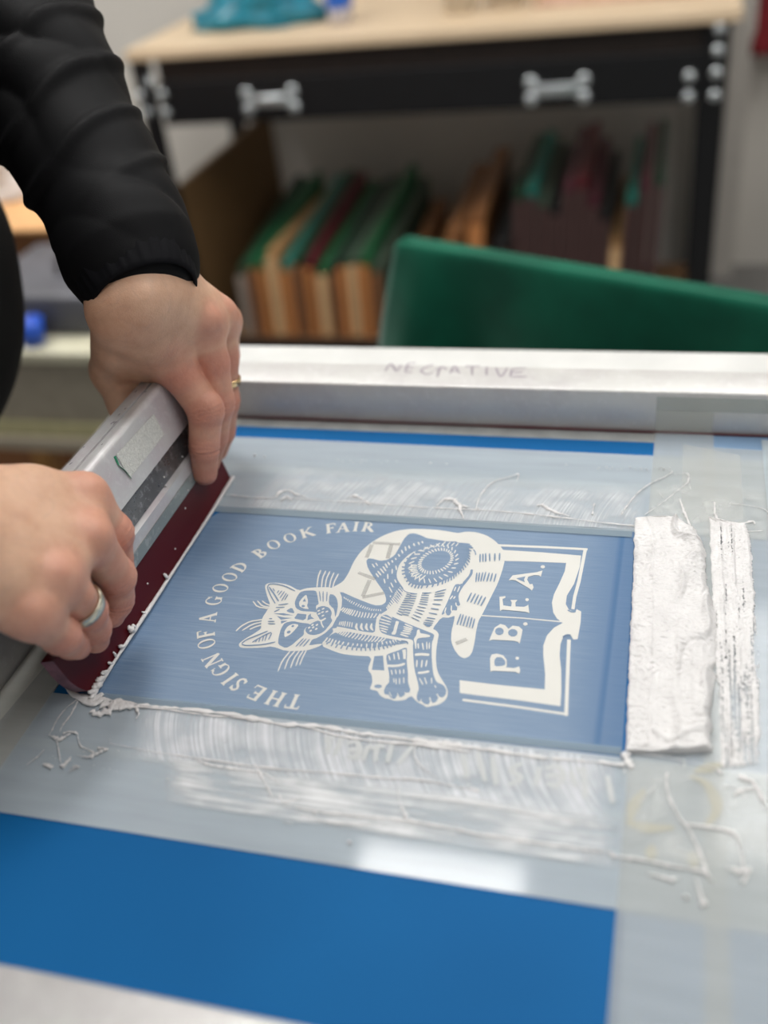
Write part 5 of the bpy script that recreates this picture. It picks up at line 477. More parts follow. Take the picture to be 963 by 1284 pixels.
7951,-4379,7973,-4294,8013,-4267,8030],[-4545,7989,-4527,8006,-4483,8067,-4449,8106,-4394,8164,-4375,8177,-4375,8172,-4373,8150,-4374,8087,-4372,8064,-4362,8060,-4358,8079,-4357,
8143,-4360,8173,-4381,8197,-4406,8182,-4462,8124,-4496,8084,-4541,8022,-4553,7999],[-4508,8068,-4512,8053,-4516,8020,-4515,8002,-4507,7997,-4502,8012,-4498,8045,-4499,8063],[-4508,
8068,-4512,8053,-4516,8020,-4515,8002,-4507,7997,-4502,8012,-4498,8045,-4499,8063],[-4485,8092,-4485,8071,-4480,8028,-4474,8006,-4466,8004,-4466,8024,-4471,8067,-4476,8089],[-4485,
8092,-4485,8071,-4480,8028,-4474,8006,-4466,8004,-4466,8024,-4471,8067,-4476,8089],[-4451,8118,-4451,8096,-4444,8051,-4438,8028,-4429,8026,-4430,8048,-4437,8093,-4443,8116],[-4451,
8118,-4451,8096,-4444,8051,-4438,8028,-4429,8026,-4430,8048,-4437,8093,-4443,8116],[-4420,8155,-4420,8126,-4414,8067,-4409,8036,-4400,8034,-4400,8063,-4406,8122,-4411,8153],[-4420,
8155,-4420,8126,-4414,8067,-4409,8036,-4400,8034,-4400,8063,-4406,8122,-4411,8153],[-932,9031,-922,9021,-890,9003,-870,8999,-846,9003,-840,9009,-841,9022,-849,9025,-871,9021,-887,
9025,-918,9042,-930,9044],[-937,8562,-927,8567,-903,8593,-888,8601,-859,8601,-850,8606,-851,8619,-861,8623,-891,8622,-911,8611,-936,8584,-942,8572],[-1634,8006,-1647,8066,-1647,
8097,-1635,8131,-1619,8142,-1585,8143,-1564,8133,-1535,8102,-1524,8077,-1519,8034,-1540,8013,-1607,7993],[-1617,8572,-1620,8533,-1642,8506,-1673,8502,-1702,8522,-1718,8559,-1715,
8598,-1693,8625,-1661,8630,-1632,8609],[-1455,8569,-1460,8529,-1484,8502,-1518,8498,-1549,8518,-1566,8554,-1561,8594,-1536,8621,-1502,8626,-1471,8606],[-1612,9545,-1504,9597,-1513,
9534,-1496,9481]]]

# ------------------------------------------------------------------ helpers
def lin(c):
    return tuple(((v/255)/12.92 if v/255 <= .04045 else ((v/255+.055)/1.055)**2.4) for v in c)

def obj(name, me, mat=None, parent=None, smooth=False):
    if isinstance(me, bmesh.types.BMesh):
        m = bpy.data.meshes.new(name); me.to_mesh(m); me.free(); me = m
    if smooth:
        me.polygons.foreach_set('use_smooth', [True]*len(me.polygons))
    o = bpy.data.objects.new(name, me); C.objects.link(o)
    for k in (mat if isinstance(mat, (list, tuple)) else [mat]):
        if k: me.materials.append(k)
    if parent is not None:
        o.parent = parent
        o.matrix_parent_inverse = parent.matrix_basis.inverted()
    return o

def tag(o, label=None, cat=None, group=None, kind=None):
    for k, v in (('label', label), ('category', cat), ('group', group), ('kind', kind)):
        if v: o[k] = v
    return o

def empty(name, loc, label, cat, group=None, rz=0):
    o = bpy.data.objects.new(name, None); C.objects.link(o)
    o.location = loc; o.rotation_euler = (0, 0, rz); o.empty_display_size = .05
    return tag(o, label, cat, group)

def dup(root, loc=None, label=None, rz=None, scale=None):
    r = root.copy(); C.objects.link(r)
    if loc is not None: r.location = loc
    if rz is not None: r.rotation_euler[2] = rz
    if scale is not None: r.scale = scale
    if label: r['label'] = label
    for ch in list(root.children):
        c = ch.copy(); C.objects.link(c); c.parent = r
    return r

def BM(): return bmesh.new()

def box(bm, lo, hi, bev=0, seg=2, mat=0, M=None):
    n0 = len(bm.faces)
    c = [(a+b)/2 for a, b in zip(lo, hi)]; s = [abs(b-a) for a, b in zip(lo, hi)]
    g = bmesh.ops.create_cube(bm, size=1.0)
    vs = g['verts']
    for v in vs: v.co = Vector((v.co.x*s[0]+c[0], v.co.y*s[1]+c[1], v.co.z*s[2]+c[2]))
    fs = set(f for v in vs for f in v.link_faces)
    if bev:
        es = list(set(e for v in vs for e in v.link_edges))
        r = bmesh.ops.bevel(bm, geom=es, offset=bev, segments=seg, profile=.5, affect='EDGES')
        vs = list(set(v for v in r['verts']) | set(v for v in vs if v.is_valid))
        fs = set(f for v in vs for f in v.link_faces)
    for f in fs: f.material_index = mat
    if M is not None:
        for v in set(v for f in fs for v in f.verts): v.co = M @ v.co
    return bm

def prism(bm, poly, axis_pts, mat=0):
    """extrude a closed 3D polygon from offset a to offset b"""
    a, b = axis_pts
    va = [bm.verts.new(Vector(p)+Vector(a)) for p in poly]; vb = [bm.verts.new(Vector(p)+Vector(b)) for p in poly]
    n = len(poly)
    for i in range(n):
        f = bm.faces.new((va[i], va[(i+1) % n], vb[(i+1) % n], vb[i])); f.material_index = mat
    f = bm.faces.new(va[::-1]); f.material_index = mat
    f = bm.faces.new(vb); f.material_index = mat
    return bm

def lathe(bm, prof, n=28, c=(0, 0, 0), mat=0):
    rings = []
    for r, z in prof:
        rings.append([bm.verts.new((c[0]+max(r, 1e-5)*math.cos(2*math.pi*i/n), c[1]+max(r, 1e-5)*math.sin(2*math.pi*i/n), c[2]+z)) for i in range(n)])
    for a, b in zip(rings, rings[1:]):
        for i in range(n):
            f = bm.faces.new((a[i], a[(i+1) % n], b[(i+1) % n], b[i])); f.material_index = mat
    return bm

def catmull(P, sub=5):
    P = [Vector(p) for p in P]
    if len(P) < 3: return [P[0].lerp(P[-1], k/6) for k in range(7)], [k/6 for k in range(7)]
    out = []; T = []
    for i in range(len(P)-1):
        p0 = P[max(i-1, 0)]; p1 = P[i]; p2 = P[i+1]; p3 = P[min(i+2, len(P)-1)]
        for k in range(sub):
            t = k/sub
            out.append(.5*((2*p1)+(-p0+p2)*t+(2*p0-5*p1+4*p2-p3)*t*t+(-p0+3*p1-3*p2+p3)*t**3)); T.append((i+t)/(len(P)-1))
    out.append(P[-1]); T.append(1.0)
    return out, T

def tube(bm, P, W, flat=.6, jit=0., nseg=8, sub=6, z0=0.):
    pts, T = catmull(P, sub)
    rings = []
    for i, p in enumerate(pts):
        t = T[i]*(len(W)-1); j = min(int(t), len(W)-2); w = W[j]+(W[j+1]-W[j])*(t-j)
        d = (pts[min(i+1, len(pts)-1)]-pts[max(i-1, 0)]); d.normalize()
        s = Vector((-d.y, d.x, 0)); s.normalize()
        u = s.cross(d)*-1
        if u.z < 0: u = -u
        if jit:
            q = p*900
            w *= 1+jit*noise.noise(q)*1.6
            p = p+s*w*jit*.5*noise.noise(q*.7+Vector((7, 3, 1)))
        r = w/2
        rings.append([bm.verts.new(p+s*r*math.cos(a)+u*(r*flat*math.sin(a))+Vector((0, 0, z0))) for a in [2*math.pi*k/nseg for k in range(nseg)]])
    for a, b in zip(rings, rings[1:]):
        for i in range(nseg): bm.faces.new((a[i], a[(i+1) % nseg], b[(i+1) % nseg], b[i]))
    bm.faces.new(rings[0][::-1]); bm.faces.new(rings[-1])
    return bm

def flat_poly(bm, P, z, mat=0):
    V = [Vector((x, y, z)) for x, y in P]
    vs = [bm.verts.new(v) for v in V]
    for t in tessellate_polygon([V]):
        try:
            f = bm.faces.new([vs[i] for i in t]); f.material_index = mat
            f.normal_update()
            if f.normal.z < 0: f.normal_flip()
        except ValueError: pass

# ------------------------------------------------------------------ materials
class N:
    def __init__(s, name):
        s.m = bpy.data.materials.new(name); s.m.use_nodes = True
        s.t = s.m.node_tree; s.n = s.t.nodes; s.b = s.n['Principled BSDF']; s.out = s.n['Material Output']
    def add(s, typ, **kw):
        n = s.n.new(typ)
        for k, v in kw.items():
            if k in ('operation', 'blend_type', 'data_type', 'attribute_name', 'noise_dimensions', 'wave_type', 'bands_direction', 'feature', 'rings_direction', 'wave_profile', 'interpolation'): setattr(n, k, v)
            else: n.inputs[k.replace('_', ' ')].default_value = v
        return n
    def link(s, a, b): s.t.links.new(a, b)
    def coords(s, scale=(1, 1, 1), rot=(0, 0, 0)):
        g = s.n.new('ShaderNodeNewGeometry'); mp = s.n.new('ShaderNodeMapping')
        tc = s.n.new('ShaderNodeTexCoord')
        mp.inputs['Scale'].default_value = scale; mp.inputs['Rotation'].default_value = rot
        s.link(tc.outputs['Object'], mp.inputs['Vector']); return mp.outputs['Vector']
    def noise(s, vec, scale, detail=3, rough=.55, dist=0):
        n = s.n.new('ShaderNodeTexNoise'); n.inputs['Scale'].default_value = scale; n.inputs['Detail'].default_value = detail
        n.inputs['Roughness'].default_value = rough; n.inputs['Distortion'].default_value = dist
        s.link(vec, n.inputs['Vector']); return n.outputs['Fac']
    def ramp(s, fac, stops):
        r = s.n.new('ShaderNodeValToRGB'); e = r.color_ramp.elements
        while len(e) < len(stops): e.new(.5)
        for k, (p, c) in zip(e, stops):
            k.position = p; k.color = (c, c, c, 1) if isinstance(c, (int, float)) else (*c, 1)
        s.link(fac, r.inputs['Fac']); return r.outputs['Color']
    def mix(s, fac, a, b, mode='MIX'):
        m = s.n.new('ShaderNodeMix'); m.data_type = 'RGBA'; m.blend_type = mode
        for sock, v in ((m.inputs[0], fac), (m.inputs[6], a), (m.inputs[7], b)):
            if hasattr(v, 'is_linked'): s.link(v, sock)
            elif isinstance(v, (int, float)): sock.default_value = v
            else: sock.default_value = (*v, 1)
        return m.outputs[2]
    def math(s, op, a, b=None):
        m = s.n.new('ShaderNodeMath'); m.operation = op
        for sock, v in ((m.inputs[0], a), (m.inputs[1], b)):
            if v is None: continue
            if hasattr(v, 'is_linked'): s.link(v, sock)
            else: sock.default_value = v
        return m.outputs[0]
    def bump(s, h, strength=.3, dist=.001, prev=None):
        b = s.n.new('ShaderNodeBump'); b.inputs['Strength'].default_value = strength; b.inputs['Distance'].default_value = dist
        s.link(h, b.inputs['Height'])
        if prev is not None: s.link(prev, b.inputs['Normal'])
        s.link(b.outputs['Normal'], s.b.inputs['Normal']); return b.outputs['Normal']
    def base(s, v):
        if hasattr(v, 'is_linked'): s.link(v, s.b.inputs['Base Color'])
        else: s.b.inputs['Base Color'].default_value = (*v, 1)
    def alpha(s, fac):
        """fac = opacity"""
        tr = s.n.new('ShaderNodeBsdfTransparent'); mx = s.n.new('ShaderNodeMixShader')
        if hasattr(fac, 'is_linked'): s.link(fac, mx.inputs['Fac'])
        else: mx.inputs['Fac'].default_value = fac
        s.link(tr.outputs[0], mx.inputs[1]); s.link(s.b.outputs[0], mx.inputs[2]); s.link(mx.outputs[0], s.out.inputs['Surface'])

def simple(name, col, rough=.5, metal=0., var=.12, nscale=30, bump=0, bscale=200, spec=None, sheen=0, stretch=(1, 1, 1)):
    m = N(name); c = lin(col)
    v = m.coords(stretch); f = m.noise(v, nscale, 4)
    d = tuple(x*(1-var) for x in c); l = tuple(min(1, x*(1+var)) for x in c)
    m.base(m.ramp(f, [(.3, d), (.7, l)]))
    m.b.inputs['Roughness'].default_value = rough; m.b.inputs['Metallic'].default_value = metal
    if spec is not None: m.b.inputs['Specular IOR Level'].default_value = spec
    if sheen: m.b.inputs['Sheen Weight'].default_value = sheen
    if bump: m.bump(m.noise(v, bscale, 4), bump, .002)
    return m.m

def mat_emulsion():
    m = N('blue_emulsion'); v = m.coords()
    f = m.noise(v, 5, 2); m.base(m.ramp(f, [(.25, lin((0, 84, 140))), (.75, lin((8, 98, 158)))]))
    m.b.inputs['Roughness'].default_value = .7
    fine = m.noise(v, 2500, 1); m.bump(fine, .06, .0003)
    m.b.inputs['Specular IOR Level'].default_value = .2
    return m.m

def mat_window():
    """emulsion of the print area under a film of dried ink haze, wiped along the pull of the squeegee; shade beside the blade painted in"""
    m = N('hazed_emulsion'); v = m.coords((6, 260, 1))
    st = m.noise(v, 3, 5, .65); st2 = m.noise(m.coords((14, 900, 1)), 3, 3, .6)
    big = m.noise(m.coords((3, 9, 1)), 2.2, 2)
    tc = m.n.new('ShaderNodeTexCoord'); sep = m.n.new('ShaderNodeSeparateXYZ'); m.link(tc.outputs['Object'], sep.inputs[0])
    wob = m.math('ADD', sep.outputs['X'], m.math('MULTIPLY', m.math('SUBTRACT', st, .5), .03))
    right = m.ramp(m.math('ADD', m.math('MULTIPLY', wob, 10), 1.0), [(.0, 0.), (.2, 0.), (.60, .25), (.84, .9), (.90, 1.)])   # bare emulsion near the ink pool
    line = m.ramp(m.math('ADD', m.math('MULTIPLY', m.math('ADD', sep.outputs['X'], m.math('MULTIPLY', sep.outputs['Y'], -.012)), 20), 1.0), [(.42, 0.), (.478, 1.), (.50, 1.), (.53, 0.)])
    left = m.ramp(m.math('ADD', m.math('MULTIPLY', wob, 10), 3.2), [(.1, 1.), (.22, .85), (.34, .45), (.6, .0)])  # squeegee's shadow beside the blade, painted as thinner haze
    haze = m.ramp(st, [(.3, .44), (.5, .55), (.72, .76)])
    haze = m.mix(.35, haze, m.ramp(st2, [(.35, .35), (.7, .8)]))
    haze = m.mix(m.math('MULTIPLY', right, .62), haze, (.0, .0, .0))
    haze = m.mix(m.math('MULTIPLY', left, .28), haze, (.0, .0, .0))
    haze = m.mix(m.math('MULTIPLY', line, .5), haze, (.0, .0, .0))
    col = m.mix(haze, lin((4, 80, 130)), lin((156, 172, 188)))
    m.base(col); m.b.inputs['Roughness'].default_value = .45; m.b.inputs['Specular IOR Level'].default_value = .4
    m.bump(st2, .08, .0003)
    return m.m

def mat_tape(name, col, op, rough=.075, stripes=0.):
    m = N(name); v = m.coords((2, 20, 1)); f = m.noise(v, 6, 3)
    c = lin(col); m.base(m.ramp(f, [(.3, tuple(x*.94 for x in c)), (.7, tuple(min(1, x*1.05) for x in c))]))
    m.b.inputs['Roughness'].default_value = rough
    m.bump(m.noise(m.coords(), 25, 2), .03, .001)
    m.alpha(op)
    return m.m

def mat_film(name, col, lo, hi, sc, rot=0., edge=None, rough=.35, dist=0.6, curve=0.):
    """thin streaky ink film: opacity follows the wipe marks"""
    m = N(name); m.base(lin(col)); m.b.inputs['Roughness'].default_value = rough
    vec = m.coords()
    if curve:
        sep = m.n.new('ShaderNodeSeparateXYZ'); m.link(vec, sep.inputs[0])
        y2 = m.math('MULTIPLY', m.math('SUBTRACT', sep.outputs['Y'], edge), 1.0)
        bend = m.math('MULTIPLY', m.math('POWER', m.math('ABSOLUTE', y2), 1.7), curve)
        cmb = m.n.new('ShaderNodeCombineXYZ'); m.link(m.math('ADD', sep.outputs['X'], bend), cmb.inputs['X']); m.link(sep.outputs['Y'], cmb.inputs['Y'])
        vec = cmb.outputs[0]
    mp = m.n.new('ShaderNodeMapping'); mp.inputs['Scale'].default_value = sc; mp.inputs['Rotation'].default_value = (0, 0, rot); m.link(vec, mp.inputs['Vector'])
    a = m.noise(mp.outputs[0], 1, 4, .6, dist)
    b = m.noise(m.coords(), 28, 3, .6)
    fac = m.mix(.35, m.ramp(a, [(.36, lo), (.66, hi)]), m.ramp(b, [(.35, lo*.5), (.65, min(1, hi*1.1))]))
    at = m.n.new('ShaderNodeAttribute'); at.attribute_name = 'fade'
    m.alpha(m.math('MULTIPLY', fac, at.outputs['Fac']))
    m.bump(a, .25, .0008)
    return m.m

def mat_ink():
    m = N('white_ink'); v = m.coords(); f = m.noise(v, 60, 3)
    m.base(m.ramp(f, [(.3, lin((214, 212, 211))), (.7, lin((228, 226, 225)))]))
    m.b.inputs['Roughness'].default_value = .22
    n = m.bump(m.noise(m.coords((1, 1.6, 1)), 380, 4, .65), .8, .0012)
    return m.m

def mat_skin():
    m = N('skin'); v = m.coords()
    f = m.noise(v, 55, 4, .6); at = m.n.new('ShaderNodeAttribute'); at.attribute_name = 'red'
    base = m.ramp(f, [(.3, lin((198, 154, 126))), (.7, lin((218, 178, 150)))])
    red = m.ramp(m.noise(v, 90, 3), [(.3, lin((186, 106, 92))), (.7, lin((206, 132, 114)))])
    col = m.mix(m.math('MULTIPLY', at.outputs['Fac'], .85), base, red)
    veins = m.ramp(m.noise(m.coords((1, 1, 1)), 34, 2, .5, 1.5), [(.47, 0.), (.5, 1.), (.53, 0.)])
    col = m.mix(m.math('MULTIPLY', veins, .10), col, lin((150, 130, 125)))
    m.base(col); m.b.inputs['Roughness'].default_value = .5
    m.b.inputs['Subsurface Weight'].default_value = .12; m.b.inputs['Subsurface Radius'].default_value = (.010, .004, .002); m.b.inputs['Subsurface Scale'].default_value = .6
    vo = m.n.new('ShaderNodeTexVoronoi'); vo.inputs['Scale'].default_value = 900; m.link(v, vo.inputs['Vector'])
    n = m.bump(vo.outputs['Distance'], .16, .0006)
    g = m.n.new('ShaderNodeAttribute'); g.attribute_name = 'crease'
    w = m.noise(m.coords((1, 1, 1)), 260, 3, .6, .6)
    n = m.bump(m.math('MULTIPLY', w, m.math('ADD', g.outputs['Fac'], .25)), .45, .0011, n)
    return m.m

def mat_fabric(name, col, rough=.85, weave=1500, fold=0, sheen=.3):
    m = N(name); c = lin(col); v = m.coords()
    f = m.noise(v, 12, 3); m.base(m.ramp(f, [(.3, tuple(x*.8 for x in c)), (.7, tuple(x*1.25 for x in c))]))
    m.b.inputs['Roughness'].default_value = rough; m.b.inputs['Specular IOR Level'].default_value = .15; m.b.inputs['Sheen Weight'].default_value = sheen; m.b.inputs['Sheen Roughness'].default_value = .4
    n = m.bump(m.noise(v, weave, 2), .25, .0004)
    if fold: m.bump(m.noise(m.coords((1, 1, .6)), fold, 3, .5, .8), .5, .006, n)
    return m.m

def mat_alu(name, col, metal=.55, rough=.38, stain=(150, 140, 150), amt=.35, stretch=(1, 1, 1)):
    m = N(name); v = m.coords(stretch)
    f = m.noise(v, 22, 5, .65); g = m.noise(v, 140, 4, .7)
    c = m.mix(m.math('MULTIPLY', m.ramp(f, [(.42, 0.), (.62, 1.)]), amt), lin(col), lin(stain))
    c = m.mix(m.math('MULTIPLY', m.ramp(g, [(.55, 0.), (.62, 1.)]), .25), c, lin((228, 226, 226)))
    m.base(c); m.b.inputs['Metallic'].default_value = metal
    m.link(m.ramp(g, [(.3, rough*.8), (.7, min(1, rough*1.35))]), m.b.inputs['Roughness'])
    m.bump(g, .12, .0005)
    return m.m

def mat_wood(name, a, b, stretch=(1, 12, 12), rough=.55):
    m = N(name); f = m.noise(m.coords(stretch), 4, 5, .6, .8)
    m.base(m.ramp(f, [(.3, lin(a)), (.7, lin(b))])); m.b.inputs['Roughness'].default_value = rough
    return m.m

M_emul = mat_emulsion(); M_win = mat_window(); M_ink = mat_ink(); M_skin = mat_skin()
M_tape = mat_tape('grey_tape', (184, 194, 200), .74)
M_tape2 = mat_tape('pale_tape', (196, 200, 198), .48)
M_tapew = mat_tape('whitish_tape', (208, 209, 202), .68)
M_open = simple('open_stencil', (210, 209, 203), .5, var=.03, nscale=25)
M_alu_top = mat_alu('rail_aluminium', (206, 205, 202), .35, .42, (184, 178, 180), .4)
M_alu_sq = mat_alu('squeegee_aluminium', (204, 204, 204), .30, .40, (190, 172, 182), .45, (1, 1, 1))
M_alu_dark = mat_alu('recess_reflection', (128, 128, 128), .75, .3, (96, 92, 94), .6)
M_black = mat_fabric('black_jersey', (7, 7, 9), .65, 1400, 0, .0)
M_rib = mat_fabric('black_rib', (4, 4, 8), .75, 1600, 0, .0)
M_green = mat_fabric('green_cloth', (10, 82, 62), .85, 800, 0, .25)

# ------------------------------------------------------------------ implicit surfaces
def cone_d(P, a, b):
    a = np.array(a, np.float32); b = np.array(b, np.float32)
    ab = b[:3]-a[:3]; L = float(ab@ab)+1e-12
    t = np.clip(((P-a[:3])@ab)/L, 0, 1)
    q = P-(a[:3]+t[..., None]*ab)
    return np.sqrt((q*q).sum(-1))-(a[3]+(b[3]-a[3])*t)

def smin(a, b, k):
    if k <= 0: return np.minimum(a, b)
    h = np.clip(.5+.5*(b-a)/k, 0, 1)
    return b+(a-b)*h-k*h*(1-h)

def ellip_d(P, c, r):
    c = np.array(c, np.float32); r = np.array(r, np.float32)
    q = (P-c)/r; k = np.sqrt((q*q).sum(-1)); return (k-1)*float(min(r))

def surface_nets(f, lo, hi, h):
    lo = np.array(lo, np.float32); hi = np.array(hi, np.float32)
    n = np.ceil((hi-lo)/h).astype(int)+1
    V = np.empty(n, np.float32)
    ys = lo[1]+h*np.arange(n[1]); zs = lo[2]+h*np.arange(n[2])
    step = max(1, int(400000/(n[1]*n[2])))
    for i in range(0, n[0], step):
        xs = lo[0]+h*np.arange(i, min(i+step, n[0]))
        G = np.stack(np.meshgrid(xs, ys, zs, indexing='ij'), -1).astype(np.float32)
        V[i:i+step] = f(G)
    S = V < 0
    c = [S[dx:n[0]-1+dx, dy:n[1]-1+dy, dz:n[2]-1+dz] for dx in (0, 1) for dy in (0, 1) for dz in (0, 1)]
    al = np.logical_and.reduce(c); an = np.logical_or.reduce(c)
    I = np.argwhere(an & ~al)
    idx = -np.ones((n[0]-1, n[1]-1, n[2]-1), np.int64); idx[tuple(I.T)] = np.arange(len(I))
    acc = np.zeros((len(I), 3), np.float64); cnt = np.zeros(len(I))
    cor = [(dx, dy, dz) for dx in (0, 1) for dy in (0, 1) for dz in (0, 1)]
    for a in cor:
        for ax in range(3):
            if a[ax]: continue
            b = list(a); b[ax] = 1
            va = V[tuple((I+a).T)]; vb = V[tuple((I+b).T)]
            m = (va < 0) != (vb < 0)
            t = np.where(m, va/(va-vb+1e-20), 0)
            p = np.array(a, float)[None]+np.zeros((len(I), 3)); p[:, ax] += t
            acc[m] += p[m]; cnt[m] += 1
    verts = lo+h*(I+acc/cnt[:, None])
    quads = []
    for ax in range(3):
        u, v = (ax+1) % 3, (ax+2) % 3
        sl0 = [slice(None)]*3; sl1 = [slice(None)]*3
        sl0[ax] = slice(0, -1); sl1[ax] = slice(1, None)
        A = S[tuple(sl0)]; B = S[tuple(sl1)]
        E = np.argwhere(A != B)
        E = E[(E[:, u] > 0) & (E[:, v] > 0) & (E[:, u] < n[u]-1) & (E[:, v] < n[v]-1)]
        if not len(E): continue
        du = np.zeros(3, int); du[u] = 1; dv = np.zeros(3, int); dv[v] = 1
        q = np.stack([idx[tuple((E-du-dv).T)], idx[tuple((E-dv).T)], idx[tuple(E.T)], idx[tuple((E-du).T)]], 1)
        fl = ~A[tuple(E.T)]
        q[fl] = q[fl][:, ::-1]
        quads.append(q)
    Q = np.concatenate(quads)
    Q = Q[(Q >= 0).all(1)]
    return verts, Q

def np_mesh(name, parts):
    vs = []; qs = []; o = 0
    for v, q in parts:
        vs.append(v); qs.append(q+o); o += len(v)
    v = np.concatenate(vs); q = np.concatenate(qs)
    me = bpy.data.meshes.new(name)
    me.vertices.add(len(v)); me.vertices.foreach_set('co', v.astype(np.float32).ravel())
    me.loops.add(len(q)*4); me.loops.foreach_set('vertex_index', q.ravel().astype(np.int32))
    me.polygons.add(len(q)); me.polygons.foreach_set('loop_start', np.arange(0, len(q)*4, 4, dtype=np.int32))
    me.polygons.foreach_set('loop_total', np.full(len(q), 4, np.int32))
    me.update(calc_edges=True); me.validate()
    me.polygons.foreach_set('use_smooth', [True]*len(me.polygons))
    return me

def hand_mesh(H, bumps, h=.00085, grooves=True, tend=.0032):
    W = H['wrist']; META = H['meta']; F = H['fing']; TH = H['thumb']; B = bumps
    allp = np.array([p for g in [W]+META+F+TH for p in g])
    lo = (allp[:, :3]-allp[:, 3:]).min(0)-.006; hi = (allp[:, :3]+allp[:, 3:]).max(0)+.006
    def f(P):
        palm = None
        for i in range(4):
            d = cone_d(P, META[i][0], META[i][1])
            palm = d if palm is None else smin(palm, d, .012)
            palm = smin(palm, cone_d(P, W[i], META[i][0]), .010)
        # palm flesh between the metacarpals
        for i in range(3):
            m0 = [(a+b)/2 for a, b in zip(META[i][1], META[i+1][1])]; w0 = [(a+b)/2 for a, b in zip(META[i][0], META[i+1][0])]
            m0[3] *= .86; palm = smin(palm, cone_d(P, w0, m0), .008)
        for b, m in zip(B[:4], META):      # tendons from each knuckle towards the wrist
            e = [m[0][k]+(b[k]-m[1][k])*1.1 for k in range(3)]
            palm = smin(palm, cone_d(P, [*b[:3], tend*1.1], [*e, tend*.5]), .006)
        for b in B[:4]:
            palm = smin(palm, cone_d(P, b, b[:3]+[b[3]]), .006)
        t = None
        for c in TH:
            for a, b in zip(c, c[1:]):
                d = cone_d(P, a, b); t = d if t is None else smin(t, d, .006)
        w_ = list(TH[0][1]); w_[3] *= .72; m_ = list(META[0][1]); m_[3] *= .72
        mid = [(a*.45+b*.55) for a, b in zip(TH[0][0], META[0][1])]; mid2 = [(a*.5+b*.5) for a, b in zip(w_, m_)]; mid2[3] = .0075
        t = smin(t, cone_d(P, mid, mid2), .012)
        for c in H.get('web', []): t = smin(t, cone_d(P, c[0], c[1]), .008)
        G = smin(palm, t, .016)
        base = G
        for i, c in enumerate(F):
            g = None
            for a, b in zip(c, c[1:]):
                d = cone_d(P, a, b); g = d if g is None else smin(g, d, .0035)
            # fuller joint
            j = c[-3]; g = smin(g, cone_d(P, [*j[:3], j[3]*1.02], [*j[:3], j[3]*1.02]), .003)
            for b in B[4:]:
                if np.linalg.norm(np.array(b[:3])-np.array(j[:3])) < .022 and (i == 0 or len(B) > 5):
                    g = smin(g, cone_d(P, [*b[:3], b[3]*.8], [*b[:3], b[3]*.8]), .005)
            G = np.minimum(G, smin(base, g, .0065 if i else .009))
        if grooves:
            for c in F:
                for j, (a, m, b) in enumerate(zip(c, c[1:], c[2:])):
                    if j == 0 and len(c) == 5: continue
                    ax = np.array(b[:3])-np.array(a[:3]); ax /= np.linalg.norm(ax)+1e-9
                    q = P-np.array(m[:3], np.float32); s = q@ax.astype(np.float32); rr = np.sqrt((q*q).sum(-1))
                    near = np.exp(-(np.maximum(rr-m[3]*1.0, 0)/.003)**2)
                    for off, dp in ((-.0040, .5), (-.0012, .8), (.0014, .9), (.0042, .5)):
                        G = G+near*dp*.001*np.exp(-((s-off-.0006*np.sin(q[..., 2]*700+q[..., 0]*500))/.00085)**2)
        return G
    v, q = surface_nets(f, lo, hi, h)
    red = np.zeros(len(v)); cr = np.zeros(len(v))
    for c in F:
        for k, p in enumerate(c):
            d = np.linalg.norm(v-np.array(p[:3]), axis=1)
            w = {0: .55}.get(k, .75)
            red = np.maximum(red, w*np.exp(-(np.maximum(d-p[3], 0)/.007)**2))
            if k: cr = np.maximum(cr, np.exp(-(np.maximum(d-p[3], 0)/.004)**2))
        for a, b in zip(c[1:], c[2:]):
            d = cone_d(v.astype(np.float32), a, b); red = np.maximum(red, .5*np.exp(-(np.maximum(d, 0)/.004)**2))
    for b in bumps: red = np.maximum(red, .55*np.exp(-(np.maximum(np.linalg.norm(v-np.array(b[:3]), axis=1)-b[3], 0)/.006)**2))
    return v, q, red, cr

# ================================================================== CAMERA
R = [[0.9637116438117177, 0.24455739135786136, -0.10701191482239171], [0.05788489375058608, -0.5827842954005972, -0.8105626466288173], [-0.2605939497709038, 0.774954287275493, -0.5757921899228334]]
cam = bpy.data.cameras.new('camera'); co = bpy.data.objects.new('camera', cam); C.objects.link(co)
co.matrix_world = Matrix(((R[0][0], -R[1][0], -R[2][0], 0), (R[0][1], -R[1][1], -R[2][1], 0), (R[0][2], -R[1][2], -R[2][2], .40), (0, 0, 0, 1)))
cam.sensor_fit = 'HORIZONTAL'; cam.sensor_width = 36; cam.lens = 1257.63/963*36
cam.clip_start = .02; cam.clip_end = 60
cam.dof.use_dof = True; cam.dof.focus_distance = .615; cam.dof.aperture_fstop = 47.0/12
bpy.context.scene.camera = co

# ================================================================== ROOM
FL = -1.02
def struct(name, bm, mat):
    return tag(obj(name, bm, mat), kind='structure')
struct('floor', box(BM(), (-4, -1.2, FL-.05), (3, 3.6, FL)), simple('floor_paint', (120, 118, 115), .7, var=.15, nscale=3))
struct('wall_back', box(BM(), (-4, 3.45, FL), (3, 3.55, 2.0)), simple('wall_paint', (205, 200, 192), .8, var=.06, nscale=2, bump=.1, bscale=20))
struct('wall_left', box(BM(), (-4.1, -1.2, FL), (-4, 3.55, 2.0)), simple('wall_paint_left', (205, 202, 196), .8, var=.05, nscale=2))

# ================================================================== WORK TABLE
wt = empty('work_table', (-.1, .4, FL), 'pale worktop table carrying the blue printing screen', 'table')
obj('tabletop', box(BM(), (-.46, .06, -.042), (.50, .80, -.006), .003), simple('worktop', (205, 205, 202), .5, var=.08, nscale=18), wt)
for x in (-.42, .46):
    for y in (.10, .76): obj('leg', box(BM(), (x-.02, y-.02, FL), (x+.02, y+.02, -.042), .002), simple('table_leg_steel', (70, 72, 74), .5, .6), wt)

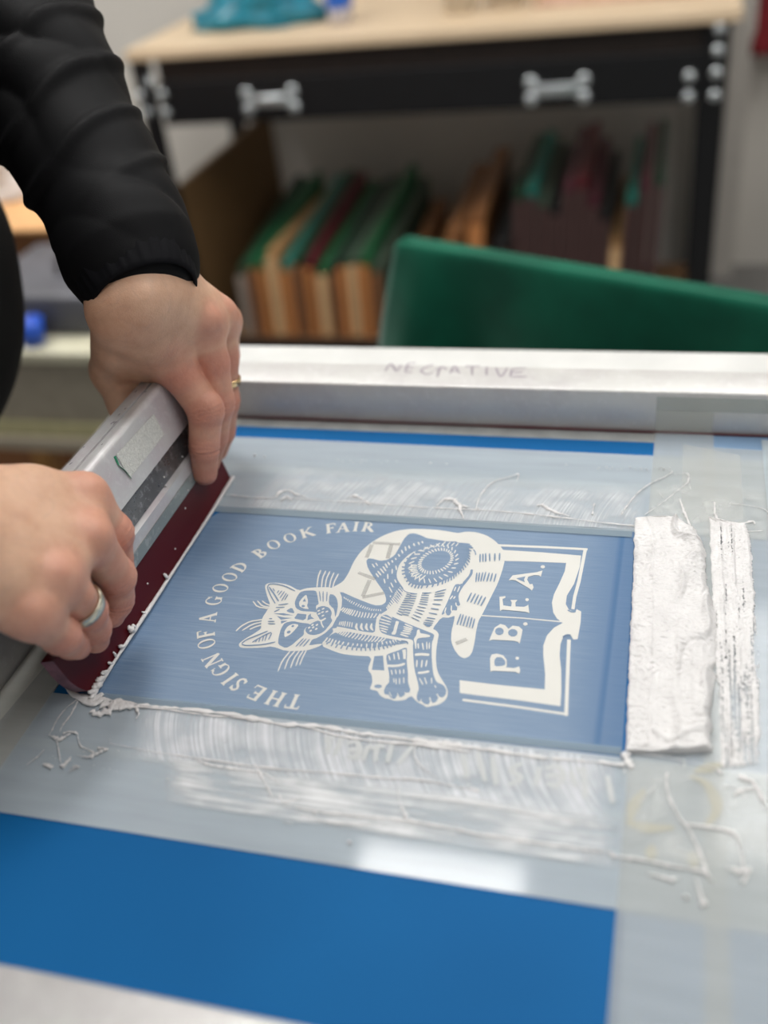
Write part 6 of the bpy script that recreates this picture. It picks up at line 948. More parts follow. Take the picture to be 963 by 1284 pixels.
# ================================================================== PRINTING SCREEN
YB, YF, XL, XR, RT = .657, .171, -.365, .26, .0340
ps = empty('printing_screen', (XL-.04, YF-.04, -.006), 'blue-emulsion silkscreen in a silver metal frame with a cat and book stencil', 'printing screen')
def rail(lo, hi, name='frame_rail'):
    o = obj(name, box(BM(), lo, hi, .0022, 3), M_alu_top, ps, True); return o
rail_far = rail((XL-.045, YB, -.006), (XR+.045, YB+.034, RT))
rail((XL-.045, YF-.044, -.006), (XR+.045, YF, RT))
rail((XL-.045, YF+.0002, -.006), (XL, YB-.0002, RT))
rail((XR, YF+.0002, -.006), (XR+.045, YB-.0002, RT))
obj('mesh_fabric', box(BM(), (XL+.0002, YF+.0002, -.0012), (XR-.0002, YB-.0002, -.0002)), simple('screen_mesh', (150, 152, 150), .6, var=.15, nscale=60), ps)
def sheet(name, pts, z, mat, parent=ps, th=.00008):
    bm = BM(); flat_poly(bm, pts, z, 0); return obj(name, bm, mat, parent)
def rect(x0, y0, x1, y1): return [(x0, y0), (x1, y0), (x1, y1), (x0, y1)]
sheet('emulsion', [(-.3290, YF+.001), (-.0030, YF+.001), (-.003, .6425), (-.3340, .6435)], 0.0, M_emul)
sheet('glue_border', rect(-.0028, YF+.001, XR-.001, YB-.001), 0.0, simple('pale_mesh_border', (118, 146, 176), .6, var=.08, nscale=12))
# dark red bead of frame glue along the far rail
bm = BM(); tube(bm, [(XL, YB-.0012, .0008), (-.2, YB-.0012, .0010), (0, YB-.0012, .0008), (XR, YB-.0012, .0009)], [.0015, .0018, .0015], .8, .3)
obj('glue_bead', bm, simple('dark_red_glue', (92, 30, 40), .5), ps, True)
# window of the print
wb = [tuple(p[:2]) for p in DATA['wb']]
pa_ = sheet('print_area', [(wb[0][0], wb[0][1]), (wb[1][0]+.002, wb[1][1]), (wb[2][0], wb[2][1]), (wb[3][0]-.012, wb[3][1]), (wb[3][0]-.012, wb[0][1]-.02)], .00008, M_win)
# artwork
bm = BM()
for li, layer in enumerate(ART):
    for qi, q in enumerate(layer):
        z = .00016+li*.00008+(qi % 16)*.000004
        P = [(q[i]/20000, q[i+1]/20000) for i in range(0, len(q), 2)]
        flat_poly(bm, P, z, 1 if li in (1, 3) else 0)
obj('stencil_design', bm, [M_open, M_win], pa_)
# tape strips (world rectangles), overlapping like the real ones
tz = [.0004]
def tape(name, pts, mat, z=None):
    z = z or tz[0]; tz[0] += .00007
    return sheet(name, pts, z, mat)
fy0 = wb[0][1]
# left tapes
tape('tape_strip', [(XL+.001, YF+.001), (-.331, YF+.001), (-.331, YB-.004), (XL+.001, YB-.004)], M_tapew)
# far strips
tape('tape_strip', [(-.331, fy0+.0002), (.20, fy0+.001), (.20, .588), (-.331, .590)], M_tape)
tape('tape_strip', [(-.331, .5800), (.20, .572), (.20, .6225), (-.331, .6265)], M_tape)
# near strips
ny = wb[3][1]
tape('tape_strip', [(-.331, .303), (.22, .3080), (.22, wb[2][1]+.0003), (-.331, ny+.0006)], M_tape)
tape('tape_strip', [(-.331, .2605), (.22, .2600), (.22, .3140), (-.331, .3095)], M_tape)
tape('tape_strip', [(-.355, .2607), (-.331, .2607), (-.331, .375), (-.346, .375)], M_tape2)
# narrow greyish lip of the tape inside the window
tape('tape_strip', [(-.305, fy0-.0060), (-.0135, fy0-.0055), (-.0135, fy0+.0008), (-.305, fy0+.0008)], mat_tape('tape_lip', (150, 166, 174), .6))
tape('tape_strip', [(-.312, ny-.0005), (-.0095, wb[2][1]-.0005), (-.0095, wb[2][1]+.0050), (-.312, ny+.0045)], mat_tape('tape_lip_near', (150, 168, 178), .5))
# right strips, front to back
tape('tape_strip', [(-.0068, YF+.001), (.0405, YF+.001), (.0375, YB-.0005), (-.0035, YB-.0005)], M_tape2)
tape('tape_strip', [(.0300, YF+.001), (.0780, YF+.001), (.0740, .636), (.0300, .638)], M_tape2)
tape('tape_strip', [(.0700, YF+.001), (.1300, YF+.001), (.1300, .650), (.0700, .650)], M_tape)
tape('tape_strip', rect(.125, YF+.001, XR-.002, YB-.004), M_tape)
tape('tape_strip', [(.0165, .545), (.055, .552), (.055, .628), (.0165, .640)], mat_tape('clear_tape', (212, 214, 210), .35))
# the far end of the right strip stuck up the inner face of the far rail
bm = BM(); box(bm, (-.0035, YB-.0005, .0002), (.0365, YB-.0002, .0185)); obj('tape_strip', bm, M_tapew, ps)
bm = BM(); box(bm, (-.0035, YB-.0002, .0186), (.25, YB-.0001, .030)); obj('tape_strip', bm, mat_tape('old_tape', (206, 210, 204), .45), ps)
bm = BM(); box(bm, (-.33, YB-.0002, .012), (-.02, YB-.0001, .022)); obj('paint_stain', bm, mat_film('blue_stain', (96, 136, 160), 0., .55, (30, 30, 60)), ps)
# handwriting on the rail
bm = BM()
for q in DATA['hand']:
    tube(bm, [(p[0], p[1], RT+.0001) for p in q], [.0016, .0020, .0013], .12, .2)
obj('handwriting', bm, simple('faded_marker', (150, 140, 150), .6), rail_far)
# faint print showing through the tape
m_fl = mat_tape('faint_letter', (214, 216, 216), .6, .4); m_yp = mat_tape('yellowed_print', (206, 202, 182), .4, .4)
for q in DATA['ghost']: obj('faint_letter', tube(BM(), [(p[0], p[1], tz[0]+.00028) for p in q], [.0024, .0030, .0024], .02), m_fl, ps)
m_gg = mat_tape('older_trace', (176, 176, 174), .22, .5)
for q in DATA['ghostG']: obj('faint_trace', tube(BM(), [(p[0], p[1], .00052) for p in q], [.0026, .0028, .0026], .005), m_gg, pa_)
for q in DATA['ghostY']: obj('faint_print', tube(BM(), [(p[0], p[1], tz[0]+.0001) for p in q], [.002, .006, .002], .01), m_yp, ps)
TZ = tz[0]+.0002

# ================================================================== INK
def film(name, pts, mat, label, z, nx=60, ny=30, fade='edges'):
    """quad patch between four corners with a per-vertex fade towards its rim"""
    bm = BM(); A, B, Cc, Dd = [Vector((*p, z)) for p in pts]
    lay = bm.verts.layers.float.new('fade')
    g = []
    for j in range(ny+1):
        row = []
        for i in range(nx+1):
            u, v = i/nx, j/ny
            p = A.lerp(B, u).lerp(Dd.lerp(Cc, u), v)
            vt = bm.verts.new(p)
            e = min(u/.06, (1-u)/.06, 1)
            if fade == 'y1': e *= min((1-v)/.35, 1)
            elif fade == 'y0': e *= min(v/.35, 1)
            else: e *= min(v/.12, (1-v)/.12, 1)
            vt[lay] = max(0, min(1, e*(1+.9*noise.noise(Vector((p.x*60, p.y*90, 1))))))
            row.append(vt)
        g.append(row)
    for j in range(ny):
        for i in range(nx): bm.faces.new((g[j][i], g[j][i+1], g[j+1][i+1], g[j+1][i]))
    return tag(obj(name, bm, mat), label, 'ink', kind='stuff')
F_far = mat_film('ink_wipe_far', (226, 228, 230), .08, .75, (900, 2, 1), 0, .5315, dist=0, curve=-2.5)
F_near = mat_film('ink_wipe_near', (226, 228, 232), .18, .9, (900, 2, 1), 0, .347, dist=0, curve=-4)
F_ridge = mat_film('ink_wipe_ridge', (228, 229, 230), .1, .9, (16, 300, 1))
film('ink_film', [(-.285, fy0+.001), (-.005, fy0+.002), (-.005, .585), (-.275, .587)], F_far, 'thin streaks of white ink wiped over the far tape', TZ, fade='y1')
film('ink_film', [(-.262, .3020), (-.006, .3020), (-.010, wb[2][1]-.0005), (-.275, ny-.0012)], F_near, 'curved wipe marks of white ink on the near tape below the cat', TZ, fade='x')
film('ink_film', [(-.23, .2790), (-.004, .2790), (-.004, .3085), (-.245, .3085)], F_ridge, 'lumpy white ink film on the outer half of the near tape', TZ+.0001)
film('ink_film', [(-.010, .285), (.062, .285), (.062, .345), (-.010, .345)], mat_film('ink_wipe_corner', (222, 224, 222), .0, .45, (40, 40, 1)), 'thin milky ink film on the crossed tapes at the near right corner', TZ+.0002)
film('ink_film', [(-.005, .530), (.07, .530), (.07, .590), (-.005, .590)], mat_film('ink_wipe_corner_far', (222, 224, 222), .0, .5, (60, 60, 1)), 'thin milky ink film on the crossed tapes at the far right corner', TZ+.0002)

def inks(name, ids, label, jit=.7, wk=1.0, fl=.26):
    bm = BM()
    for k in ids:
        P, W = DATA['tubes'][k]
        tube(bm, [(p[0], p[1], TZ+.0002) for p in P], [w*.0010*wk for w in W], fl, jit, 8, 8)
    return tag(obj(name, bm, M_ink, None, True), label, 'ink', kind='stuff')
nt = len(DATA['tubes'])
inks('ink_bead', range(0, 7), 'bead of white ink pushed up along the dark red blade edge', .2)
inks('ink_ridge', range(7, 12), 'long ragged ridge of white ink along the near edge of the print area', .8, 1.9, .28)
inks('ink_ridge', range(12, 20), 'thin broken ridge of white ink with peaks along the far edge of the print area', .8, 1.5, .4)
inks('ink_string', range(20, 30), 'looping strings of white ink on the far tape near the ink pool')
inks('ink_splatter', range(30, 41), 'splatter of white ink on the near tape below the squeegee corner', .8, 1.35, .26)
inks('ink_smear', range(41, 52), 'ridged smears of white ink across the near tape')
inks('ink_string', range(52, nt), 'dripped strings and blobs of white ink at the near right corner')
bm = BM()
for x, y, s in DATA['dots']:
    bmesh.ops.create_icosphere(bm, subdivisions=1, radius=s*.0012, matrix=Matrix.Translation((x, y, TZ+.0002)) @ Matrix.Diagonal((1.3, 1, .5, 1)))
tag(obj('ink_speck', bm, M_ink, None, True), 'tiny flecks of white ink scattered over the tape', 'ink', kind='stuff')

def interp_edges(poly, n):
    """split outline into left and right edge as functions of y"""
    ys = [p[1] for p in poly]; y0, y1 = min(ys), max(ys); P = [(p[0], p[1]) for p in poly]
    out = []
    for j in range(n+1):
        y = y0+(y1-y0)*(j/n)*.998+.0001; xs = []
        for a, b in zip(P, P[1:]+P[:1]):
            if (a[1]-y)*(b[1]-y) < 0: xs.append(a[0]+(b[0]-a[0])*(y-a[1])/(b[1]-a[1]))
        out.append((y, min(xs) if xs else P[0][0], max(xs) if xs else P[0][0]+.001))
    return out

def pool(name, poly, hfun, label, nx=90, ny=330, holes=None):
    bm = BM(); rows = []; ya = min(p[1] for p in poly); yb = max(p[1] for p in poly)
    for (y, x0, x1) in interp_edges(poly, ny):
        row = []
        jl = .0007*noise.noise(Vector((y*1500, 1, 0)))+.0010*noise.noise(Vector((y*150, 4, 0)))
        jr = .0012*noise.noise(Vector((y*900, 9, 0)))+.0022*noise.noise(Vector((y*120, 6, 0)))
        for i in range(nx+1):
            u = i/nx; x = (x0+jl)+(x1+jr-x0-jl)*u
            e = min(u/.06, (1-u)/.08, 1)*min(1, (y-ya)/.005+.05, (yb-y)/.004+.05); e = max(0, e)**.5
            row.append(bm.verts.new((x, y, TZ-.0004+e*hfun(x, y, u)+.0001)))
        rows.append(row)
    for a, b in zip(rows, rows[1:]):
        for i in range(nx):
            p = a[i].co
            if holes is not None and holes(p.x, p.y, i/nx): continue
            bm.faces.new((a[i], a[i+1], b[i+1], b[i]))
    return tag(obj(name, bm, M_ink, None, True), label, 'ink', kind='stuff')

def holes_strip(x, y, u):
    k = min(1, max(0, (.50-y)/.10))
    v = noise.noise(Vector((x*800, y*22, 5)))+.45*noise.noise(Vector((x*900, y*500, 8)))
    return v > .62-.55*k+(.15 if u < .2 else 0)

def nz(x, y, s, o=0): return noise.noise(Vector((x*s, y*s, o)))
def ridged(x, y, s, o=0): return 1-abs(noise.noise(Vector((x*s, y*s, o))))*2
def h_pool(x, y, u):
    h = .0016+.0008*nz(x, y, 45, 2)
    lip = math.exp(-((u-.26)/.03)**2)*.0006                                 # scraped line at a quarter of the width
    h += lip
    if u < .26: h *= .72; h += .00025*noise.noise(Vector((x*60, y*1100, 3)))*1.6
    fold = max(0, ridged(x, y*.55, 62, 5)-.55)*.0062*min(1, max(0, (u-.45)/.2))
    h += fold+.0011*max(0, (u-.55))*ridged(x*.8, y, 90, 8)
    h += .0012*max(0, ridged(x, y, 240, 1)-.1)*(.4+.9*max(0, nz(x, y, 40, 11)+.3)) + .0004*noise.noise(Vector((x*170, y*520, 13)))
    bulge = math.exp(-((u-.84)/.12)**2)*(.0016+.0012*nz(x, y, 70, 4)); h += bulge
    w = math.exp(-((y-.362-.004*math.sin(u*9))/.0022)**2)*.0016*(1 if u > .3 else .2); h += w
    return max(.0004, h)
def h_strip(x, y, u):
    h = .0007+.0004*noise.noise(Vector((x*700, y*40, 2)))+.0006*max(0, ridged(x, y, 300, 7)-.2)
    h += .0009*math.exp(-((u-.25)/.05)**2)+.0007*math.exp(-((u-.55)/.04)**2)
    if y < .44: h *= max(.12, 1-(.44-y)/.09*(.5+.6*nz(x, y, 160, 3)))
    return max(.00005, h)
pool('ink_pool', DATA['poolL'], h_pool, 'thick folded pool of white ink beside the right end of the print area')
pool('ink_pool', DATA['poolR'], h_strip, 'narrow scraped band of white ink right of the thick ink pool', 64, 420, holes_strip)

# ================================================================== SQUEEGEE
TH_ = math.radians(14); SX = -.3094
def SQ(Y, u, n): return Vector((SX-math.sin(TH_)*u+math.cos(TH_)*n, Y, math.cos(TH_)*u+math.sin(TH_)*n))
sq = empty('squeegee', (SX, .455, 0), 'aluminium squeegee with a dark red blade held by both hands', 'squeegee')
def sprism(prof, y0, y1, bm=None):
    bm = bm or BM(); va = [bm.verts.new(SQ(y0, *p)) for p in prof]; vb = [bm.verts.new(SQ(y1, *p)) for p in prof]; n = len(prof)
    for i in range(n): bm.faces.new((va[i], vb[i], vb[(i+1) % n], va[(i+1) % n]))
    bm.faces.new(va); bm.faces.new(vb[::-1]); bmesh.ops.recalc_face_normals(bm, faces=bm.faces); return bm
def rnd(cx_, cy_, r, a0, a1, n=5): return [(cx_+r*math.cos(math.radians(a0+(a1-a0)*k/n)), cy_+r*math.sin(math.radians(a0+(a1-a0)*k/n))) for k in range(n+1)]
# profile points are (u, n): u runs up from the blade edge, n out of the front face
prof = [(.028, .0062), (.0445, .0095), (.0465, .0065), (.0630, .0065), (.0650, .0118)] + rnd(.0965, .0078, .0040, 90, 0, 5) + [(.1005, .0022), (.0960, .0018), (.0960, .0004), (.1005, .0000)] + rnd(.0965, -.0100, .0040, 0, -90, 5) + [(.060, -.014), (.050, -.0085), (.028, -.0062)]
HN, HFR = .345, .576
h_ = obj('holder', sprism(prof, HN, HFR), M_alu_sq, sq)
# lower strips of the holder, greyer metal; the first paints in the recess's dark reflection
obj('holder_strip', sprism([(.0472, .0067), (.0625, .0067), (.0625, .0072), (.0472, .0072)], HN+.0005, HFR-.0005), M_alu_dark, h_)
obj('holder_strip', sprism([(.0280, .0064), (.0365, .0081), (.0365, .0086), (.0280, .0069)], HN+.0005, HFR-.0005), mat_alu('dull_band', (150, 158, 156), .4, .35, (120, 126, 126), .4), h_)
# blade: rounded lower corners
def blade():
    bm = BM(); t = .0045; y0, y1 = .3365, .5645
    out = [(y0+.004, .034)] + [(y0+.0035*(1-math.cos(math.radians(a)))*0+y0*0+(y0+.006-.006*math.sin(math.radians(a))), .012-.012*0) for a in ()]
    pts = [(y0-.002, .036), (y0-.0005, .020), (y0+.004, .008), (y0+.0105, .0008), (y0+.016, 0.0), (y1-.004, 0.0), (y1, .003), (y1+.001, .036)]
    P, _ = catmull([(a, b, 0) for a, b in pts[:5]], 4); pts = [(p.x, max(0, p.y)) for p in P]+pts[5:]
    f = [bm.verts.new(SQ(a, b, t)) for a, b in pts]; g = [bm.verts.new(SQ(a, b, -t)) for a, b in pts]; n = len(pts)
    bm.faces.new(f); bm.faces.new(g[::-1])
    for i in range(n):
        fc = bm.faces.new((f[i], g[i], g[(i+1) % n], f[(i+1) % n])); fc.material_index = 1 if i < 14 else 0
    bmesh.ops.recalc_face_normals(bm, faces=bm.faces); bmesh.ops.triangulate(bm, faces=[q for q in bm.faces if len(q.verts) > 4]); return bm
M_red = N('dark_red_rubber'); M_red.base(lin((74, 2, 12))); M_red.b.inputs['Roughness'].default_value = .35; M_red.b.inputs['Specular IOR Level'].default_value = .25; M_red.bump(M_red.noise(M_red.coords(), 30, 2), .05, .001); M_red = M_red.m
M_redend = simple('worn_rubber_end', (112, 76, 88), .4, var=.35, nscale=160)
bl_ = obj('blade', blade(), [M_red, M_redend], sq); bl_['label'] = 'dark red rubber blade with a worn rounded end'
# cloth-textured label and its green pen mark on the front
bm = BM()
def face_poly(bm, pts, n, th=.0003):
    vs = [bm.verts.new(SQ(y, u, n+th)) for y, u in pts]; f = bm.faces.new(vs); return bm
lab = [(.4560, .0745), (.5080, .0745), (.5085, .0905), (.4560, .0925)]
face_poly(bm, lab, .0118, .0004); o = obj('label_sticker', bm, simple('woven_sticker', (206, 206, 200), .6, var=.16, nscale=700, bump=.5, bscale=900), h_)
bm = BM(); tube(bm, [SQ(.4540, .0925, .0123), SQ(.4535, .086, .0123), SQ(.4560, .080, .0123), SQ(.4575, .0735, .0123)], [.0018, .0014, .0018, .0010], .2)
obj('pen_mark', bm, simple('green_marker', (52, 140, 104), .6), h_)
m_sc = simple('dark_scuff', (90, 80, 96), .6)
for k in range(16):
    y = random.uniform(.38, .56); n = random.uniform(-.011, .009); l = random.uniform(.001, .003)
    obj('scuff_mark', tube(BM(), [SQ(y, .1006, n), SQ(y+l*.5, .1006, n+.1*l), SQ(y+l, .1006, n+.4*l)], [.0004, .0006, .0003], .3), m_sc, h_)
for y, u in ((.492, .052), (.489, .047), (.508, .030), (.43, .012), (.47, .009), (.5, .021), (.52, .05)):
    bm = BM(); bmesh.ops.create_icosphere(bm, subdivisions=2, radius=.0007, matrix=Matrix.Translation(SQ(y, u, .0078 if u > .028 else .0046)))
    obj('ink_fleck', bm, M_ink, bl_ if u < .028 else h_, True)
# ink carried on the blade end
bm = BM()
for a, b, c_ in (((.346, .0035), (.351, .0015), 3.4), ((.351, .004), (.356, .002), 3.0), ((.357, .0042), (.361, .002), 2.6), ((.374, .0055), (.3735, .002), 1.1), ((.380, .0042), (.383, .0015), 2.4), ((.395, .0062), (.3965, .002), 3.4), ((.3985, .0048), (.400, .0015), 2.0), ((.447, .0060), (.4475, .002), 2.4), ((.342, .0040), (.347, .0015), 2.4), ((.366, .0045), (.368, .0015), 1.6), ((.412, .004), (.413, .0015), 1.6)):
    tube(bm, [SQ(a[0], a[1], .0052), SQ((a[0]+b[0])/2, (a[1]+b[1])/2, .0058), SQ(b[0], b[1], .0056)], [c_*.0008, c_*.0014, c_*.0012], .8, .3)
tube(bm, [SQ(.340, .001, .006), SQ(.37, .0012, .0058), SQ(.42, .001, .0058), SQ(.47, .001, .0058), SQ(.52, .001, .0058), SQ(.566, .002, .0058)], [.0035, .0022, .0030, .002, .0026, .0032], .8, .12, 8, 30)
obj('ink_residue', bm, M_ink, bl_, True)

# ================================================================== PERSON
LH, RH = DATA['LH'], DATA['RH']
vL, qL, redL, crL = hand_mesh(LH, DATA['bumpL'])
vR, qR, redR, crR = hand_mesh(RH, DATA['bumpR'], tend=.0030)
elbL = DATA['elbowL']; shL = (-.60, .76, .47); shR = (-.66, .34, .47); elbR = (-.60, .24, .22)
def torso(P, r, k):
    d = None
    for y, q in ((.55, 1.0), (.66, .88), (.44, .88)):
        for a, b in (((-.62, y, .42, r*q*.95), (-.655, y, .10, r*q)), ((-.655, y, .10, r*q), (-.775, .55+(y-.55)*.9, -.10, r*q*1.04))):
            c_ = cone_d(P, a, b); d = c_ if d is None else smin(d, c_, k)
    return d
def body_f(P):
    d = torso(P, .105, .05)
    d = smin(d, cone_d(P, (*shL, .055), (*elbL, .042)), .04); d = smin(d, cone_d(P, (*shR, .055), (*elbR, .042)), .04)
    d = smin(d, cone_d(P, (-.64, .55, .50, .055), (-.62, .55, .62, .055)), .04)       # neck
    d = smin(d, cone_d(P, (-.60, .55, .70, .078), (-.63, .55, .76, .088)), .03)        # skull
    d = smin(d, cone_d(P, (-.555, .55, .645, .045), (-.57, .55, .67, .055)), .03)      # jaw
    d = smin(d, cone_d(P, (-.515, .55, .69, .012), (-.527, .55, .73, .009)), .012)     # nose
    for s in (-1, 1): d = smin(d, cone_d(P, (-.61, .55+s*.083, .675, .010), (-.615, .55+s*.085, .715, .013)), .008)
    for s in (-1, 1):
        d = smin(d, cone_d(P, (-.78, .55+s*.09, -.06, .095), (-.80, .55+s*.10, -.50, .065)), .04)
        d = smin(d, cone_d(P, (-.80, .55+s*.10, -.50, .06), (-.83, .55+s*.11, -.93, .042)), .03)
        d = smin(d, cone_d(P, (-.83, .55+s*.11, -.985, .034), (-.67, .55+s*.13, -.99, .028)), .03)
    return d
vB, qB = surface_nets(body_f, (-1.0, .1, -1.03), (-.35, 1.0, .90), .014)
def arm(a, b, w, h=.005):
    a = np.array(a); lo = np.minimum(a[:3], np.array(b[:3]))-.06; hi = np.maximum(a[:3], np.array(b[:3]))+.06
    return surface_nets(lambda P: cone_d(P, a, b), lo, hi, h)
wl = np.mean(np.array(LH['wrist']), 0); wr = np.mean(np.array(RH['wrist']), 0)
vA, qA = arm((*wl[:3], .025), (*elbL, .042), 0); vD, qD = arm((*wr[:3], .031), (*elbR, .042), 0)
me = np_mesh('person', [(vL, qL), (vR, qR), (vB, qB), (vA, qA), (vD, qD)])
for nm, aL, aR in (('red', redL, redR), ('crease', crL, crR)):
    at = me.attributes.new(nm, 'FLOAT', 'POINT'); arr = np.zeros(len(me.vertices), np.float32); arr[:len(aL)] = aL; arr[len(aL):len(aL)+len(aR)] = aR
    at.data.foreach_set('value', arr)
person = obj('person', me, M_skin)
tag(person, 'person in a black jacket leaning over the screen, pulling the squeegee with both hands', 'person')
def jacket_f(P):
    d = torso(P, .128, .05)
    d = smin(d, cone_d(P, (*shL, .075), (*elbL, .058)), .05); d = smin(d, cone_d(P, (*shR, .075), (*elbR, .058)), .05)
    d = d+.006*np.sin(P[..., 2]*38+np.sin(P[..., 1]*22)*1.6)*np.sin(P[..., 1]*17+P[..., 2]*9)
    cut = P[..., 2]-.565
    return np.maximum(d, cut)
vJ, qJ = surface_nets(jacket_f, (-1.0, .08, -.16), (-.34, 1.0, .62), .010)
obj('jacket', np_mesh('jacket', [(vJ, qJ)]), M_black, person)
# the two sleeves, with the folds of gathered cloth
SL = np.array(DATA['sleeveL'])
def sleeve(S, cam_=np.array((0, 0, .4)), h=.0025, amp=.0062, seed=0.):
    lo = (S[:, :3]-S[:, 3:]).min(0)-.012; hi = (S[:, :3]+S[:, 3:]).max(0)+.012
    ax = S[-1, :3]-S[0, :3]; L = np.linalg.norm(ax); ax = ax/L
    sd = np.cross(ax, (0, 0, 1.)); sd /= np.linalg.norm(sd); up = np.cross(sd, ax)
    def f(P):
        d = None
        for a, b in zip(S, S[1:]):
            c_ = cone_d(P, a, b); d = c_ if d is None else smin(d, c_, .01)
        q = P-S[0, :3].astype(np.float32); s = q@ax.astype(np.float32); x = q@sd.astype(np.float32); y = q@up.astype(np.float32)
        ph = s*74+x*46+2.1*np.sin(x*38+y*34+seed)+1.7*np.sin(s*52-y*40+x*20)
        fold = np.abs(np.sin(ph*.5))**.8*(.55+.45*np.sin(x*28-s*31+1+seed))*.9
        fold += .55*np.maximum(0, np.sin(s*150-x*70+2*np.sin(y*40)))**3*np.clip((s-.03)/.03, 0, 1)
        amp_ = amp*np.clip((s-.004)/.03, 0.35, 1)
        return d-(fold-.35)*amp_
    return surface_nets(f, lo, hi, h)
v1, q1 = sleeve(SL)
slL = obj('sleeve', np_mesh('sleeve', [(v1, q1)]), M_black, person)
wr3 = np.array(wr[:3]); er = np.array(elbR); dr = (er-wr3)/np.linalg.norm(er-wr3)
SR = np.array([[*(wr3+dr*t), r_] for t, r_ in ((.05, .040), (.10, .046), (.18, .052), (np.linalg.norm(er-wr3), .058))])
v2, q2 = sleeve(SR, seed=2., h=.005)
slR = obj('sleeve', np_mesh('sleeve', [(v2, q2)]), M_black, person)
# ribbed cuffs
def cuff(c0, c1, r0, r1, rib=46):
    c0 = Vector(c0); c1 = Vector(c1); ax = (c1-c0).normalized(); s = ax.orthogonal().normalized(); t = ax.cross(s)
    bm = BM(); rings = []
    prof_ = [(.02, .93), (-.02, .97), (0, 1.0), (.1, 1.01), (.2, 1.015), (.35, 1.02), (.5, 1.02), (.65, 1.02), (.8, 1.02), (.9, 1.0), (1.0, .98), (1.05, .9)]
    n = rib*4
    for (k, m) in prof_:
        p = c0.lerp(c1, k); rr = (r0+(r1-r0)*max(0, min(1, k)))*m
        rings.append([bm.verts.new(p+(s*math.cos(a)+t*math.sin(a))*(rr*(1+.020*math.sin(math.pi*max(0, min(1, k)))**.5*(noise.noise(Vector((math.cos(a)*9, math.sin(a)*9, k*.8)))*1.5+.6*noise.noise(Vector((math.cos(a)*22, math.sin(a)*22, k)))))*(1+.02*math.sin(a*3+1)))) for a in [2*math.pi*i/n for i in range(n)]])
    for a, b in zip(rings, rings[1:]):
        for i in range(n): bm.faces.new((a[i], a[(i+1) % n], b[(i+1) % n], b[i]))
    return bm
cf = DATA['cuffL']
obj('cuff', cuff(cf[0][:3], cf[1][:3], cf[0][3], cf[1][3]*1.0), M_rib, slL, True)
obj('cuff', cuff(wr3+dr*.02, wr3+dr*.06, .036, .042), M_rib, slR, True)
def trous_f(P):
    d = None
    for s in (-1, 1):
        a = cone_d(P, (-.78, .55+s*.085, -.06, .115), (-.80, .55+s*.10, -.50, .085)); a = smin(a, cone_d(P, (-.80, .55+s*.10, -.50, .085), (-.83, .55+s*.11, -.95, .07)), .03)
        d = a if d is None else smin(d, a, .02)
    d = d+.004*np.sin(P[..., 2]*45+np.sin(P[..., 1]*30)*2)
    return np.maximum(d, -(P[..., 2]+.97))
obj('trousers', np_mesh('trousers', [surface_nets(trous_f, (-1.0, .25, -1.0), (-.6, .85, .13), .012)]), simple('dark_denim', (22, 24, 34), .85), person)
for s in (-1, 1):
    v, q = surface_nets(lambda P: smin(cone_d(P, (-.85, .55+s*.11, -.96, .045), (-.85, .55+s*.11, -.90, .05)), cone_d(P, (-.84, .55+s*.11, -.98, .038), (-.66, .55+s*.13, -.985, .034)), .03), (-.93, .25, -1.02), (-.58, .85, -.83), .008)
    obj('shoe', np_mesh('shoe', [(v, q)]), simple('shoe_leather', (40, 38, 38), .5), person)
def hair_f(P):
    d = smin(cone_d(P, (-.63, .55, .735, .095), (-.64, .55, .765, .096)), cone_d(P, (-.68, .55, .67, .05), (-.66, .55, .72, .08)), .03)
    return np.maximum(d, -(P[..., 2]-.70+(P[..., 0]+.62)*.9))
obj('hair', np_mesh('hair', [surface_nets(hair_f, (-.80, .42, .58), (-.50, .68, .88), .007)]), simple('brown_hair', (70, 52, 40), .6, var=.4, nscale=120), person)
# eyes and mouth (above the frame, kept for other views)
m_eye = simple('eye_white', (225, 222, 216), .3)
for s in (-1, 1):
    bm = BM(); bmesh.ops.create_uvsphere(bm, u_segments=16, v_segments=10, radius=.011, matrix=Matrix.Translation((-.5485, .55+s*.030, .722))); obj('eye', bm, m_eye, person, True)
bm = BM(); tube(bm, [(-.520, .527, .655), (-.512, .55, .654), (-.520, .573, .655)], [.006, .010, .006], .8); obj('lips', bm, simple('lip', (170, 100, 92), .5), person, True)

# rings
def band(c, ax, r, w=.0026, th=.0011, n=40, sq_=1.0):
    c = Vector(c); ax = Vector(ax).normalized(); s = ax.orthogonal().normalized(); t = ax.cross(s); bm = BM(); rings = []
    pr_ = [(-w, 0), (-w*.8, th*.8), (0, th), (w*.8, th*.8), (w, 0), (w*.6, -th*.4), (-w*.6, -th*.4)]
    for i in range(n):
        a = 2*math.pi*i/n; d = s*math.cos(a)+t*math.sin(a)
        rings.append([bm.verts.new(c+d*(r+q)+ax*p) for p, q in pr_])
    for i in range(n):
        A, B = rings[i], rings[(i+1) % n]
        for k in range(len(pr_)): bm.faces.new((A[k], A[(k+1) % len(pr_)], B[(k+1) % len(pr_)], B[k]))
    bmesh.ops.recalc_face_normals(bm, faces=bm.faces)
    return bm
M_gold = simple('gold', (232, 200, 150), .18, 1.0, var=.05)
M_silver = simple('white_gold', (214, 208, 188), .22, 1.0, var=.05)
def on_finger(c, t):
    k = int(t); a, b = np.array(c[k]), np.array(c[k+1]); p = a+(b-a)*(t-k); return p, b[:3]-a[:3]
p, ax = on_finger(LH['fing'][2], 1.5); rg = obj('ring', band(p[:3], ax, p[3]+.0006), M_gold, person, True); rg['label'] = 'plain gold ring on the far hand'
p, ax = on_finger(RH['fing'][2], .82); rg = obj('ring', band(p[:3], ax, p[3]+.0008, .0035), M_silver, person, True); rg['label'] = 'plain pale gold ring on the near hand'

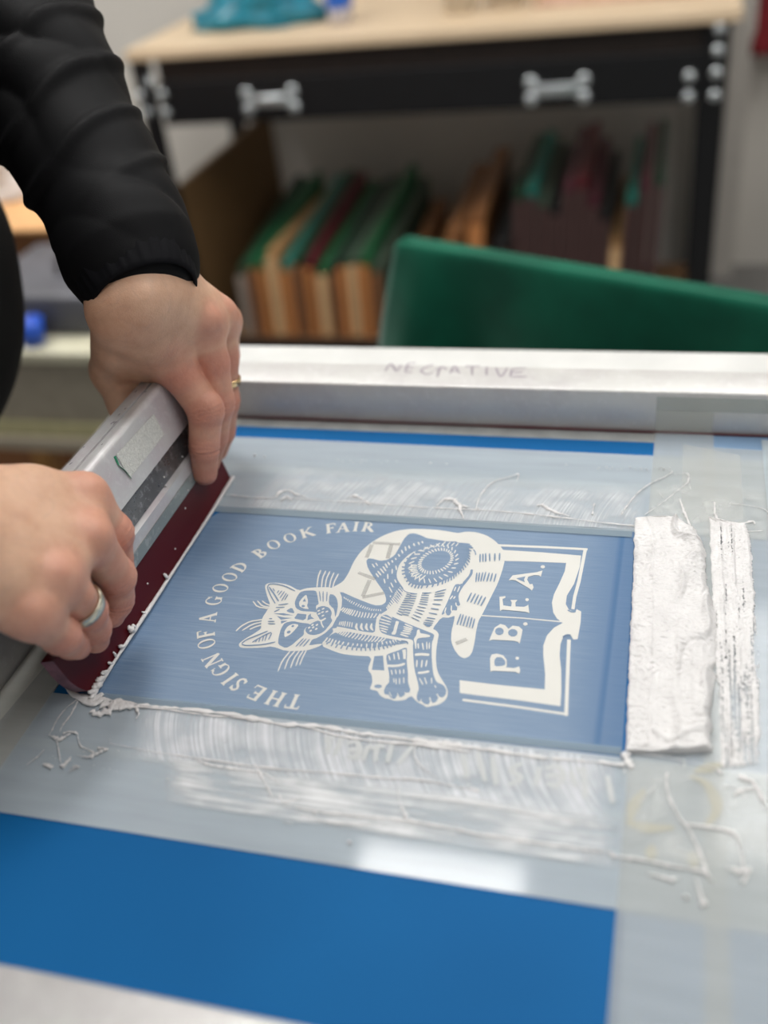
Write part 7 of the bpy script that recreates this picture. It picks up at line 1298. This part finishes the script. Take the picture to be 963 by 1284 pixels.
# ================================================================== BACKGROUND
M_pow = simple('black_powder_steel', (13, 13, 16), .5, .2, var=.2)
M_brownb = simple('dark_brown_board', (44, 34, 30), .6, var=.2)
M_bolt = simple('bright_zinc', (200, 206, 208), .25, .7, var=.05)
M_top = mat_wood('pale_worktop_wood', (196, 172, 142), (214, 192, 162), (1, 10, 10))
wb_ = empty('workbench', (-.67, 3.0, FL), 'black steel workbench with pale wooden top and a low storage shelf', 'workbench')
obj('bench_top', box(BM(), (-1.47, 2.675, -.108), (.13, 3.32, -.08), .004), M_top, wb_)
obj('upper_apron', box(BM(), (-1.40, 2.715, -.180), (.05, 2.735, -.108)), M_brownb, wb_)
obj('front_beam', box(BM(), (-1.40, 2.692, -.285), (.05, 2.714, -.170), .003), M_pow, wb_)
for x in (-1.44, .075):
    for y in (2.70, 3.28):
        bm = BM(); s = 1 if x > -1 else -1
        box(bm, (x-.028, y-.004, FL), (x+.028, y+.004, -.108)); box(bm, (x+s*.024, y, FL), (x+s*.032, y+.05, -.108))
        obj('post', bm, M_pow, wb_)
for x, z in ((.081, -.122), (.081, -.170), (.081, -.220), (.081, -.272), (.019, -.224), (.019, -.272), (-1.415, -.165), (-1.455, -.200), (-1.388, -.200), (-1.445, -.245), (-1.388, -.248)):
    bm = BM(); lathe(bm, [(0, 0), (.012, .001), (.0145, .004), (.012, .009), (0, .010)], 14)
    for v in bm.verts: v.co = Vector((x+v.co.x, 2.688-v.co.z, z+v.co.y))
    obj('bolt', bm, M_bolt, wb_, True)
for xc, zc in ((-1.072, -.230), (-.300, -.240)):
    bm = BM(); box(bm, (xc-.060, 2.680, zc-.015), (xc+.060, 2.690, zc+.015), .004)
    for dx in (-.066, .066):
        for dz in (-.02, .02): bmesh.ops.create_uvsphere(bm, u_segments=12, v_segments=8, radius=.017, matrix=Matrix.Translation((xc+dx, 2.686, zc+dz)) @ Matrix.Diagonal((1, .5, 1, 1)))
    obj('pull_handle', bm, M_bolt, wb_, True)
obj('low_shelf', box(BM(), (-1.41, 2.70, -.965), (.05, 3.28, -.945)), mat_wood('shelf_board', (92, 66, 42), (120, 88, 58)), wb_)
obj('shelf_beam', box(BM(), (-1.41, 2.688, -1.005), (.05, 2.700, -.945)), M_pow, wb_)
bm = BM(); prism(bm, [(-1.437, 2.74, -.944), (-1.33, 3.27, -.944), (-1.33, 3.27, -.40), (-1.437, 2.74, -.47)], ((0, 0, 0), (.018, -.004, 0)))
bmesh.ops.recalc_face_normals(bm, faces=bm.faces)
obj('side_panel', bm, mat_wood('brown_fibreboard', (96, 72, 44), (112, 86, 56)), wb_)
# boards stored upright on the low shelf
cols = {'dark green': (10, 52, 32), 'green': (18, 84, 48), 'teal': (24, 108, 96), 'tan': (168, 128, 84), 'dark red': (88, 20, 30), 'black': (20, 20, 22), 'grey green': (62, 78, 64), 'brown': (118, 76, 40), 'maroon': (84, 36, 48)}
bmats = {k: simple('board_'+k.replace(' ', '_'), v, .55, var=.15, nscale=10) for k, v in cols.items()}
emats = [simple('edge_wood_%s' % n, c, .6, var=.15, nscale=14) for n, c in (('orange', (186, 122, 70)), ('pale', (206, 168, 124)), ('brown', (128, 84, 54)), ('grey', (140, 128, 118)), ('dim', (70, 48, 46)))]
ords = ['leftmost', 'second', 'third', 'fourth', 'fifth', 'sixth', 'seventh', 'eighth', 'ninth', 'tenth', 'eleventh', 'twelfth', 'thirteenth']
def board(x, th, hf, hb, ang, lean, col, em, label, group, y0=2.735, ln=.50):
    r = empty('storage_board', (x, y0, -.9448), label, 'board', group, -ang)
    P = [(0, 0, 0), (0, ln, 0), (0, ln, hb), (0, .01, hf)]
    bm = BM(); prism(bm, [(p[0]+p[2]*lean, p[1], p[2]) for p in P], ((0, 0, 0), (th, 0, 0))); bmesh.ops.recalc_face_normals(bm, faces=bm.faces)
    o = obj('panel', bm, bmats[col]); o.parent = r
    bm = BM(); prism(bm, [(0, -.012, 0), (0, -.0005, 0), ((hf-.02)*lean, -.0005, hf-.02), ((hf-.02)*lean, -.012, hf-.02)], ((0, 0, 0), (th, 0, 0))); bmesh.ops.recalc_face_normals(bm, faces=bm.faces)
    o = obj('edge_strip', bm, emats[em]); o.parent = r
    return r
L_ = [('dark green', 3), ('green', 2), ('green', 0), ('tan', 1), ('teal', 0), ('dark green', 2), ('dark red', 0), ('green', 1), ('black', 2), ('dark green', 0), ('grey green', 1), ('green', 0), ('grey green', 2)]
x = -1.30
for i, (c_, e_) in enumerate(L_):
    th = random.uniform(.022, .034); hf = random.uniform(.20, .25) if c_ != 'tan' else .27
    board(x, th, hf, hf+random.uniform(.09, .13) if c_ != 'tan' else .30, .10, .03, c_, e_, '%s board stored upright, %s from the left on the low shelf' % (c_, ords[i]), 'boards filling the left of the low shelf')
    x += th+random.uniform(.006, .012)
R2 = [('brown', 0, .20), ('tan', 1, .17), ('brown', 2, .31), ('brown', 0, .36), ('black', 2, .28)]
x = -.782
for i, (c_, e_, hf) in enumerate(R2):
    board(x, .044, hf, hf+.05, .0, .06, c_, e_, '%s board leaning mid shelf, %s of five from the left' % (c_, ords[i]), 'boards leaning in the middle of the low shelf'); x += .068
R3 = [('dark green', 4, .42), ('teal', 4, .43), ('grey green', 4, .40), ('black', 4, .38), ('maroon', 4, .44), ('dark red', 4, .45), ('maroon', 4, .40), ('black', 4, .36), ('tan', 1, .28), ('teal', 4, .40), ('maroon', 4, .44), ('dark green', 4, .45)]
x = -.445
for i, (c_, e_, hf) in enumerate(R3):
    board(x, .026, hf, hf+.02, .0, .04, c_, e_, '%s board in the right-hand group, %s from its left' % (c_, ords[i]), 'boards standing in the right of the low shelf', y0=2.76); x += .034
# things on the bench top
def crumple(name, c, s, mat, label, cat, seed=0, sub=4):
    bm = BM(); bmesh.ops.create_icosphere(bm, subdivisions=sub, radius=1)
    for v in bm.verts:
        p = v.co*1.6+Vector((seed, 0, 0)); k = 1+.35*noise.noise(p)+.22*abs(noise.noise(p*3))
        v.co = Vector((v.co.x*s[0]*k, v.co.y*s[1]*k, max(-.0, (v.co.z*k+.35))*s[2]))+Vector(c)
    return tag(obj(name, bm, mat, None, True), label, cat)
crumple('crumpled_bag', (-1.16, 2.93, -.0795), (.17, .10, .08), simple('teal_plastic', (20, 112, 132), .35, var=.35, nscale=25, bump=.4, bscale=40), 'crumpled teal plastic bag at the left end of the bench top', 'bag', 2)
b_ = empty('plastic_bottle', (-.90, 2.86, -.0795), 'small clear bottle with a bright blue top half on the bench top', 'bottle')
bm = BM(); lathe(bm, [(0, 0), (.030, 0), (.034, .006), (.034, .038)], 24, (-.90, 2.86, -.0795)); obj('base', bm, simple('milky_plastic', (190, 186, 190), .3), b_, True)
bm = BM(); lathe(bm, [(.034, .038), (.036, .041), (.036, .13), (.020, .150), (.016, .19), (0, .19)], 24, (-.90, 2.86, -.0795)); obj('cap', bm, simple('bright_blue_plastic', (28, 98, 200), .3), b_, True)
for k, (x, y, c_) in enumerate(((-.58, 2.90, (222, 216, 206)), (-.46, 2.93, (214, 206, 196)))):
    t_ = empty('paper_cup', (x, y, -.0795), ('white paper cup standing right of the blue bottle', 'pale paper cup, right one of the pair on the bench top')[k], 'cup', 'pale cups on the bench top')
    bm = BM(); lathe(bm, [(0, 0), (.040, 0), (.052, .12), (.055, .122), (.055, .126), (.050, .126), (.039, .004), (0, .004)], 26, (x, y, -.0795)); obj('body', bm, simple('cup_card', c_, .6, var=.04), t_, True)
t_ = empty('divided_tray', (-.16, 2.98, -.0795), 'low pinkish divided tray on the right of the bench top', 'tray')
bm = BM(); box(bm, (-.38, 2.88, -.0795), (.04, 3.12, -.070)); obj('tray_base', bm, simple('pink_card', (206, 170, 150), .6), t_)
for x in (-.38, -.25, -.12, .03): obj('divider', box(BM(), (x, 2.88, -.070), (x+.012, 3.12, -.02)), simple('beige_card', (214, 190, 160), .6), t_)
obj('tray_wall', box(BM(), (-.38, 3.12, -.0795), (.042, 3.13, -.02)), simple('beige_card_back', (210, 186, 160), .6), t_)
# hanging red cloth at the far right
r_ = empty('wall_hook_rack', (.235, 3.44, .02), 'narrow pale rail with a dark red cloth bag at the right edge', 'hook rack')
obj('rail_board', box(BM(), (.17, 3.43, .01), (.60, 3.4495, .05)), simple('rack_white', (220, 214, 200), .5), r_)
crumple('cloth_bag', (.30, 3.38, -.33), (.11, .045, .24), simple('dark_red_cloth', (120, 22, 30), .8, var=.3), 'dark red cloth bag hanging by the right wall', 'bag', 5)
wc = struct('wall_right', box(BM(), (.135, 3.35, FL), (.20, 3.449, 2.0)), simple('pale_pilaster', (186, 180, 172), .7, var=.05))
# carton, bin and stool at the left
ct = empty('carton', (-1.55, 2.0, FL), 'tall brown carton at the left edge behind the black sleeve', 'box')
obj('carton_body', box(BM(), (-1.86, 1.80, FL), (-1.245, 2.25, -.250), .004), simple('brown_cardboard', (120, 78, 44), .8, var=.1), ct)
obj('top_flap', box(BM(), (-1.87, 1.77, -.2495), (-1.228, 2.26, -.243)), simple('tan_cardboard', (206, 158, 108), .8, var=.08), ct)
crumple('crumpled_paper', (-1.50, 2.02, -.2425), (.11, .09, .10), simple('white_tissue', (214, 208, 204), .8, bump=.3, bscale=30), 'crumpled white paper lying on the brown carton', 'paper', 9)
crumple('folded_cloth', (-1.76, 1.86, -.2425), (.07, .05, .12), simple('purple_cloth', (70, 60, 150), .8, var=.4), 'purple blue cloth on the left part of the carton', 'cloth', 4)
st = empty('stool', (-.97, 1.57, FL), 'wooden stool with brown legs under the plastic bin', 'stool')
obj('seat', box(BM(), (-1.27, 1.385, -.535), (-.94, 1.78, -.508), .004), mat_wood('stool_seat_wood', (150, 140, 122), (166, 156, 138)), st)
m_leg = mat_wood('stool_leg_wood', (150, 104, 46), (176, 126, 62))
for sx, sy in ((-1.15, 1.42), (-.97, 1.42), (-1.24, 1.74), (-.97, 1.74)):
    bm = BM(); dx = -.05 if sx < -1 else .05
    prism(bm, [(sx-.018, sy-.018, -.535), (sx+.018, sy-.018, -.535), (sx+.018+dx, sy-.018, FL), (sx-.018+dx, sy-.018, FL)], ((0, 0, 0), (0, .036, 0))); bmesh.ops.recalc_face_normals(bm, faces=bm.faces)
    obj('leg', bm, m_leg, st)
bn = empty('storage_bin', (-.97, 1.57, -.5078), 'translucent storage bin with a cream rim on the stool', 'bin')
def ringbox(lo, hi, t=.004):
    bm = BM(); (x0, y0, z0), (x1, y1, z1) = lo, hi
    box(bm, (x0, y0, z0), (x1, y1, z0+t)); box(bm, (x0, y0, z0+t), (x1, y0+t, z1)); box(bm, (x0, y1-t, z0+t), (x1, y1, z1)); box(bm, (x0, y0+t, z0+t), (x0+t, y1-t, z1)); box(bm, (x1-t, y0+t, z0+t), (x1, y1-t, z1)); return bm
obj('bin_body', ringbox((-1.25, 1.405, -.5078), (-.96, 1.755, -.352)), simple('frosted_plastic', (150, 142, 126), .5, var=.1), bn)
obj('lid', box(BM(), (-1.265, 1.390, -.3515), (-.945, 1.770, -.327), .006), simple('cream_plastic', (196, 192, 168), .45, var=.04), bn)
obj('lower_rim', box(BM(), (-1.258, 1.397, -.507), (-.952, 1.4045, -.480)), simple('cream_rim', (178, 172, 132), .5), bn)
gm = empty('tool_case', (-1.0, 1.56, -.3268), 'dark grey tool case on top of the storage bin', 'tool case')
obj('case_body', box(BM(), (-1.24, 1.455, -.3268), (-.99, 1.72, -.250), .012, 3), simple('charcoal_plastic', (78, 78, 84), .5, var=.35, nscale=14), gm, True)
bm = BM(); tube(bm, [(-1.10, 1.56, -.252), (-1.08, 1.56, -.215), (-.96, 1.56, -.215), (-.94, 1.56, -.252)], [.012, .012, .012], 1); obj('handle', bm, simple('grey_grip', (120, 116, 118), .5), gm, True)
cp = empty('blue_cup', (-1.095, 1.425, -.3268), 'small blue cup on the storage bin beside the tool case', 'cup')
bm = BM(); lathe(bm, [(0, 0), (.020, 0), (.025, .045), (.022, .045), (.018, .003), (0, .003)], 24, (-1.095, 1.425, -.3268)); obj('body', bm, simple('cobalt_plastic', (34, 84, 190), .35), cp, True)
# green cloth over an upright board
gA = Vector((-.330, 1.160, 0)); gB = Vector((.42, .842, 0)); gd = (gB-gA).normalized(); gn = Vector((-gd.y, gd.x, 0))
bm = BM(); loop = []
nA = 90; nC = 10; thk = .028
for i in range(nA+1): loop.append((i/nA, 0))
for i in range(1, nC): loop.append((1, i/nC))
for i in range(nA+1): loop.append((1-i/nA, 1))
for i in range(1, nC): loop.append((0, 1-i/nC))
rows = []; Lg = (gB-gA).length
lev = [(-.003, .35), (0, .7), (-.004, .93), (-.010, 1.0), (-.03, 1.0), (-.06, 1.0), (-.10, 1.0), (-.15, 1), (-.22, 1), (-.32, 1), (-.5, 1), (-.75, 1), (FL+.046, 1)]
for (dz, ins) in lev:
    row = []
    for (u, v) in loop:
        cen = gA+gd*(u*Lg)+gn*(thk/2)
        p = cen+gn*((v-.5)*thk*ins); 
        if u < .02: p += gd*(.010*(1-ins))
        d = min(1, -dz/.3); side = -1 if v < .5 else (1 if v > .5 else 0)
        p += gn*(side*(.012*d+.022*d*math.sin(u*26+1.2*math.sin(u*9))))
        if u < .12: p += gd*(-.30*max(0, -dz)*min(1, .14/max(-dz, .05))*(1-u/.12)**1.5) + gn*(-.10*min(.2, -dz)*math.exp(-((u-.05)/.03)**2))
        row.append(bm.verts.new((p.x, p.y, -.045+dz)))
    rows.append(row)
for a, b in zip(rows, rows[1:]):
    n = len(a)
    for i in range(n): bm.faces.new((a[i], b[i], b[(i+1) % n], a[(i+1) % n]))
n = len(loop); r0 = rows[0]
k = nA+nC-1
for i in range(nA): bm.faces.new((r0[i], r0[i+1], r0[nA+nC-1+nA-i-1+0], r0[nA+nC-1+nA-i])) if True else None
bmesh.ops.recalc_face_normals(bm, faces=bm.faces)
tag(obj('green_cloth', bm, M_green, None, True), 'dark green cloth draped over an upright board behind the screen frame', 'cloth')


# ================================================================== LIGHT
def lamp_panel(x0, y0, x1, y1, z, e, label):
    r = empty('ceiling_light', ((x0+x1)/2, (y0+y1)/2, z), label, 'ceiling light', 'ceiling light panels')
    obj('housing', box(BM(), (x0-.02, y0-.02, z+.012), (x1+.02, y1+.02, z+.06), .004), simple('white_housing', (230, 230, 230), .5), r)
    m = N('lamp_diffuser'); m.b.inputs['Emission Color'].default_value = (1.0, .985, .96, 1); m.b.inputs['Emission Strength'].default_value = e
    obj('diffuser', box(BM(), (x0, y0, z), (x1, y1, z+.01)), m.m, r)
lamp_panel(-.66, .70, -.26, 1.48, 1.75, 15, 'ceiling light panel above the far left of the screen')
lamp_panel(.55, -.3, 1.05, .9, 1.75, 6, 'ceiling light panel above the right of the table')
lamp_panel(-2.2, 1.2, -1.4, 2.4, 1.75, 13, 'ceiling light panel above the left of the workbench')
lamp_panel(.2, 1.6, .9, 2.5, 1.75, 9, 'ceiling light panel above the right of the workbench')
w = bpy.data.worlds.new('world'); bpy.context.scene.world = w; w.use_nodes = True
w.node_tree.nodes['Background'].inputs[0].default_value = (1.0, .99, .97, 1); w.node_tree.nodes['Background'].inputs[1].default_value = .30
sc = bpy.context.scene
sc.view_settings.view_transform = 'Standard'; sc.view_settings.look = 'None'; sc.view_settings.exposure = 0.22; sc.view_settings.gamma = 1.0; sc.view_settings.use_curve_mapping = False
sc.cycles.use_denoising = True
sc.cycles.max_bounces = 8; sc.cycles.transparent_max_bounces = 24; sc.cycles.caustics_reflective = False; sc.cycles.caustics_refractive = False
